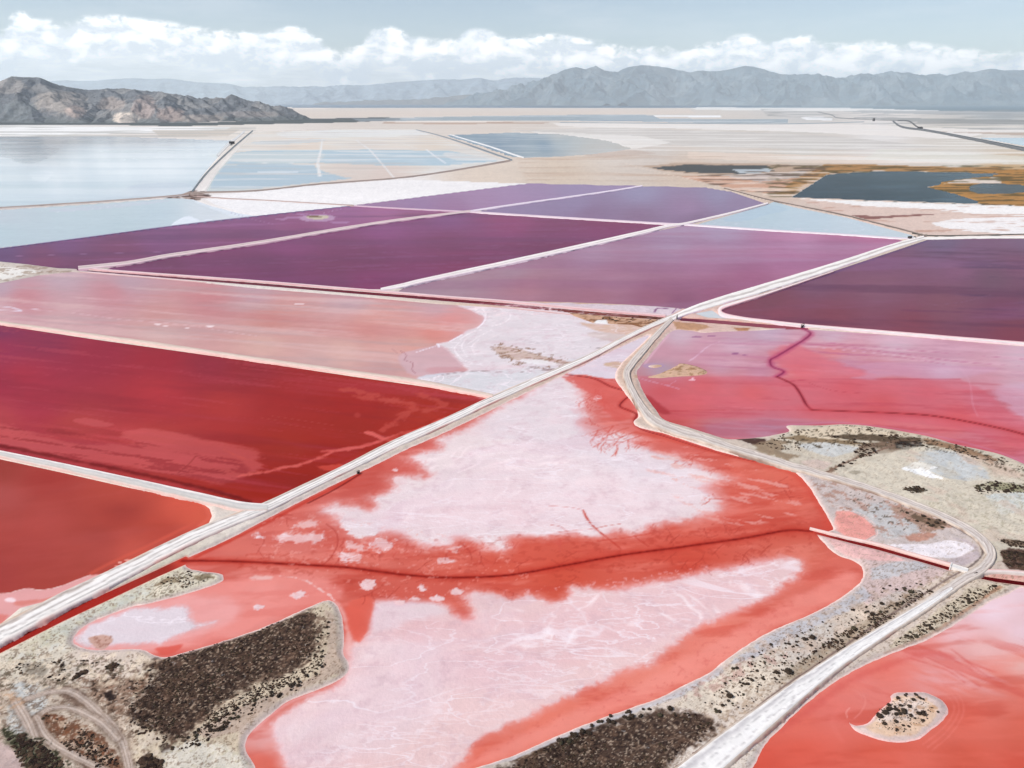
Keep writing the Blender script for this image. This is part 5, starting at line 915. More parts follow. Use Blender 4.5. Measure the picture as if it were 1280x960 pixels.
# pressure ridges and hairline cracks of the crust
mp = t.new('ShaderNodeMapping'); t.put(mp.inputs['Vector'], pos); mp.inputs['Rotation'].default_value = (0, 0, R(-38)); mp.inputs['Scale'].default_value = (0.45, 1.35, 1)
vpos = mp.outputs[0]
def veins(sc_, wdt, det, dis, off):
    n_ = t.noise(t.vm('ADD', vpos, (off, off, 0)), sc_, det, 0.5, dis)
    return t.m('SUBTRACT', 1.0, t.rng(t.m('ABSOLUTE', t.m('SUBTRACT', n_, 0.5)), 0.0, wdt))
va = t.m('MULTIPLY', veins(0.030, 0.010, 6, 0.7, 0), t.rng(t.noise(pos, 0.02, 3, 0.5), 0.40, 0.60))
vb = t.m('MULTIPLY', veins(0.085, 0.016, 6, 0.5, 40), t.rng(t.noise(t.vm('ADD', pos, (70, 0, 0)), 0.03, 3, 0.5), 0.42, 0.62))
vc = t.m('MULTIPLY', t.m('MULTIPLY', veins(0.22, 0.03, 4, 0.4, 90), 0.6), t.rng(t.noise(t.vm('ADD', pos, (0, 170, 0)), 0.025, 3, 0.5), 0.42, 0.62))
vsum = t.m('MULTIPLY', t.m('MAXIMUM', t.m('MAXIMUM', va, vb), vc), t.m('MULTIPLY', cru, 0.6))
base = t.mix(vsum, base, (0.97, 0.86, 0.88, 1))
stn = t.m('MULTIPLY', t.rng(t.noise(t.vm('MULTIPLY', pos, (0.02, 0.045, 1)), 1.0, 8, 0.68, 0.5), 0.48, 0.72), t.m('MULTIPLY', cru, 0.42))
base = t.mix(stn, base, t.mix(1.0, base, (0.93, 0.74, 0.76, 1), 'MULTIPLY'))
t.put(b.inputs['Base Color'], base)
t.put(b.inputs['Roughness'], t.m('ADD', t.rng(cru, 0, 1, 0.0, 0.6), t.rng(wet, 0.1, 0.5, 0.26, 0.10))); b.inputs['IOR'].default_value = 1.35
t.put(b.inputs['Specular IOR Level'], wet)
bm = t.new('ShaderNodeBump'); bm.inputs['Distance'].default_value = 0.25
t.put(bm.inputs['Height'], t.m('MULTIPLY', t.noise(pos, 0.8, 5, 0.65), t.m('ADD', t.m('MULTIPLY', cru, 0.9), t.rng(wet, 0.1, 0.5, 0.05, 0.004)))); bm.inputs['Strength'].default_value = 0.5
t.l.new(bm.outputs[0], b.inputs['Normal'])
# dry ground
m_soil, t, b = mat('salt_soil')
pos = t.new('ShaderNodeNewGeometry').outputs['Position']
pc = attr(t, 'pigment')
g0 = t.noise(pos, 2.2, 6, 0.75); g1 = t.noise(pos, 0.3, 7, 0.68, 0.3); g2 = t.noise(pos, 0.04, 6, 0.6)
g3 = t.noise(t.vm('MULTIPLY', pos, (0.0012, 0.006, 1)), 1.0, 8, 0.62)
kk = t.m('ADD', 1.0, t.m('MULTIPLY', t.m('SUBTRACT', g0, 0.5), 0.55)); kk = t.m('ADD', kk, t.m('MULTIPLY', t.m('SUBTRACT', g1, 0.5), 0.75))
kk = t.m('ADD', kk, t.m('MULTIPLY', t.m('SUBTRACT', g2, 0.5), 0.2)); kk = t.m('ADD', kk, t.m('MULTIPLY', t.m('SUBTRACT', g3, 0.5), 0.25))
c0 = t.mix(1.0, pc, t.xyz(kk, kk, kk), 'MULTIPLY')
pm = t.noise(t.vm('ADD', pos, (300, 90, 0)), 0.55, 5, 0.7)
c1 = t.mix(t.rng(pm, 0.62, 0.74, 0, 0.45), c0, t.mix(1.0, c0, (0.55, 0.46, 0.38, 1), 'MULTIPLY'))     # crumbs of dark litter
c2 = t.mix(t.rng(pm, 0.38, 0.26, 0, 0.35), c1, (0.80, 0.77, 0.74, 1))
pg = t.noise(t.vm('ADD', pos, (30, 590, 0)), 1.7, 5, 0.75)
c2 = t.mix(t.rng(pg, 0.54, 0.70, 0, 0.5), c2, t.mix(1.0, c2, (0.52, 0.45, 0.38, 1), 'MULTIPLY'))                            # salt efflorescence
t.put(b.inputs['Base Color'], c2); b.inputs['Roughness'].default_value = 0.9; b.inputs['Specular IOR Level'].default_value = 0.15
bm = t.new('ShaderNodeBump'); bm.inputs['Distance'].default_value = 0.5; bm.inputs['Strength'].default_value = 0.6
t.put(bm.inputs['Height'], g1); t.l.new(bm.outputs[0], b.inputs['Normal'])
# packed dike tops
m_road, t, b = mat('packed_salt_road')
pos = t.new('ShaderNodeNewGeometry').outputs['Position']
pc = attr(t, 'pigment'); g0 = t.noise(pos, 1.5, 6, 0.7); g1 = t.noise(pos, 0.25, 6, 0.6)
kk = t.m('ADD', 1.05, t.m('ADD', t.m('MULTIPLY', t.m('SUBTRACT', g0, 0.5), 0.18), t.m('MULTIPLY', t.m('SUBTRACT', g1, 0.5), 0.16)))
t.put(b.inputs['Base Color'], t.mix(1.0, pc, t.xyz(kk, t.m('MULTIPLY', kk, 0.985), t.m('MULTIPLY', kk, 0.965)), 'MULTIPLY')); b.inputs['Roughness'].default_value = 0.85; b.inputs['Specular IOR Level'].default_value = 0.2
bm = t.new('ShaderNodeBump'); bm.inputs['Distance'].default_value = 0.12; bm.inputs['Strength'].default_value = 0.3
t.put(bm.inputs['Height'], g0); t.l.new(bm.outputs[0], b.inputs['Normal'])
# rock
def rockmat(name, sc_, amt):
    m_, t, b = mat(name)
    pos = t.new('ShaderNodeNewGeometry').outputs['Position']; pc = attr(t, 'pigment')
    a0 = t.noise(pos, sc_, 8, 0.68, 0.4); a1 = t.noise(t.vm('MULTIPLY', pos, (1, 1, 5)), sc_ * 0.35, 7, 0.6, 0.6); a2 = t.noise(pos, sc_ * 6, 4, 0.7)
    kk = t.m('ADD', 1.0, t.m('MULTIPLY', t.m('SUBTRACT', a0, 0.5), 1.2 * amt)); kk = t.m('ADD', kk, t.m('MULTIPLY', t.m('SUBTRACT', a1, 0.5), 0.8 * amt))
    kk = t.m('ADD', kk, t.m('MULTIPLY', t.m('SUBTRACT', a2, 0.5), 0.8 * amt), clamp=False)
    kk = t.m('MAXIMUM', kk, 0.15)
    t.put(b.inputs['Base Color'], t.mix(1.0, pc, t.xyz(kk, kk, kk), 'MULTIPLY')); b.inputs['Roughness'].default_value = 0.95; b.inputs['Specular IOR Level'].default_value = 0.1
    bm = t.new('ShaderNodeBump'); bm.inputs['Distance'].default_value = 0.3 / sc_; bm.inputs['Strength'].default_value = 0.9
    t.put(bm.inputs['Height'], a0); t.l.new(bm.outputs[0], b.inputs['Normal'])
    return m_
m_rock = rockmat('desert_rock', 0.024, 1.3); m_far = rockmat('far_rock', 0.0025, 1.2)
def plain(name, col, rough=0.85, sc_=8, amt=0.4):
    m_, t, b = mat(name); tc = t.new('ShaderNodeNewGeometry').outputs['Position']
    n_ = t.noise(tc, sc_, 5, 0.7); kk = t.m('ADD', 1.0 - amt / 2, t.m('MULTIPLY', n_, amt))
    t.put(b.inputs['Base Color'], t.mix(1.0, L4(col), t.xyz(kk, kk, kk), 'MULTIPLY')); b.inputs['Roughness'].default_value = rough
    b.inputs['Specular IOR Level'].default_value = 0.2
    return m_
m_bush = plain('saltbush_foliage', (62, 50, 40), 0.95, 3.0, 0.9)
m_bush2 = plain('greasewood_foliage', (74, 66, 50), 0.95, 3.0, 0.8)
m_conc = plain('bleached_concrete', (232, 226, 220), 0.8, 1.0, 0.2)
m_dark = plain('weathered_steel', (70, 66, 64), 0.6, 2.0, 0.4)
m_wood = plain('grey_timber', (120, 108, 98), 0.9, 2.0, 0.5)
m_wall = plain('pale_shed_wall', (200, 200, 198), 0.7, 0.3, 0.2)

# ============================================================ MESH BUILDING
def mesh_np(name, V, Fc, mats, cols_=None, extra=None, smooth_=True, kind=None, parent=None):
    me = bpy.data.meshes.new(name)
    V = np.ascontiguousarray(V, np.float32); Fc = np.ascontiguousarray(Fc, np.int32)
    k = Fc.shape[1]
    me.vertices.add(len(V)); me.vertices.foreach_set('co', V.ravel())
    me.loops.add(Fc.size); me.loops.foreach_set('vertex_index', Fc.ravel())
    me.polygons.add(len(Fc)); me.polygons.foreach_set('loop_start', np.arange(0, Fc.size, k, dtype=np.int32))
    me.polygons.foreach_set('use_smooth', np.full(len(Fc), smooth_))
    if cols_ is not None:
        a = me.attributes.new('pigment', 'FLOAT_COLOR', 'POINT')
        c = np.ones((len(V), 4), np.float32); c[:, :3] = lin(cols_); a.data.foreach_set('color', c.ravel())
    for n_, v_ in (extra or {}).items():
        a = me.attributes.new(n_, 'FLOAT', 'POINT'); a.data.foreach_set('value', np.ascontiguousarray(v_, np.float32).ravel())
    me.materials.append(mats); me.update(calc_edges=True)
    o = bpy.data.objects.new(name, me); COL.objects.link(o)
    if kind: o['kind'] = kind
    if parent: o.parent = parent
    return o
def submesh(name, cellmask, Z, C, m_, extra=None, kind='structure'):
    r, c = np.nonzero(cellmask)
    idx = np.stack([r * NC + c, r * NC + c + 1, (r + 1) * NC + c + 1, (r + 1) * NC + c], 1)[:, ::-1]
    u, inv = np.unique(idx.ravel(), return_inverse=True)
    V = np.stack([WX.ravel()[u], WY.ravel()[u], Z.ravel()[u]], 1)
    return mesh_np(name, V, inv.reshape(-1, 4), m_, C.reshape(-1, 3)[u], {k: v.ravel()[u] for k, v in (extra or {}).items()}, kind=kind)
LC = np.clip(LC * np.array((1.0, 0.988, 0.972), np.float32), 0, 253)
# ground relief: banks rise out of the brine
nl = fbm(WX / 7, WY / 7, 4, 0.55, 61)
Z = np.where(FP > 0, -np.minimum(FP * 0.25, 0.8), np.minimum(-FP * 0.28, 0.45 + 0.18 * nl) * 1.0)
Z = np.where(FP < -1.5, Z + 0.10 * nl * sstep(-FP, 1.5, 5), Z)
Z = Z * np.where(GY < 190, 0.6, 1)
mx = lambda A: np.maximum.reduce([A[:-1, :-1], A[1:, :-1], A[:-1, 1:], A[1:, 1:]])
mn = lambda A: np.minimum.reduce([A[:-1, :-1], A[1:, :-1], A[:-1, 1:], A[1:, 1:]])
rel = FP / MPP
submesh('ground', mn(rel) < 3.0, Z, LC, m_soil)
cid = FID[:-1, :-1]; pondcell = mx(rel) > 0.0
for i, k in enumerate(PK):
    cm = pondcell & (cid == i)
    if cm.any(): submesh(PONDS[k]['name'], cm, np.zeros_like(Z), PC, m_brine, {'wet': WET, 'crust': CRU})
# one sheet of desert floor below everything, out to the horizon
g = 59000.0
xs = [-45000, -4000, -500, 500, 4000, 45000]; ys = [-3000, -200, 200, 4000, 20000, g]
V = [(x, y, -1.6) for y in ys for x in xs]; Fc = [(j * 6 + i, j * 6 + i + 1, (j + 1) * 6 + i + 1, (j + 1) * 6 + i) for j in range(5) for i in range(5)]
mesh_np('desert_floor', np.array(V), np.array(Fc), m_soil, np.tile((205, 190, 176), (len(V), 1)), kind='structure')

# ============================================================ DIKES AND ROADS: raised ribbons with banks and wheel tracks
zoff = [0.0]
def ribbon(name, pts, wid, stops, h=0.9, step=2.5, rough=0.18, seed=0):
    """pts: centre line; wid: width across the line at each point, both as measured in the photo; stops: pigment across"""
    zoff[0] += 0.006
    p = smooth(pts, n=6); wv = smooth([(i, w_) for i, w_ in enumerate(wid)], n=6)[:, 1]
    L = np.concatenate([[0], np.cumsum(np.hypot(*np.diff(p, axis=0).T))]); n_ = max(int(L[-1] / step), 4)
    s = np.linspace(0, L[-1], n_); x = np.interp(s, L, p[:, 0]); y = np.interp(s, L, p[:, 1]); ww = np.interp(s, L, wv)
    tx, ty = np.gradient(x), np.gradient(y); q = np.hypot(tx, ty); nx, ny = -ty / q, tx / q
    a = np.stack(P(x + nx * ww / 2, y + ny * ww / 2), 1); b_ = np.stack(P(x - nx * ww / 2, y - ny * ww / 2), 1)
    us = np.array([-1, -0.9, -0.8, -0.66, -0.5, -0.36, -0.22, -0.08, 0.08, 0.22, 0.36, 0.5, 0.66, 0.8, 0.9, 1])
    prof = np.array([-0.3, 0.55, 0.95, 1.0, 0.98, 0.93, 0.99, 1.02, 1.02, 0.99, 0.93, 0.98, 1.0, 0.95, 0.55, -0.3])
    T = (us[None, :, None] + 1) / 2
    V = b_[:, None, :] * (1 - T) + a[:, None, :] * T
    V = V.reshape(-1, 2)
    m_ = np.repeat(1.0 / (CP / H * (y - YH)), len(us))
    hh = min(h, 9) * prof[None, :] * np.ones((n_, 1)) + zoff[0]
    Ls = np.concatenate([[0], np.cumsum(np.hypot(*np.diff((a + b_) / 2, axis=0).T))]); along = np.repeat(Ls, len(us)) / (m_ * 1.0); acr = np.tile(us, n_)
    jit = fbm(along / 26, acr * 1.1, 4, 0.55, seed + 3)
    hh = hh.ravel() + 0.03 * jit
    U = np.tile(us, n_) + rough * jit
    # ragged edges
    side = np.tile(np.where(np.abs(us) > 0.95, np.sign(us), 0), n_)
    dirv = np.repeat(a - b_, len(us), axis=0); V = V + dirv * (side * (jit * 0.05 + 0.10 * fbm(along / 5, acr, 4, 0.65, seed + 21)))[:, None]
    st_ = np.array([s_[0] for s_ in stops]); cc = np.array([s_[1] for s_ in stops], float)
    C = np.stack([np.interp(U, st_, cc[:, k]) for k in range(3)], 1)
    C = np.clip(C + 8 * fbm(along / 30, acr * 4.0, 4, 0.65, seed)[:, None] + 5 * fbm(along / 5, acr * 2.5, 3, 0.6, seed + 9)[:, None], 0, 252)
    K = len(us); r = np.arange(n_ - 1)[:, None] * K + np.arange(K - 1)[None, :]
    Fc = np.stack([r, r + 1, r + K + 1, r + K], -1).reshape(-1, 4)
    return mesh_np(name, np.column_stack([V, hh]), Fc, m_road, C, kind='structure')
W_ = (244, 238, 232); GR = (178, 172, 168); TAN = (205, 178, 156); PK_ = (236, 212, 208); LG = (222, 214, 208)
ribbon('dike_road', [(-95, 844), (0, 796), (80, 754), (140, 724.5), (200, 694), (262, 664), (330, 637), (380, 613), (430, 589), (470, 568.5), (500, 554), (560, 527.5), (620, 499), (700, 464), (740, 446), (790, 419.5), (840, 397)],
       [30, 27, 25, 22, 20, 17, 14, 12, 11, 12, 12, 10.5, 10, 8.5, 7.5, 7, 6], [(-1, (214, 160, 140)), (-.86, TAN), (-.62, LG), (-.5, (168, 150, 140)), (-.4, W_), (-.12, (244, 238, 234)), (0, (188, 178, 172)), (.1, W_), (.3, W_), (.42, GR), (.55, W_), (.8, (236, 220, 212)), (1, (226, 160, 148))], seed=1)
ribbon('dike_road', [(838, 400), (858, 391), (890, 380), (960, 359), (1042, 333.5), (1120, 307.5), (1155, 297.5)], [7, 8.5, 10.5, 11, 9.5, 7, 5], [(-1, PK_), (-.7, W_), (-.3, W_), (-.12, (196, 186, 180)), (.1, (206, 196, 190)), (.3, W_), (.8, W_), (1, (226, 190, 205))], seed=2)
ribbon('dike_road', [(98, 336.2), (160, 329.5), (215, 319.8), (320, 304.5), (430, 286), (495, 276), (588, 264.5)], [6, 5.5, 5, 4.5, 4, 3.6, 3], [(-1, (190, 150, 160)), (-.5, (226, 204, 204)), (-.1, (190, 172, 166)), (.3, (230, 210, 208)), (1, (205, 165, 178))], seed=3)
ribbon('salt_dike', [(586, 264.8), (640, 256.5), (755, 240.3), (803, 232.6)], [2.6, 2.0, 1.8, 1.6], [(-1, (232, 220, 228)), (1, (232, 214, 226))], h=0.7, seed=4)
ribbon('dike_road', [(476, 363), (505, 357.5), (530, 351.5), (640, 327.8), (740, 305.5), (800, 291.8), (836, 283), (857, 280), (915, 266.5), (960, 254.5)], [4, 6, 6.3, 6.3, 5.8, 5.2, 4, 3.2, 2.6, 2.0], [(-1, (220, 184, 194)), (-.6, W_), (-.1, (238, 226, 224)), (0, (205, 190, 184)), (.2, W_), (1, (226, 200, 210))], seed=5)
ribbon('salt_dike', [(586, 265), (640, 268.6), (740, 274.7), (800, 278.3), (832, 280.2), (850, 281)], [2.2, 2.2, 2.2, 2.2, 2.4, 2.6], [(-1, (226, 200, 212)), (1, (232, 214, 218))], h=0.7, seed=6)
ribbon('salt_dike', [(855, 281), (960, 288.1), (1060, 294), (1126, 298.5), (1150, 299)], [2, 1.9, 1.9, 2.0, 3], [(-1, (226, 204, 216)), (1, (236, 226, 228))], h=0.7, seed=7)
ribbon('canal_bank', [(112, 336.4), (150, 339.8), (320, 352.2), (440, 362), (497, 366.6), (560, 372), (640, 378), (740, 387.6), (832, 395.4)], [2.4, 2.4, 2.4, 2.4, 2.6, 2.6, 2.6, 2.8, 3], [(-1, (214, 176, 182)), (0, (236, 210, 210)), (1, (210, 160, 160))], h=0.7, seed=8)
ribbon('canal_bank', [(100, 339.6), (150, 343.8), (320, 358), (440, 368.3), (520, 374.8), (640, 385), (740, 395.2), (830, 402.4)], [2.2, 2.0, 2.2, 2.2, 2.4, 2.4, 2.6, 3], [(-1, (206, 172, 176)), (0, (236, 214, 214)), (1, (206, 160, 156))], h=0.15, seed=9)
ribbon('canal_bank', [(1042, 340), (960, 367.5), (930, 376.5), (906, 384), (899.5, 388.5), (905, 394), (930, 399), (960, 402.8), (1010, 408.2), (1120, 417.3), (1200, 424), (1280, 430.5), (1380, 438.5)], [1, 2.5, 4, 5, 6, 4.5, 3.6, 4.2, 4.2, 4.2, 4.2, 4.5, 5], [(-1, (216, 150, 160)), (-.4, (240, 206, 206)), (.2, W_), (1, (226, 196, 200))], h=0.7, seed=10)
ribbon('salt_dike', [(1148, 298.5), (1220, 297.4), (1300, 296.6), (1380, 296)], [3, 2.0, 2, 2], [(-1, W_), (1, W_)], h=0.7, seed=11)
ribbon('dike_road', [(-95, 391), (0, 404.5), (160, 426.7), (320, 450.3), (440, 467.2), (521, 478.6), (571, 488), (616, 497)], [4, 4.2, 5, 5.2, 5.5, 6, 6, 5], [(-1, (150, 110, 112)), (-.75, (206, 186, 172)), (-.1, (222, 200, 186)), (.3, (236, 212, 198)), (1, (232, 190, 182))], seed=12)
ribbon('dike_road', [(-95, 549.5), (0, 569), (80, 585.8), (160, 603.5), (240, 621.5), (300, 635), (335, 637)], [8, 8.5, 9.5, 10.5, 12, 13, 10], [(-1, W_), (-.6, (248, 236, 230)), (-.4, (206, 202, 198)), (.2, (214, 208, 202)), (.6, (206, 200, 192)), (1, (222, 190, 180))], seed=13)
R2 = [(840, 400), (827, 413), (806, 437), (790, 456), (783, 468), (786, 482), (793, 496), (802, 511), (816, 527), (842, 539), (880, 550.5), (930, 567), (980, 582), (1030, 596), (1080, 611), (1130, 628.5), (1180, 649), (1212, 666), (1232, 684), (1238, 698), (1227, 713), (1206, 726), (1180, 743), (1150, 764), (1100, 795), (1048, 829), (1003, 862), (953, 902), (890, 953), (830, 1003)]
W2 = [6, 7.5, 9, 10, 10, 10, 10, 11, 14, 13, 11, 10.5, 10, 9, 9, 9.5, 10, 12, 14, 15, 15, 15, 16, 17, 19, 23, 29, 38, 47, 54]
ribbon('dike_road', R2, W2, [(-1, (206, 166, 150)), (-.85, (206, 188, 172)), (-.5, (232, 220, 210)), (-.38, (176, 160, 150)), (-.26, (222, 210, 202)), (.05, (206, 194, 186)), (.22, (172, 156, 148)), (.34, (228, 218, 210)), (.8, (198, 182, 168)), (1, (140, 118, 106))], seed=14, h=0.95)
ribbon('salt_road_surface', [(1189, 739), (1160, 758), (1100, 795.5), (1048, 829.5), (1003, 862.5), (953, 902.5), (890, 953.5), (830, 1003)], [5, 10, 15, 19.5, 26, 34, 43, 50], [(-1, (240, 234, 228)), (-.5, (248, 244, 240)), (-.44, (206, 200, 198)), (-.36, (248, 244, 240)), (.02, (242, 238, 234)), (.1, (200, 196, 194)), (.18, (244, 240, 236)), (.58, (196, 190, 190)), (.68, (242, 238, 234)), (1, (226, 218, 212))], seed=15, h=1.02, rough=0.22)
ribbon('dike_road', [(1212, 719), (1240, 716.5), (1280, 719), (1380, 729)], [6, 6, 6, 6], [(-1, (222, 168, 158)), (0, (232, 216, 210)), (1, (200, 186, 176))], seed=16, h=0.7)
ribbon('canal_bank', [(1012, 661.5), (1058, 673), (1100, 682.2), (1150, 696.5), (1188, 707)], [2, 2.6, 2.6, 2.6, 3], [(-1, (206, 140, 132)), (0, (240, 214, 206)), (1, (226, 200, 192))], seed=17, h=0.5)
D = [(-1, (150, 128, 116)), (0, (160, 136, 124)), (1, (196, 184, 180))]
ribbon('earth_dike', [(-95, 266.3), (0, 260.6), (60, 256.8), (120, 253), (200, 247), (236, 243.6)], [1.8, 1.8, 1.6, 1.6, 1.7, 2.4], D, seed=18, h=1.0)
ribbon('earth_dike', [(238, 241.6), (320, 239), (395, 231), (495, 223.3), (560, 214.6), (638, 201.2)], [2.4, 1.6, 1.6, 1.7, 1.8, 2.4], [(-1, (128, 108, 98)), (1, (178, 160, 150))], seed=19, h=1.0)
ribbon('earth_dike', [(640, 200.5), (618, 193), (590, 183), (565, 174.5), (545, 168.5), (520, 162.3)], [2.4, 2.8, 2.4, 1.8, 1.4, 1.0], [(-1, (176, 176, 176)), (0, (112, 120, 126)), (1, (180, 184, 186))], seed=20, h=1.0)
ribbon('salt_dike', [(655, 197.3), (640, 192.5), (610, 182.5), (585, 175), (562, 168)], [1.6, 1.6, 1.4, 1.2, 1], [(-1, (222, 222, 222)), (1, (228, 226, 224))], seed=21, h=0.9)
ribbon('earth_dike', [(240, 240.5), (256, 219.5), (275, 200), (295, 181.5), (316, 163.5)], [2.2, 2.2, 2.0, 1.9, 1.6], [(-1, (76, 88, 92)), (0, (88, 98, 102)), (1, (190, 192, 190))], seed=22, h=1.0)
ribbon('salt_dike', [(272, 195), (283, 183), (294, 174), (306, 164)], [3, 3.5, 3, 2], [(-1, (198, 200, 200)), (1, (236, 232, 226))], seed=23, h=0.9)
ribbon('earth_dike', [(246, 246), (287, 248.9), (320, 250.3), (360, 252.6), (410, 255.6), (442, 257.5)], [1.3, 1.1, 1.0, 1.0, 1.0, 1.4], [(-1, (168, 140, 132)), (1, (190, 166, 158))], seed=24, h=0.8)
ribbon('salt_dike', [(-95, 321.3), (0, 310.4), (100, 297.7), (220, 281.8), (320, 270.2), (440, 257.2)], [1.3, 1.3, 1.2, 1.1, 1, 1], [(-1, (190, 196, 204)), (1, (120, 96, 136))], h=0.1, seed=30)
ribbon('earth_dike', [(905, 235.5), (957, 249), (1000, 258), (1060, 270.3), (1135, 289.3), (1158, 296)], [1.2, 1.6, 1.8, 2, 2.2, 2.4], [(-1, (206, 186, 172)), (.2, (132, 114, 104)), (1, (110, 96, 88))], seed=31, h=0.6)
ribbon('earth_dike', [(1140, 292), (1160, 295), (1200, 295), (1290, 293.2), (1380, 291.5)], [2, 1.4, 1.2, 1.2, 1.4], [(-1, (120, 112, 100)), (1, (74, 70, 62))], seed=32, h=0.6)
ribbon('salt_dike', [(438, 257.2), (510, 261.4), (586, 265)], [1.3, 1.5, 1.8], [(-1, (226, 200, 210)), (1, (206, 170, 188))], h=0.4, seed=33)
ribbon('railway_embankment', [(1116, 151.5), (1128, 159), (1160, 163.5), (1205, 172), (1280, 187), (1380, 207)], [2, 2.4, 2.8, 3.6, 5, 7], [(-1, (84, 92, 96)), (-.2, (92, 98, 100)), (.1, (150, 146, 142)), (.4, (96, 100, 102)), (1, (120, 120, 118))], seed=25, h=2.0)
ribbon('earth_dike', [(1122, 151), (1136, 151.5), (1146, 158.5), (1152, 161)], [1.2, 1.8, 1.8, 1.4], [(-1, (88, 92, 92)), (1, (110, 108, 104))], seed=26, h=2)
ribbon('earth_dike', [(1022, 140), (1040, 144), (1048, 147.5), (1090, 149.8), (1122, 151)], [1, 1.4, 1.2, 0.9, 1], [(-1, (130, 130, 130)), (1, (150, 146, 142))], seed=27, h=2)
ribbon('earth_dike', [(700, 153.3), (860, 154.5), (985, 155), (1080, 152.5)], [0.8, 0.9, 0.9, 0.8], [(-1, (150, 156, 160)), (1, (165, 170, 172))], seed=28, h=2)

# ============================================================ HILLS AND RANGES
def tents(X, Y, ridges, slope, warp=0, wsc=1):
    if warp:
        X, Y = X + warp * fbm(X / wsc, Y / wsc, 4, 0.55, 71), Y + warp * fbm(X / wsc, Y / wsc, 4, 0.55, 77)
    Zt = np.full(X.shape, -1e9)
    for r_ in ridges:
        for a, b_ in zip(r_[:-1], r_[1:]):
            d2, s = seg_dist(X, Y, a[:2], b_[:2]); z = a[2] + (b_[2] - a[2]) * s
            d = np.sqrt(d2)
            Zt = np.maximum(Zt, z - slope * d * (1 - 0.25 * np.exp(-d / 400.0)))
    return Zt
def rp(x, y, Yw):
    X, Z_ = PD(x, y, Yw); return (X, Yw, Z_)
def terrain(name, xpx, Yr, nx, ny, ridges, slope, warp, wsc, ero, esc, base_col, m_, floor=-2.0, paint=None, seed=0, basey=None):
    xs = np.linspace(xpx[0], xpx[1], nx); yy = np.linspace(Yr[0], Yr[1], ny)
    A, Yg = np.meshgrid(xs, yy)
    Xg = PD(A, 131.0, Yg)[0]
    Zt = tents(Xg, Yg, ridges, slope, warp, wsc)
    hmax = np.maximum(Zt, 0)
    e = ridged(Xg / esc, Yg / esc, 5, 0.55, seed + 1) - 0.62
    e2 = fbm(Xg / esc * 3, Yg / esc * 3, 4, 0.6, seed + 2)
    top_ = hmax / (hmax.max() + 1)
    Zt = Zt + ero * (e * 1.6 + e2 * 0.25) * sstep(hmax, -20, ero * 1.5) * (1 - 0.85 * sstep(top_, 0.45, 0.95))
    Zt = np.maximum(Zt, floor - 1)
    # soft fan at the foot
    V = np.stack([Xg, Yg, Zt], -1).reshape(-1, 3)
    C = np.tile(np.array(base_col, float), (len(V), 1))
    if paint: C = paint(V, C)
    r = np.arange(ny - 1)[:, None] * nx + np.arange(nx - 1)[None, :]
    Fc = np.stack([r, r + 1, r + nx + 1, r + nx], -1).reshape(-1, 4)
    keep = Zt.ravel()[Fc].max(1) > floor
    return mesh_np(name, V, Fc[keep], m_, C, kind='structure')
hr = [(-95, 114, 6300), (-45, 108, 6250), (-15, 104, 6200), (0, 101, 6150), (15, 95.5, 6100), (45, 96.5, 6100), (58, 105, 6200), (80, 109, 6350), (105, 112, 6450), (131, 109, 6450), (165, 111, 6400), (195, 113, 6350), (225, 118.5, 6300), (250, 121.5, 6250), (275, 121.5, 6200), (292, 122, 6150), (320, 127, 6080), (350, 134, 6020), (378, 144, 5980), (392, 151, 5960)]
hill = [[rp(*q) for q in hr],
        [rp(*q) for q in ((15, 95.5, 6100), (-5, 112, 5700), (-30, 130, 5350), (-60, 147, 5020))], [rp(*q) for q in ((45, 96.5, 6100), (52, 108, 5800), (70, 122, 5500), (88, 136, 5220), (106, 150, 4980))],
        [rp(*q) for q in ((30, 98, 6000), (22, 118, 5550), (38, 136, 5250), (45, 150, 5000))], [rp(*q) for q in ((80, 109, 6350), (98, 128, 5900), (112, 146, 5350))], [rp(*q) for q in ((131, 109, 6450), (122, 126, 5900), (110, 144, 5350))],
        [rp(*q) for q in ((131, 109, 6450), (150, 124, 5900), (140, 140, 5400), (128, 150, 5100))], [rp(*q) for q in ((165, 111, 6400), (172, 117, 5900), (178, 123.5, 5480), (166, 136, 5250), (150, 148, 5050))], [rp(*q) for q in ((178, 123.5, 5480), (190, 136, 5250), (196, 149, 5000))],
        [rp(*q) for q in ((195, 113, 6350), (203, 122, 5800), (209, 131, 5400), (222, 143, 5150), (238, 151, 5000))], [rp(*q) for q in ((209, 131, 5400), (200, 142, 5150))], [rp(*q) for q in ((225, 118.5, 6300), (228, 130, 5850), (250, 146, 5300))],
        [rp(*q) for q in ((225, 118.5, 6300), (240, 128, 5950), (262, 144, 5450))], [rp(*q) for q in ((250, 121.5, 6250), (262, 133, 5850), (290, 147, 5450))], [rp(*q) for q in ((275, 121.5, 6200), (285, 133, 5850), (315, 147, 5500))], [rp(*q) for q in ((292, 122, 6150), (310, 135, 5850), (340, 148, 5600))], [rp(*q) for q in ((320, 127, 6080), (336, 138, 5850), (362, 149, 5700))]]
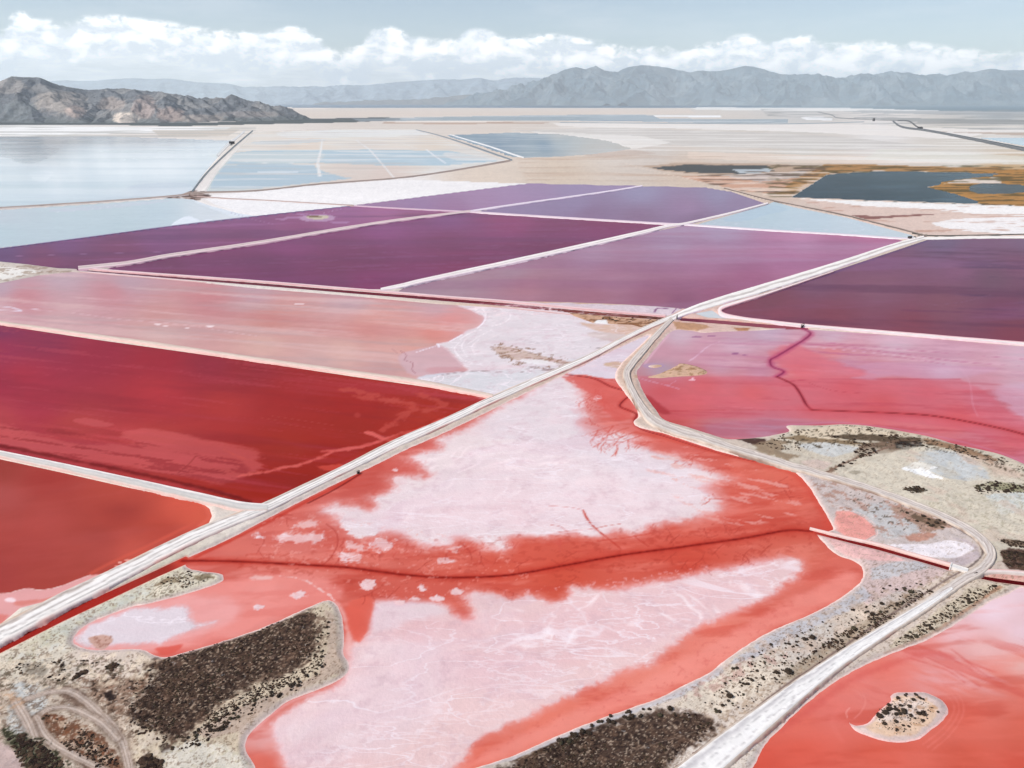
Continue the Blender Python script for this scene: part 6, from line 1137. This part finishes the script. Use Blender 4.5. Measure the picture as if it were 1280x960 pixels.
def hill_paint(V, C):
    x, y = to_px(V[:, 0], V[:, 1], V[:, 2])
    n_ = fbm(V[:, 0] / 60, V[:, 1] / 60, 5, 0.6, 5); n2 = fbm(V[:, 0] / 200, V[:, 1] / 200, 4, 0.6, 6)
    def mixc(m_, col): nonlocal C; C = C * (1 - m_[:, None]) + np.array(col, float) * m_[:, None]
    mixc(sstep(n2, -0.1, 0.5) * 0.6, (150, 146, 142))
    mixc(sstep(V[:, 2] + 20 * n_, 45, 5) * 0.8, (98, 104, 104))
    def e(cx, cy, rx, ry, col, a):
        d = ((x - cx) / rx) ** 2 + ((y - cy) / ry) ** 2
        mixc(sstep(d + 0.5 * n_, 1.25, 0.6) * a, col)
    e(75, 128, 34, 15, (178, 166, 156), 0.75); e(10, 108, 22, 10, (170, 160, 152), 0.6)
    e(180, 134, 16, 15, (172, 152, 144), 0.7); e(212, 143, 18, 10, (174, 152, 142), 0.7); e(140, 130, 18, 9, (172, 156, 146), 0.7); e(250, 148, 30, 5, (176, 160, 150), 0.6)
    e(158, 148, 18, 8, (222, 206, 190), 0.95); e(95, 140, 14, 8, (190, 166, 154), 0.6); e(310, 143, 40, 4, (160, 148, 142), 0.5)
    e(-40, 140, 60, 18, (110, 116, 120), 0.7); e(25, 138, 20, 14, (112, 118, 120), 0.6)
    return C
terrain('desert_hill', (-110, 400), (4900, 7600), 620, 190, hill, 0.56, 40, 300, 44, 250, (112, 115, 119), m_rock, floor=0.5, paint=hill_paint, seed=3)

def spurs(ridge, every, reach, foot, rn, fan=0.25, zf=0):
    out = []; acc = 0
    for a, b_ in zip(ridge[:-1], ridge[1:]):
        L = math.hypot(b_[0] - a[0], b_[1] - a[1]); nn = max(int(L / every), 1)
        for i in range(nn):
            s = (i + rn.random()) / nn
            p0 = [a[k] + (b_[k] - a[k]) * s for k in range(3)]
            if p0[2] < 150: continue
            dirx = rn.uniform(-0.45, 0.45); ln = reach * rn.uniform(0.65, 1.1) * min(1, p0[2] / foot)
            q = [tuple(p0)]; sub = []
            for j in range(1, 5):
                f = j / 4; dirx += rn.uniform(-0.25, 0.25)
                q.append((q[-1][0] + dirx * ln / 4, p0[1] - ln * f, max(p0[2] * (1 - f) ** 0.85, 0) * (0.96 + 0.08 * rn.random())))
                if j in (1, 2, 3):
                    c = q[-1]; sg = rn.choice((-1, 1)); l2 = ln * 0.3
                    sub.append([c, (c[0] + sg * l2 * 0.5, c[1] - l2 * 0.5, c[2] * 0.6), (c[0] + sg * l2 * 0.8, c[1] - l2, c[2] * 0.2)])
            out.append(q); out += sub
    return out
rn = random.Random(5)
rr = [(560, 128.5), (590, 122), (605, 116.5), (625, 110), (640, 104), (655, 101), (672, 97), (689, 92.5), (705, 87), (719, 84.5), (731, 86.5), (743, 82), (755, 87), (769, 89), (785, 84), (800, 81), (823, 82.5), (850, 87.5), (862, 89.5), (873, 88), (894, 88.5), (912, 84.5), (931, 81), (942, 83), (954, 87.5), (984, 90.5), (1011, 93.5), (1048, 96.5), (1065, 93.5), (1082, 91.5), (1105, 92), (1135, 90), (1159, 93), (1176, 91.5), (1203, 92.5), (1222, 89), (1240, 86), (1258, 88), (1280, 88.5), (1310, 91), (1345, 94), (1400, 96)]
rr3 = [rp(x, y, 36000 + 1000 * math.sin(x / 60.0)) for x, y in rr]
rng1 = [rr3] + spurs(rr3, 1100, 4300, 1100, rn)
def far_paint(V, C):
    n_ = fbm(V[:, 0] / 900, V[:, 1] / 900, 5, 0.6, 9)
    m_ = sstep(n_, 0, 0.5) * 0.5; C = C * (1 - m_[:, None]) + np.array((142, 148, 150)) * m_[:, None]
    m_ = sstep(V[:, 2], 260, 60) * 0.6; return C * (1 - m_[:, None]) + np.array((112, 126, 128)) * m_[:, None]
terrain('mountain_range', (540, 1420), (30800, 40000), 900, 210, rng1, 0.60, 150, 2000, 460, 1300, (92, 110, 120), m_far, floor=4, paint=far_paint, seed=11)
fr = [(-120, 100), (-60, 99), (0, 103), (50, 101.5), (80, 100.5), (117, 101.5), (140, 99), (161, 97.5), (185, 98.5), (208, 98), (230, 100), (249, 102), (275, 103.5), (302, 107), (335, 109.5), (370, 109), (400, 108.5), (430, 107.5), (465, 106), (500, 102.5), (525, 101), (548, 99), (575, 99), (601, 97), (612, 99.5), (620, 101), (628, 98), (640, 97), (660, 97), (690, 99), (760, 104), (900, 108)]
fr3 = [rp(x, y, 49500) for x, y in fr]
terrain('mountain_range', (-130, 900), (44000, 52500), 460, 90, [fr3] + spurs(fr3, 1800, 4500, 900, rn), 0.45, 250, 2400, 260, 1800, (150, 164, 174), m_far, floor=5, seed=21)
f2 = [rp(x, y, 42000) for x, y in ((395, 129), (430, 127), (470, 125), (520, 124), (560, 121), (585, 118), (610, 119), (640, 121), (700, 124))]
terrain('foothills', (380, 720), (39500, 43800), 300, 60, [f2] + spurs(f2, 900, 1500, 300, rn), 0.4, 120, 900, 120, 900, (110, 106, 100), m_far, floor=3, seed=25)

# ============================================================ SHRUBS
ICO_V, ICO_F = None, None
def ico(sub):
    import bmesh
    b = bmesh.new(); bmesh.ops.create_icosphere(b, subdivisions=sub, radius=1); b.verts.ensure_lookup_table()
    V = np.array([v.co for v in b.verts]); Fc = np.array([[v.index for v in f.verts] for f in b.faces]); b.free(); return V, Fc
V2, F2 = ico(2); V1, F1 = ico(1)
def bush_mesh(seed):
    r_ = np.random.default_rng(seed)
    V = V2 * (0.72 + 0.38 * r_.random((len(V2), 1))); V[:, 2] = np.maximum(V[:, 2] * 0.75 + 0.45, 0)
    vs_, fs = [V], [F2]; n_ = len(V)
    for i in range(46):                       # twigs and leaf tufts standing out of the crown
        d = r_.normal(size=3); d[2] = abs(d[2]); d /= np.linalg.norm(d); c = d * r_.uniform(0.8, 1.15) * (1, 1, 0.8) + (0, 0, 0.3)
        a = r_.normal(size=3) * 0.16; b_ = r_.normal(size=3) * 0.16
        vs_.append(np.array([c - a, c + a, c + b_ + d * 0.12])); fs.append(np.array([[n_, n_ + 1, n_ + 2]])); n_ += 3
    me = bpy.data.meshes.new('saltbush'); V = np.vstack(vs_); Fc = np.vstack(fs)
    me.from_pydata(V.tolist(), [], Fc.tolist()); me.materials.append(m_bush if seed % 4 else m_bush2); me.update(); return me
BM = [bush_mesh(i + 1) for i in range(6)]
def gz(x, y):
    c = int(np.clip(np.searchsorted(cols, x), 0, NC - 1)); r = int(np.clip(np.searchsorted(rows, y), 0, NR - 1)); return float(Z[r, c]), float(FP[r, c])
nb_ = [0]
def bush(x, y, rad, label, group, k=None):
    z, f = gz(x, y)
    if f > 0.3 and not k: return
    X, Y = P(x, y); i = random.randrange(6) if k is None else k
    o = bpy.data.objects.new('saltbush', BM[i]); COL.objects.link(o)
    o.location = (float(X), float(Y), max(z, 0) - 0.05); o.rotation_euler = (0, 0, random.uniform(0, 6.28)); s = rad
    o.scale = (s * random.uniform(0.85, 1.25), s * random.uniform(0.85, 1.25), s * random.uniform(0.7, 1.0))
    o['label'] = label; o['category'] = 'shrub'; o['group'] = group; nb_[0] += 1
gi = 'saltbushes on the sandy island'
big = {(475, 378): 'large dark saltbush at the left end of the clump row on the sandy island', (530, 345): 'broad dark saltbush in the clump row across the sandy island', (715, 330): 'dark saltbush in the middle of the sandy island',
       (915, 362): 'largest dark saltbush near the right side of the sandy island', (520, 462): 'lone dark saltbush low on the left of the sandy island', (645, 517): 'lowest small saltbush on the sandy island, near its bottom shore'}
isl = [(475, 378, .75), (530, 345, .75), (560, 312, .7), (590, 306, .45), (570, 262, .5), (655, 195, .5), (730, 170, .35), (742, 152, .3), (835, 162, .45), (810, 213, .5), (875, 195, .4), (910, 207, .3), (685, 270, .45), (770, 282, .45), (630, 315, .5), (660, 325, .4),
       (715, 330, .6), (722, 348, .5), (635, 365, .5), (675, 358, .45), (785, 375, .4), (825, 398, .3), (870, 355, .5), (905, 340, .5), (915, 362, .65), (905, 420, .45), (635, 440, .5), (520, 462, .45), (705, 472, .35), (765, 482, .35), (645, 517, .35), (1055, 335, .3), (990, 290, .2), (960, 315, .2), (625, 285, .3), (850, 345, .35)]
for x, y, r_ in isl:
    bush(1040 + x / 8, 850 + y / 8, r_ * 0.9, big.get((x, y), ('tiny' if r_ < .36 else 'small') + ' dark saltbush on the sandy island, ' + ('left' if x < 650 else ('middle' if x < 800 else 'right')) + (', above the clump row' if y < 300 else (', in the clump row' if y < 400 else ', below the clump row'))), gi, k=1 + (nb_[0] % 2))
def inside(x, y, p):
    c = False
    for i in range(len(p)):
        a, b_ = p[i], p[(i + 1) % len(p)]
        if (a[1] > y) != (b_[1] > y) and x < (b_[0] - a[0]) * (y - a[1]) / (b_[1] - a[1]) + a[0]: c = not c
    return c
def scatter(pts, n_, rn):
    x0, x1 = min(q[0] for q in pts), max(q[0] for q in pts); y0, y1 = min(q[1] for q in pts), max(q[1] for q in pts); out = []
    while len(out) < n_:
        x, y = rn.uniform(x0, x1), rn.uniform(y0, y1)
        if inside(x, y, pts): out.append((x, y))
    return out
rn = random.Random(11)
named = [(985, 842, .8, 'largest dark saltbush beside the ditch, left of the white road'), (970, 843, .55, 'dark saltbush just left of the largest one beside the white road'), (1015, 799, .75, 'wide dark saltbush pair on the pale bank above the white road, right one'), (1005, 801, .5, 'wide dark saltbush pair on the pale bank above the white road, left one'),
         (1138, 741, .7, 'dark saltbush on the pale bank just below the culvert'), (1102, 756, .5, 'dark saltbush alone on pale sand, above the ditch beside the white road'), (1090, 770, .6, 'dark saltbush at the head of the brown scrub strip beside the white road'),
         (912, 872, .7, 'dark saltbush on pale sand up from the bottom scrub field'), (1067, 787, .55, 'dark saltbush within the upper brown scrub strip beside the ditch')]
for x, y, r_, l_ in named: bush(x, y, r_, l_, 'saltbushes on the bank beside the white road')
WHERE = {'saltbushes on the bank beside the white road': ['next to the bottom scrub field', 'below the narrow salt shore', 'level with the sandy island', 'beside the brown scrub strip', 'near the culvert'],
         'saltbushes between the white road and the coral pond': ['at the lower tip', 'midway along the strip', 'near the dark red canal'],
         'saltbushes round the left scrub field': ['bottom left end', 'below the field', 'at its right hand corner', 'by the crust pond shore'],
         'saltbushes on the edge of the bottom scrub field': ['at the left end', 'in the middle', 'at the right end'],
         'saltbushes on the right flat': ['left part of the patch', 'right part of the patch'], 'saltbushes beside the road curve': ['left part of the patch', 'right part of the patch']}
CL_ = [([(880, 872), (905, 845), (960, 808), (1010, 780), (1060, 765), (1110, 733), (1140, 728), (1190, 725), (1120, 770), (1040, 810), (960, 860), (900, 900)], 86, (.22, .42), 'dark saltbush left of the white road', 'saltbushes on the bank beside the white road'),
       ([(1122, 800), (1170, 770), (1210, 742), (1245, 732), (1240, 742), (1200, 764), (1165, 788), (1130, 805)], 46, (.25, .45), 'dark saltbush between white road and coral pond', 'saltbushes between the white road and the coral pond'),
       ([(225, 930), (260, 905), (300, 885), (350, 862), (395, 838), (402, 815), (404, 790), (412, 770), (412, 790), (410, 820), (400, 845), (350, 872), (300, 900), (250, 935)], 52, (.25, .45), 'dark saltbush on the brown scrub field margin', 'saltbushes round the left scrub field'),
       ([(655, 945), (700, 925), (770, 893), (830, 885), (860, 890), (820, 897), (760, 908), (700, 935)], 30, (.3, .6), 'dark saltbush above the bottom scrub field', 'saltbushes on the edge of the bottom scrub field'),
       ([(1210, 612), (1245, 603), (1275, 608), (1270, 618), (1225, 616)], 20, (.4, .7), 'saltbush on the grey flat far right', 'saltbushes on the right flat'),
       ([(1130, 640), (1150, 645), (1190, 657), (1175, 662), (1145, 655)], 14, (.35, .55), 'dark saltbush beside the dirt road curve', 'saltbushes beside the road curve')]
for pts, n_, (r0, r1), lab, grp in CL_:
    q_ = scatter(pts, n_, rn); xs_ = sorted(q[0] for q in q_)
    for x, y in q_:
        rad = rn.uniform(r0, r1); f_ = sum(v < x for v in xs_) / len(xs_)
        size = 'tiny' if rad < r0 + 0.3 * (r1 - r0) else ('small' if rad < r0 + 0.7 * (r1 - r0) else 'bigger')
        zone = WHERE[grp][min(int(f_ * len(WHERE[grp])), len(WHERE[grp]) - 1)]
        bush(x, y, rad, size + ' ' + lab + ', ' + zone, grp)
# scrub fields that read as one mass
MV, MF, mo = [], [], 0
def mass(pts, n_, r0, r1, thr=-1, nsc=6):
    global mo
    q = scatter(pts, n_, rn); x = np.array([a[0] for a in q]); y = np.array([a[1] for a in q]); X, Y = P(x, y)
    keep = fbm(X / nsc, Y / nsc, 3, 0.6, 55) + rng.uniform(-0.25, 0.25, len(X)) > thr
    for i in np.nonzero(keep)[0]:
        z, f = gz(x[i], y[i])
        if f > 0: continue
        s = r0 + (r1 - r0) * rng.random() ** 2
        V = V1 * (0.65 + 0.6 * rng.random((12, 1))) * np.array([s * rng.uniform(.9, 1.7), s * rng.uniform(.9, 1.7), s * .42]); V[:, 2] = np.maximum(V[:, 2], -0.15 * s) + 0.15 * s
        MV.append(V + (X[i], Y[i], z)); MF.append(F1 + mo); mo += 12
mass([(190, 828), (265, 806), (320, 789), (380, 767), (402, 765), (410, 790), (395, 832), (340, 862), (296, 885), (240, 925), (205, 925), (165, 905), (158, 888), (185, 856)], 3200, .07, .26, 0.0)
mass([(240, 925), (262, 895), (300, 872), (365, 845), (405, 822), (410, 835), (360, 858), (300, 888), (262, 925), (225, 940)], 750, .06, .24, -0.5, 9)
mass([(170, 850), (200, 828), (400, 762), (415, 790), (400, 848), (300, 905), (230, 945), (160, 915)], 700, .12, .34)
mass([(600, 985), (640, 960), (670, 942), (715, 921), (765, 904), (830, 892), (872, 895), (895, 910), (868, 935), (835, 955), (780, 1000)], 2700, .07, .27, 0.0)
mass([(975, 845), (1035, 803), (1095, 768), (1150, 738), (1155, 745), (1080, 800), (1000, 855), (980, 850)], 700, .14, .36, -0.1, 4)
mass([(880, 880), (960, 805), (1060, 765), (1140, 728), (1190, 725), (1120, 770), (1040, 815), (930, 890)], 420, .1, .24)
mass([(1115, 805), (1170, 770), (1210, 740), (1250, 730), (1240, 745), (1165, 790), (1120, 810)], 280, .12, .26)
mass([(1090, 908), (1095, 890), (1112, 876), (1150, 872), (1170, 888), (1150, 912), (1120, 920)], 160, .07, .17)
mass([(5, 912), (15, 915), (50, 930), (75, 950), (95, 985), (40, 985), (25, 950), (8, 930)], 420, .2, .5, 0.0)
mass([(50, 895), (100, 905), (155, 958), (140, 975), (75, 930)], 420, .12, .3, 0.0)
mass([(0, 835), (60, 826), (150, 829), (185, 842), (160, 880), (110, 865), (60, 850), (0, 858)], 380, .14, .4, 0.1)
mass([(172, 955), (185, 945), (205, 955), (200, 985), (176, 980)], 120, .25, .55); mass([(130, 838), (142, 829), (150, 833), (140, 841)], 40, .2, .45); mass([(90, 853), (98, 842), (110, 837), (110, 843)], 40, .2, .45)
mass([(192, 737), (205, 726), (235, 715), (272, 720), (262, 728), (215, 742)], 220, .1, .32, 0.0)
mass([(1030, 546), (1080, 543), (1150, 549), (1160, 560), (1120, 560), (1040, 590), (1075, 560)], 420, .25, .6, 0.0)
mass([(1060, 533), (1120, 538), (1195, 557), (1250, 572), (1290, 592), (1280, 596), (1190, 564), (1100, 545)], 380, .2, .5, 0.0)
mass([(985, 541), (1060, 532), (1060, 540), (1000, 565), (940, 560)], 160, .2, .45, 0.1)
mass([(1210, 610), (1245, 602), (1285, 606), (1285, 618), (1225, 618)], 160, .2, .4); mass([(1126, 613), (1146, 609), (1160, 616), (1140, 619)], 70, .2, .5)
mass([(1250, 690), (1290, 690), (1300, 716), (1256, 708)], 300, .2, .45); mass([(1246, 675), (1290, 681), (1290, 688), (1262, 684)], 90, .2, .4)
mass([(745, 396), (832, 401), (815, 409), (780, 411)], 120, .3, .8, 0.0); mass([(632, 434), (665, 441), (712, 452), (690, 456), (640, 449)], 60, .2, .5)
tint = np.array([(52, 38, 31), (72, 54, 43), (44, 32, 27), (88, 70, 55), (62, 52, 39)], float)[rng.integers(0, 5, len(MV))]
m_scrub, t, b = mat('scrub_foliage'); sn = t.noise(t.new('ShaderNodeNewGeometry').outputs['Position'], 4, 4, 0.7); kk = t.m('ADD', 0.6, t.m('MULTIPLY', sn, 0.8))
t.put(b.inputs['Base Color'], t.mix(1.0, attr(t, 'pigment'), t.xyz(kk, kk, kk), 'MULTIPLY')); b.inputs['Roughness'].default_value = 0.95; b.inputs['Specular IOR Level'].default_value = 0.1
so_ = mesh_np('saltbush_scrub', np.vstack(MV), np.vstack(MF), m_scrub, np.repeat(tint, 12, axis=0), smooth_=False, kind='stuff')

# ============================================================ SMALL WORKS
def box(V, Fc, x0, y0, z0, x1, y1, z1):
    o = len(V); V += [(x0, y0, z0), (x1, y0, z0), (x1, y1, z0), (x0, y1, z0), (x0, y0, z1), (x1, y0, z1), (x1, y1, z1), (x0, y1, z1)]
    Fc += [tuple(o + i for i in f) for f in ((0, 3, 2, 1), (4, 5, 6, 7), (0, 1, 5, 4), (1, 2, 6, 5), (2, 3, 7, 6), (3, 0, 4, 7))]
def part(name, boxes, m_, parent, bev=0.02):
    V, Fc = [], []
    for b_ in boxes: box(V, Fc, *b_)
    me = bpy.data.meshes.new(name); me.from_pydata(V, [], Fc); me.materials.append(m_); me.update()
    o = bpy.data.objects.new(name, me); COL.objects.link(o); o.parent = parent
    if bev: b = o.modifiers.new('bevel', 'BEVEL'); b.width = bev; b.segments = 1
    return o
def thing(name, x, y, rz, label, cat, z=0.0, group=None):
    X, Y = P(x, y); o = bpy.data.objects.new(name, None); COL.objects.link(o); o.location = (float(X), float(Y), z); o.rotation_euler = (0, 0, rz)
    o['label'] = label; o['category'] = cat
    if group: o['group'] = group
    return o
# white concrete culvert carrying the straight canal under the road bend
a_, b_ = np.array(P(1188, 710.5)), np.array(P(1209, 717)); L = float(np.hypot(*(b_ - a_))); ang = math.atan2(*(b_ - a_)[::-1])
c = thing('culvert', 1188, 710.5, ang, 'white concrete culvert box where the straight red canal meets the road bend', 'culvert', z=0.05)
part('deck_slab', [(0.1, -0.75, 0.75, L, 0.75, 1.0)], m_conc, c); part('headwall', [(-0.2, -1.2, -0.4, 0.1, 1.2, 1.25)], m_conc, c)
part('side_wall', [(0.1, -0.95, -0.3, L, -0.75, 1.1)], m_conc, c); part('side_wall', [(0.1, 0.75, -0.3, L, 0.95, 1.1)], m_conc, c); part('gate_plate', [(-0.26, -0.5, -0.2, -0.2, 0.5, 1.0)], m_dark, c, 0)
def sluice(x, y, rz, s, lab, z=0.2):
    g_ = thing('sluice_gate', x, y, rz, lab, 'sluice gate', z=z, group='sluice gates at the canal crossings')
    part('post', [(-s, -.12, -.4, -s + .25, .12, 1.5 * s)], m_wood, g_); part('post', [(s - .25, -.12, -.4, s, .12, 1.5 * s)], m_wood, g_)
    part('crossbeam', [(-s, -.14, 1.35 * s, s, .14, 1.5 * s)], m_wood, g_); part('gate_plate', [(-s + .27, -.05, -.4, s - .27, .05, .95 * s)], m_dark, g_); part('lifting_screw', [(-.06, -.06, .9 * s, .06, .06, 2.0 * s)], m_dark, g_, 0)
sluice(1003, 409.6, 0.6, 1.4, 'dark sluice gate where the purple channel leaves the upper canal'); sluice(846, 399.8, 1.2, 1.6, 'dark sluice gate beside the central road junction')
sluice(448, 592, 0.9, 0.6, 'small dark outlet gate under the main dike road beside the red brine'); sluice(1219, 720.2, 0.3, 0.6, 'small gate at the head of the dark red canal on the far right')
def shed(x, y, rz, w_, d_, h_, lab, z=0.6, tower=False):
    g_ = thing('pump_house', x, y, rz, lab, 'pump house', z=z)
    part('wall', [(-w_ / 2, -d_ / 2, -.5, w_ / 2, d_ / 2, h_)], m_dark if tower else m_wall, g_, 0)
    V = [(-w_ / 2 - .3, -d_ / 2 - .3, h_ + .01), (w_ / 2 + .3, -d_ / 2 - .3, h_ + .01), (w_ / 2 + .3, d_ / 2 + .3, h_ + .01), (-w_ / 2 - .3, d_ / 2 + .3, h_ + .01), (-w_ / 2 - .3, 0, h_ + w_ * .16), (w_ / 2 + .3, 0, h_ + w_ * .16)]
    me = bpy.data.meshes.new('roof'); me.from_pydata(V, [], [(0, 1, 5, 4), (2, 3, 4, 5), (0, 4, 3), (1, 2, 5), (0, 3, 2, 1)]); me.materials.append(m_dark); o = bpy.data.objects.new('roof', me); COL.objects.link(o); o.parent = g_
    part('door', [(-w_ * .1, -d_ / 2 - .06, 0, w_ * .1, -d_ / 2 - .002, h_ * .65)], m_dark, g_, 0)
shed(1092, 151.5, 0.2, 12, 10, 17, 'small dark tower-like building standing alone on the far white flat', tower=True, z=0)
shed(1137, 299, 0.4, 3.2, 2.2, 1.9, 'tiny dark pump house on the dike corner between the purple ponds', tower=True)
shed(290, 180, 0.3, 16, 10, 5, 'low dark pump house beside the far left diagonal dike', tower=True)
shed(1150, 161, 0.3, 22, 12, 6, 'long low shed beside the far end of the railway embankment', tower=True, z=0)
shed(1143, 298.5, 0.9, 2.0, 1.6, 1.4, 'smaller pale shed right of the tiny dark pump house', tower=False)

# ============================================================ AIR
V, Fc = [], []; box(V, Fc, -46000, -3500, -4.0, 46000, 60000, 2150)
me = bpy.data.meshes.new('haze'); me.from_pydata(V, [], Fc); hz = bpy.data.objects.new('haze', me); COL.objects.link(hz); hz['kind'] = 'stuff'
mh = bpy.data.materials.new('haze'); mh.use_nodes = True; t = NT(mh.node_tree); o = t.new('ShaderNodeOutputMaterial'); pv = t.new('ShaderNodeVolumePrincipled')
pv.inputs['Color'].default_value = (0.88, 0.965, 1.0, 1); pv.inputs['Density'].default_value = 2.3e-5; pv.inputs['Anisotropy'].default_value = 0.0
t.l.new(pv.outputs[0], o.inputs['Volume']); me.materials.append(mh)
print('bushes', nb_[0], 'mass', len(MV))
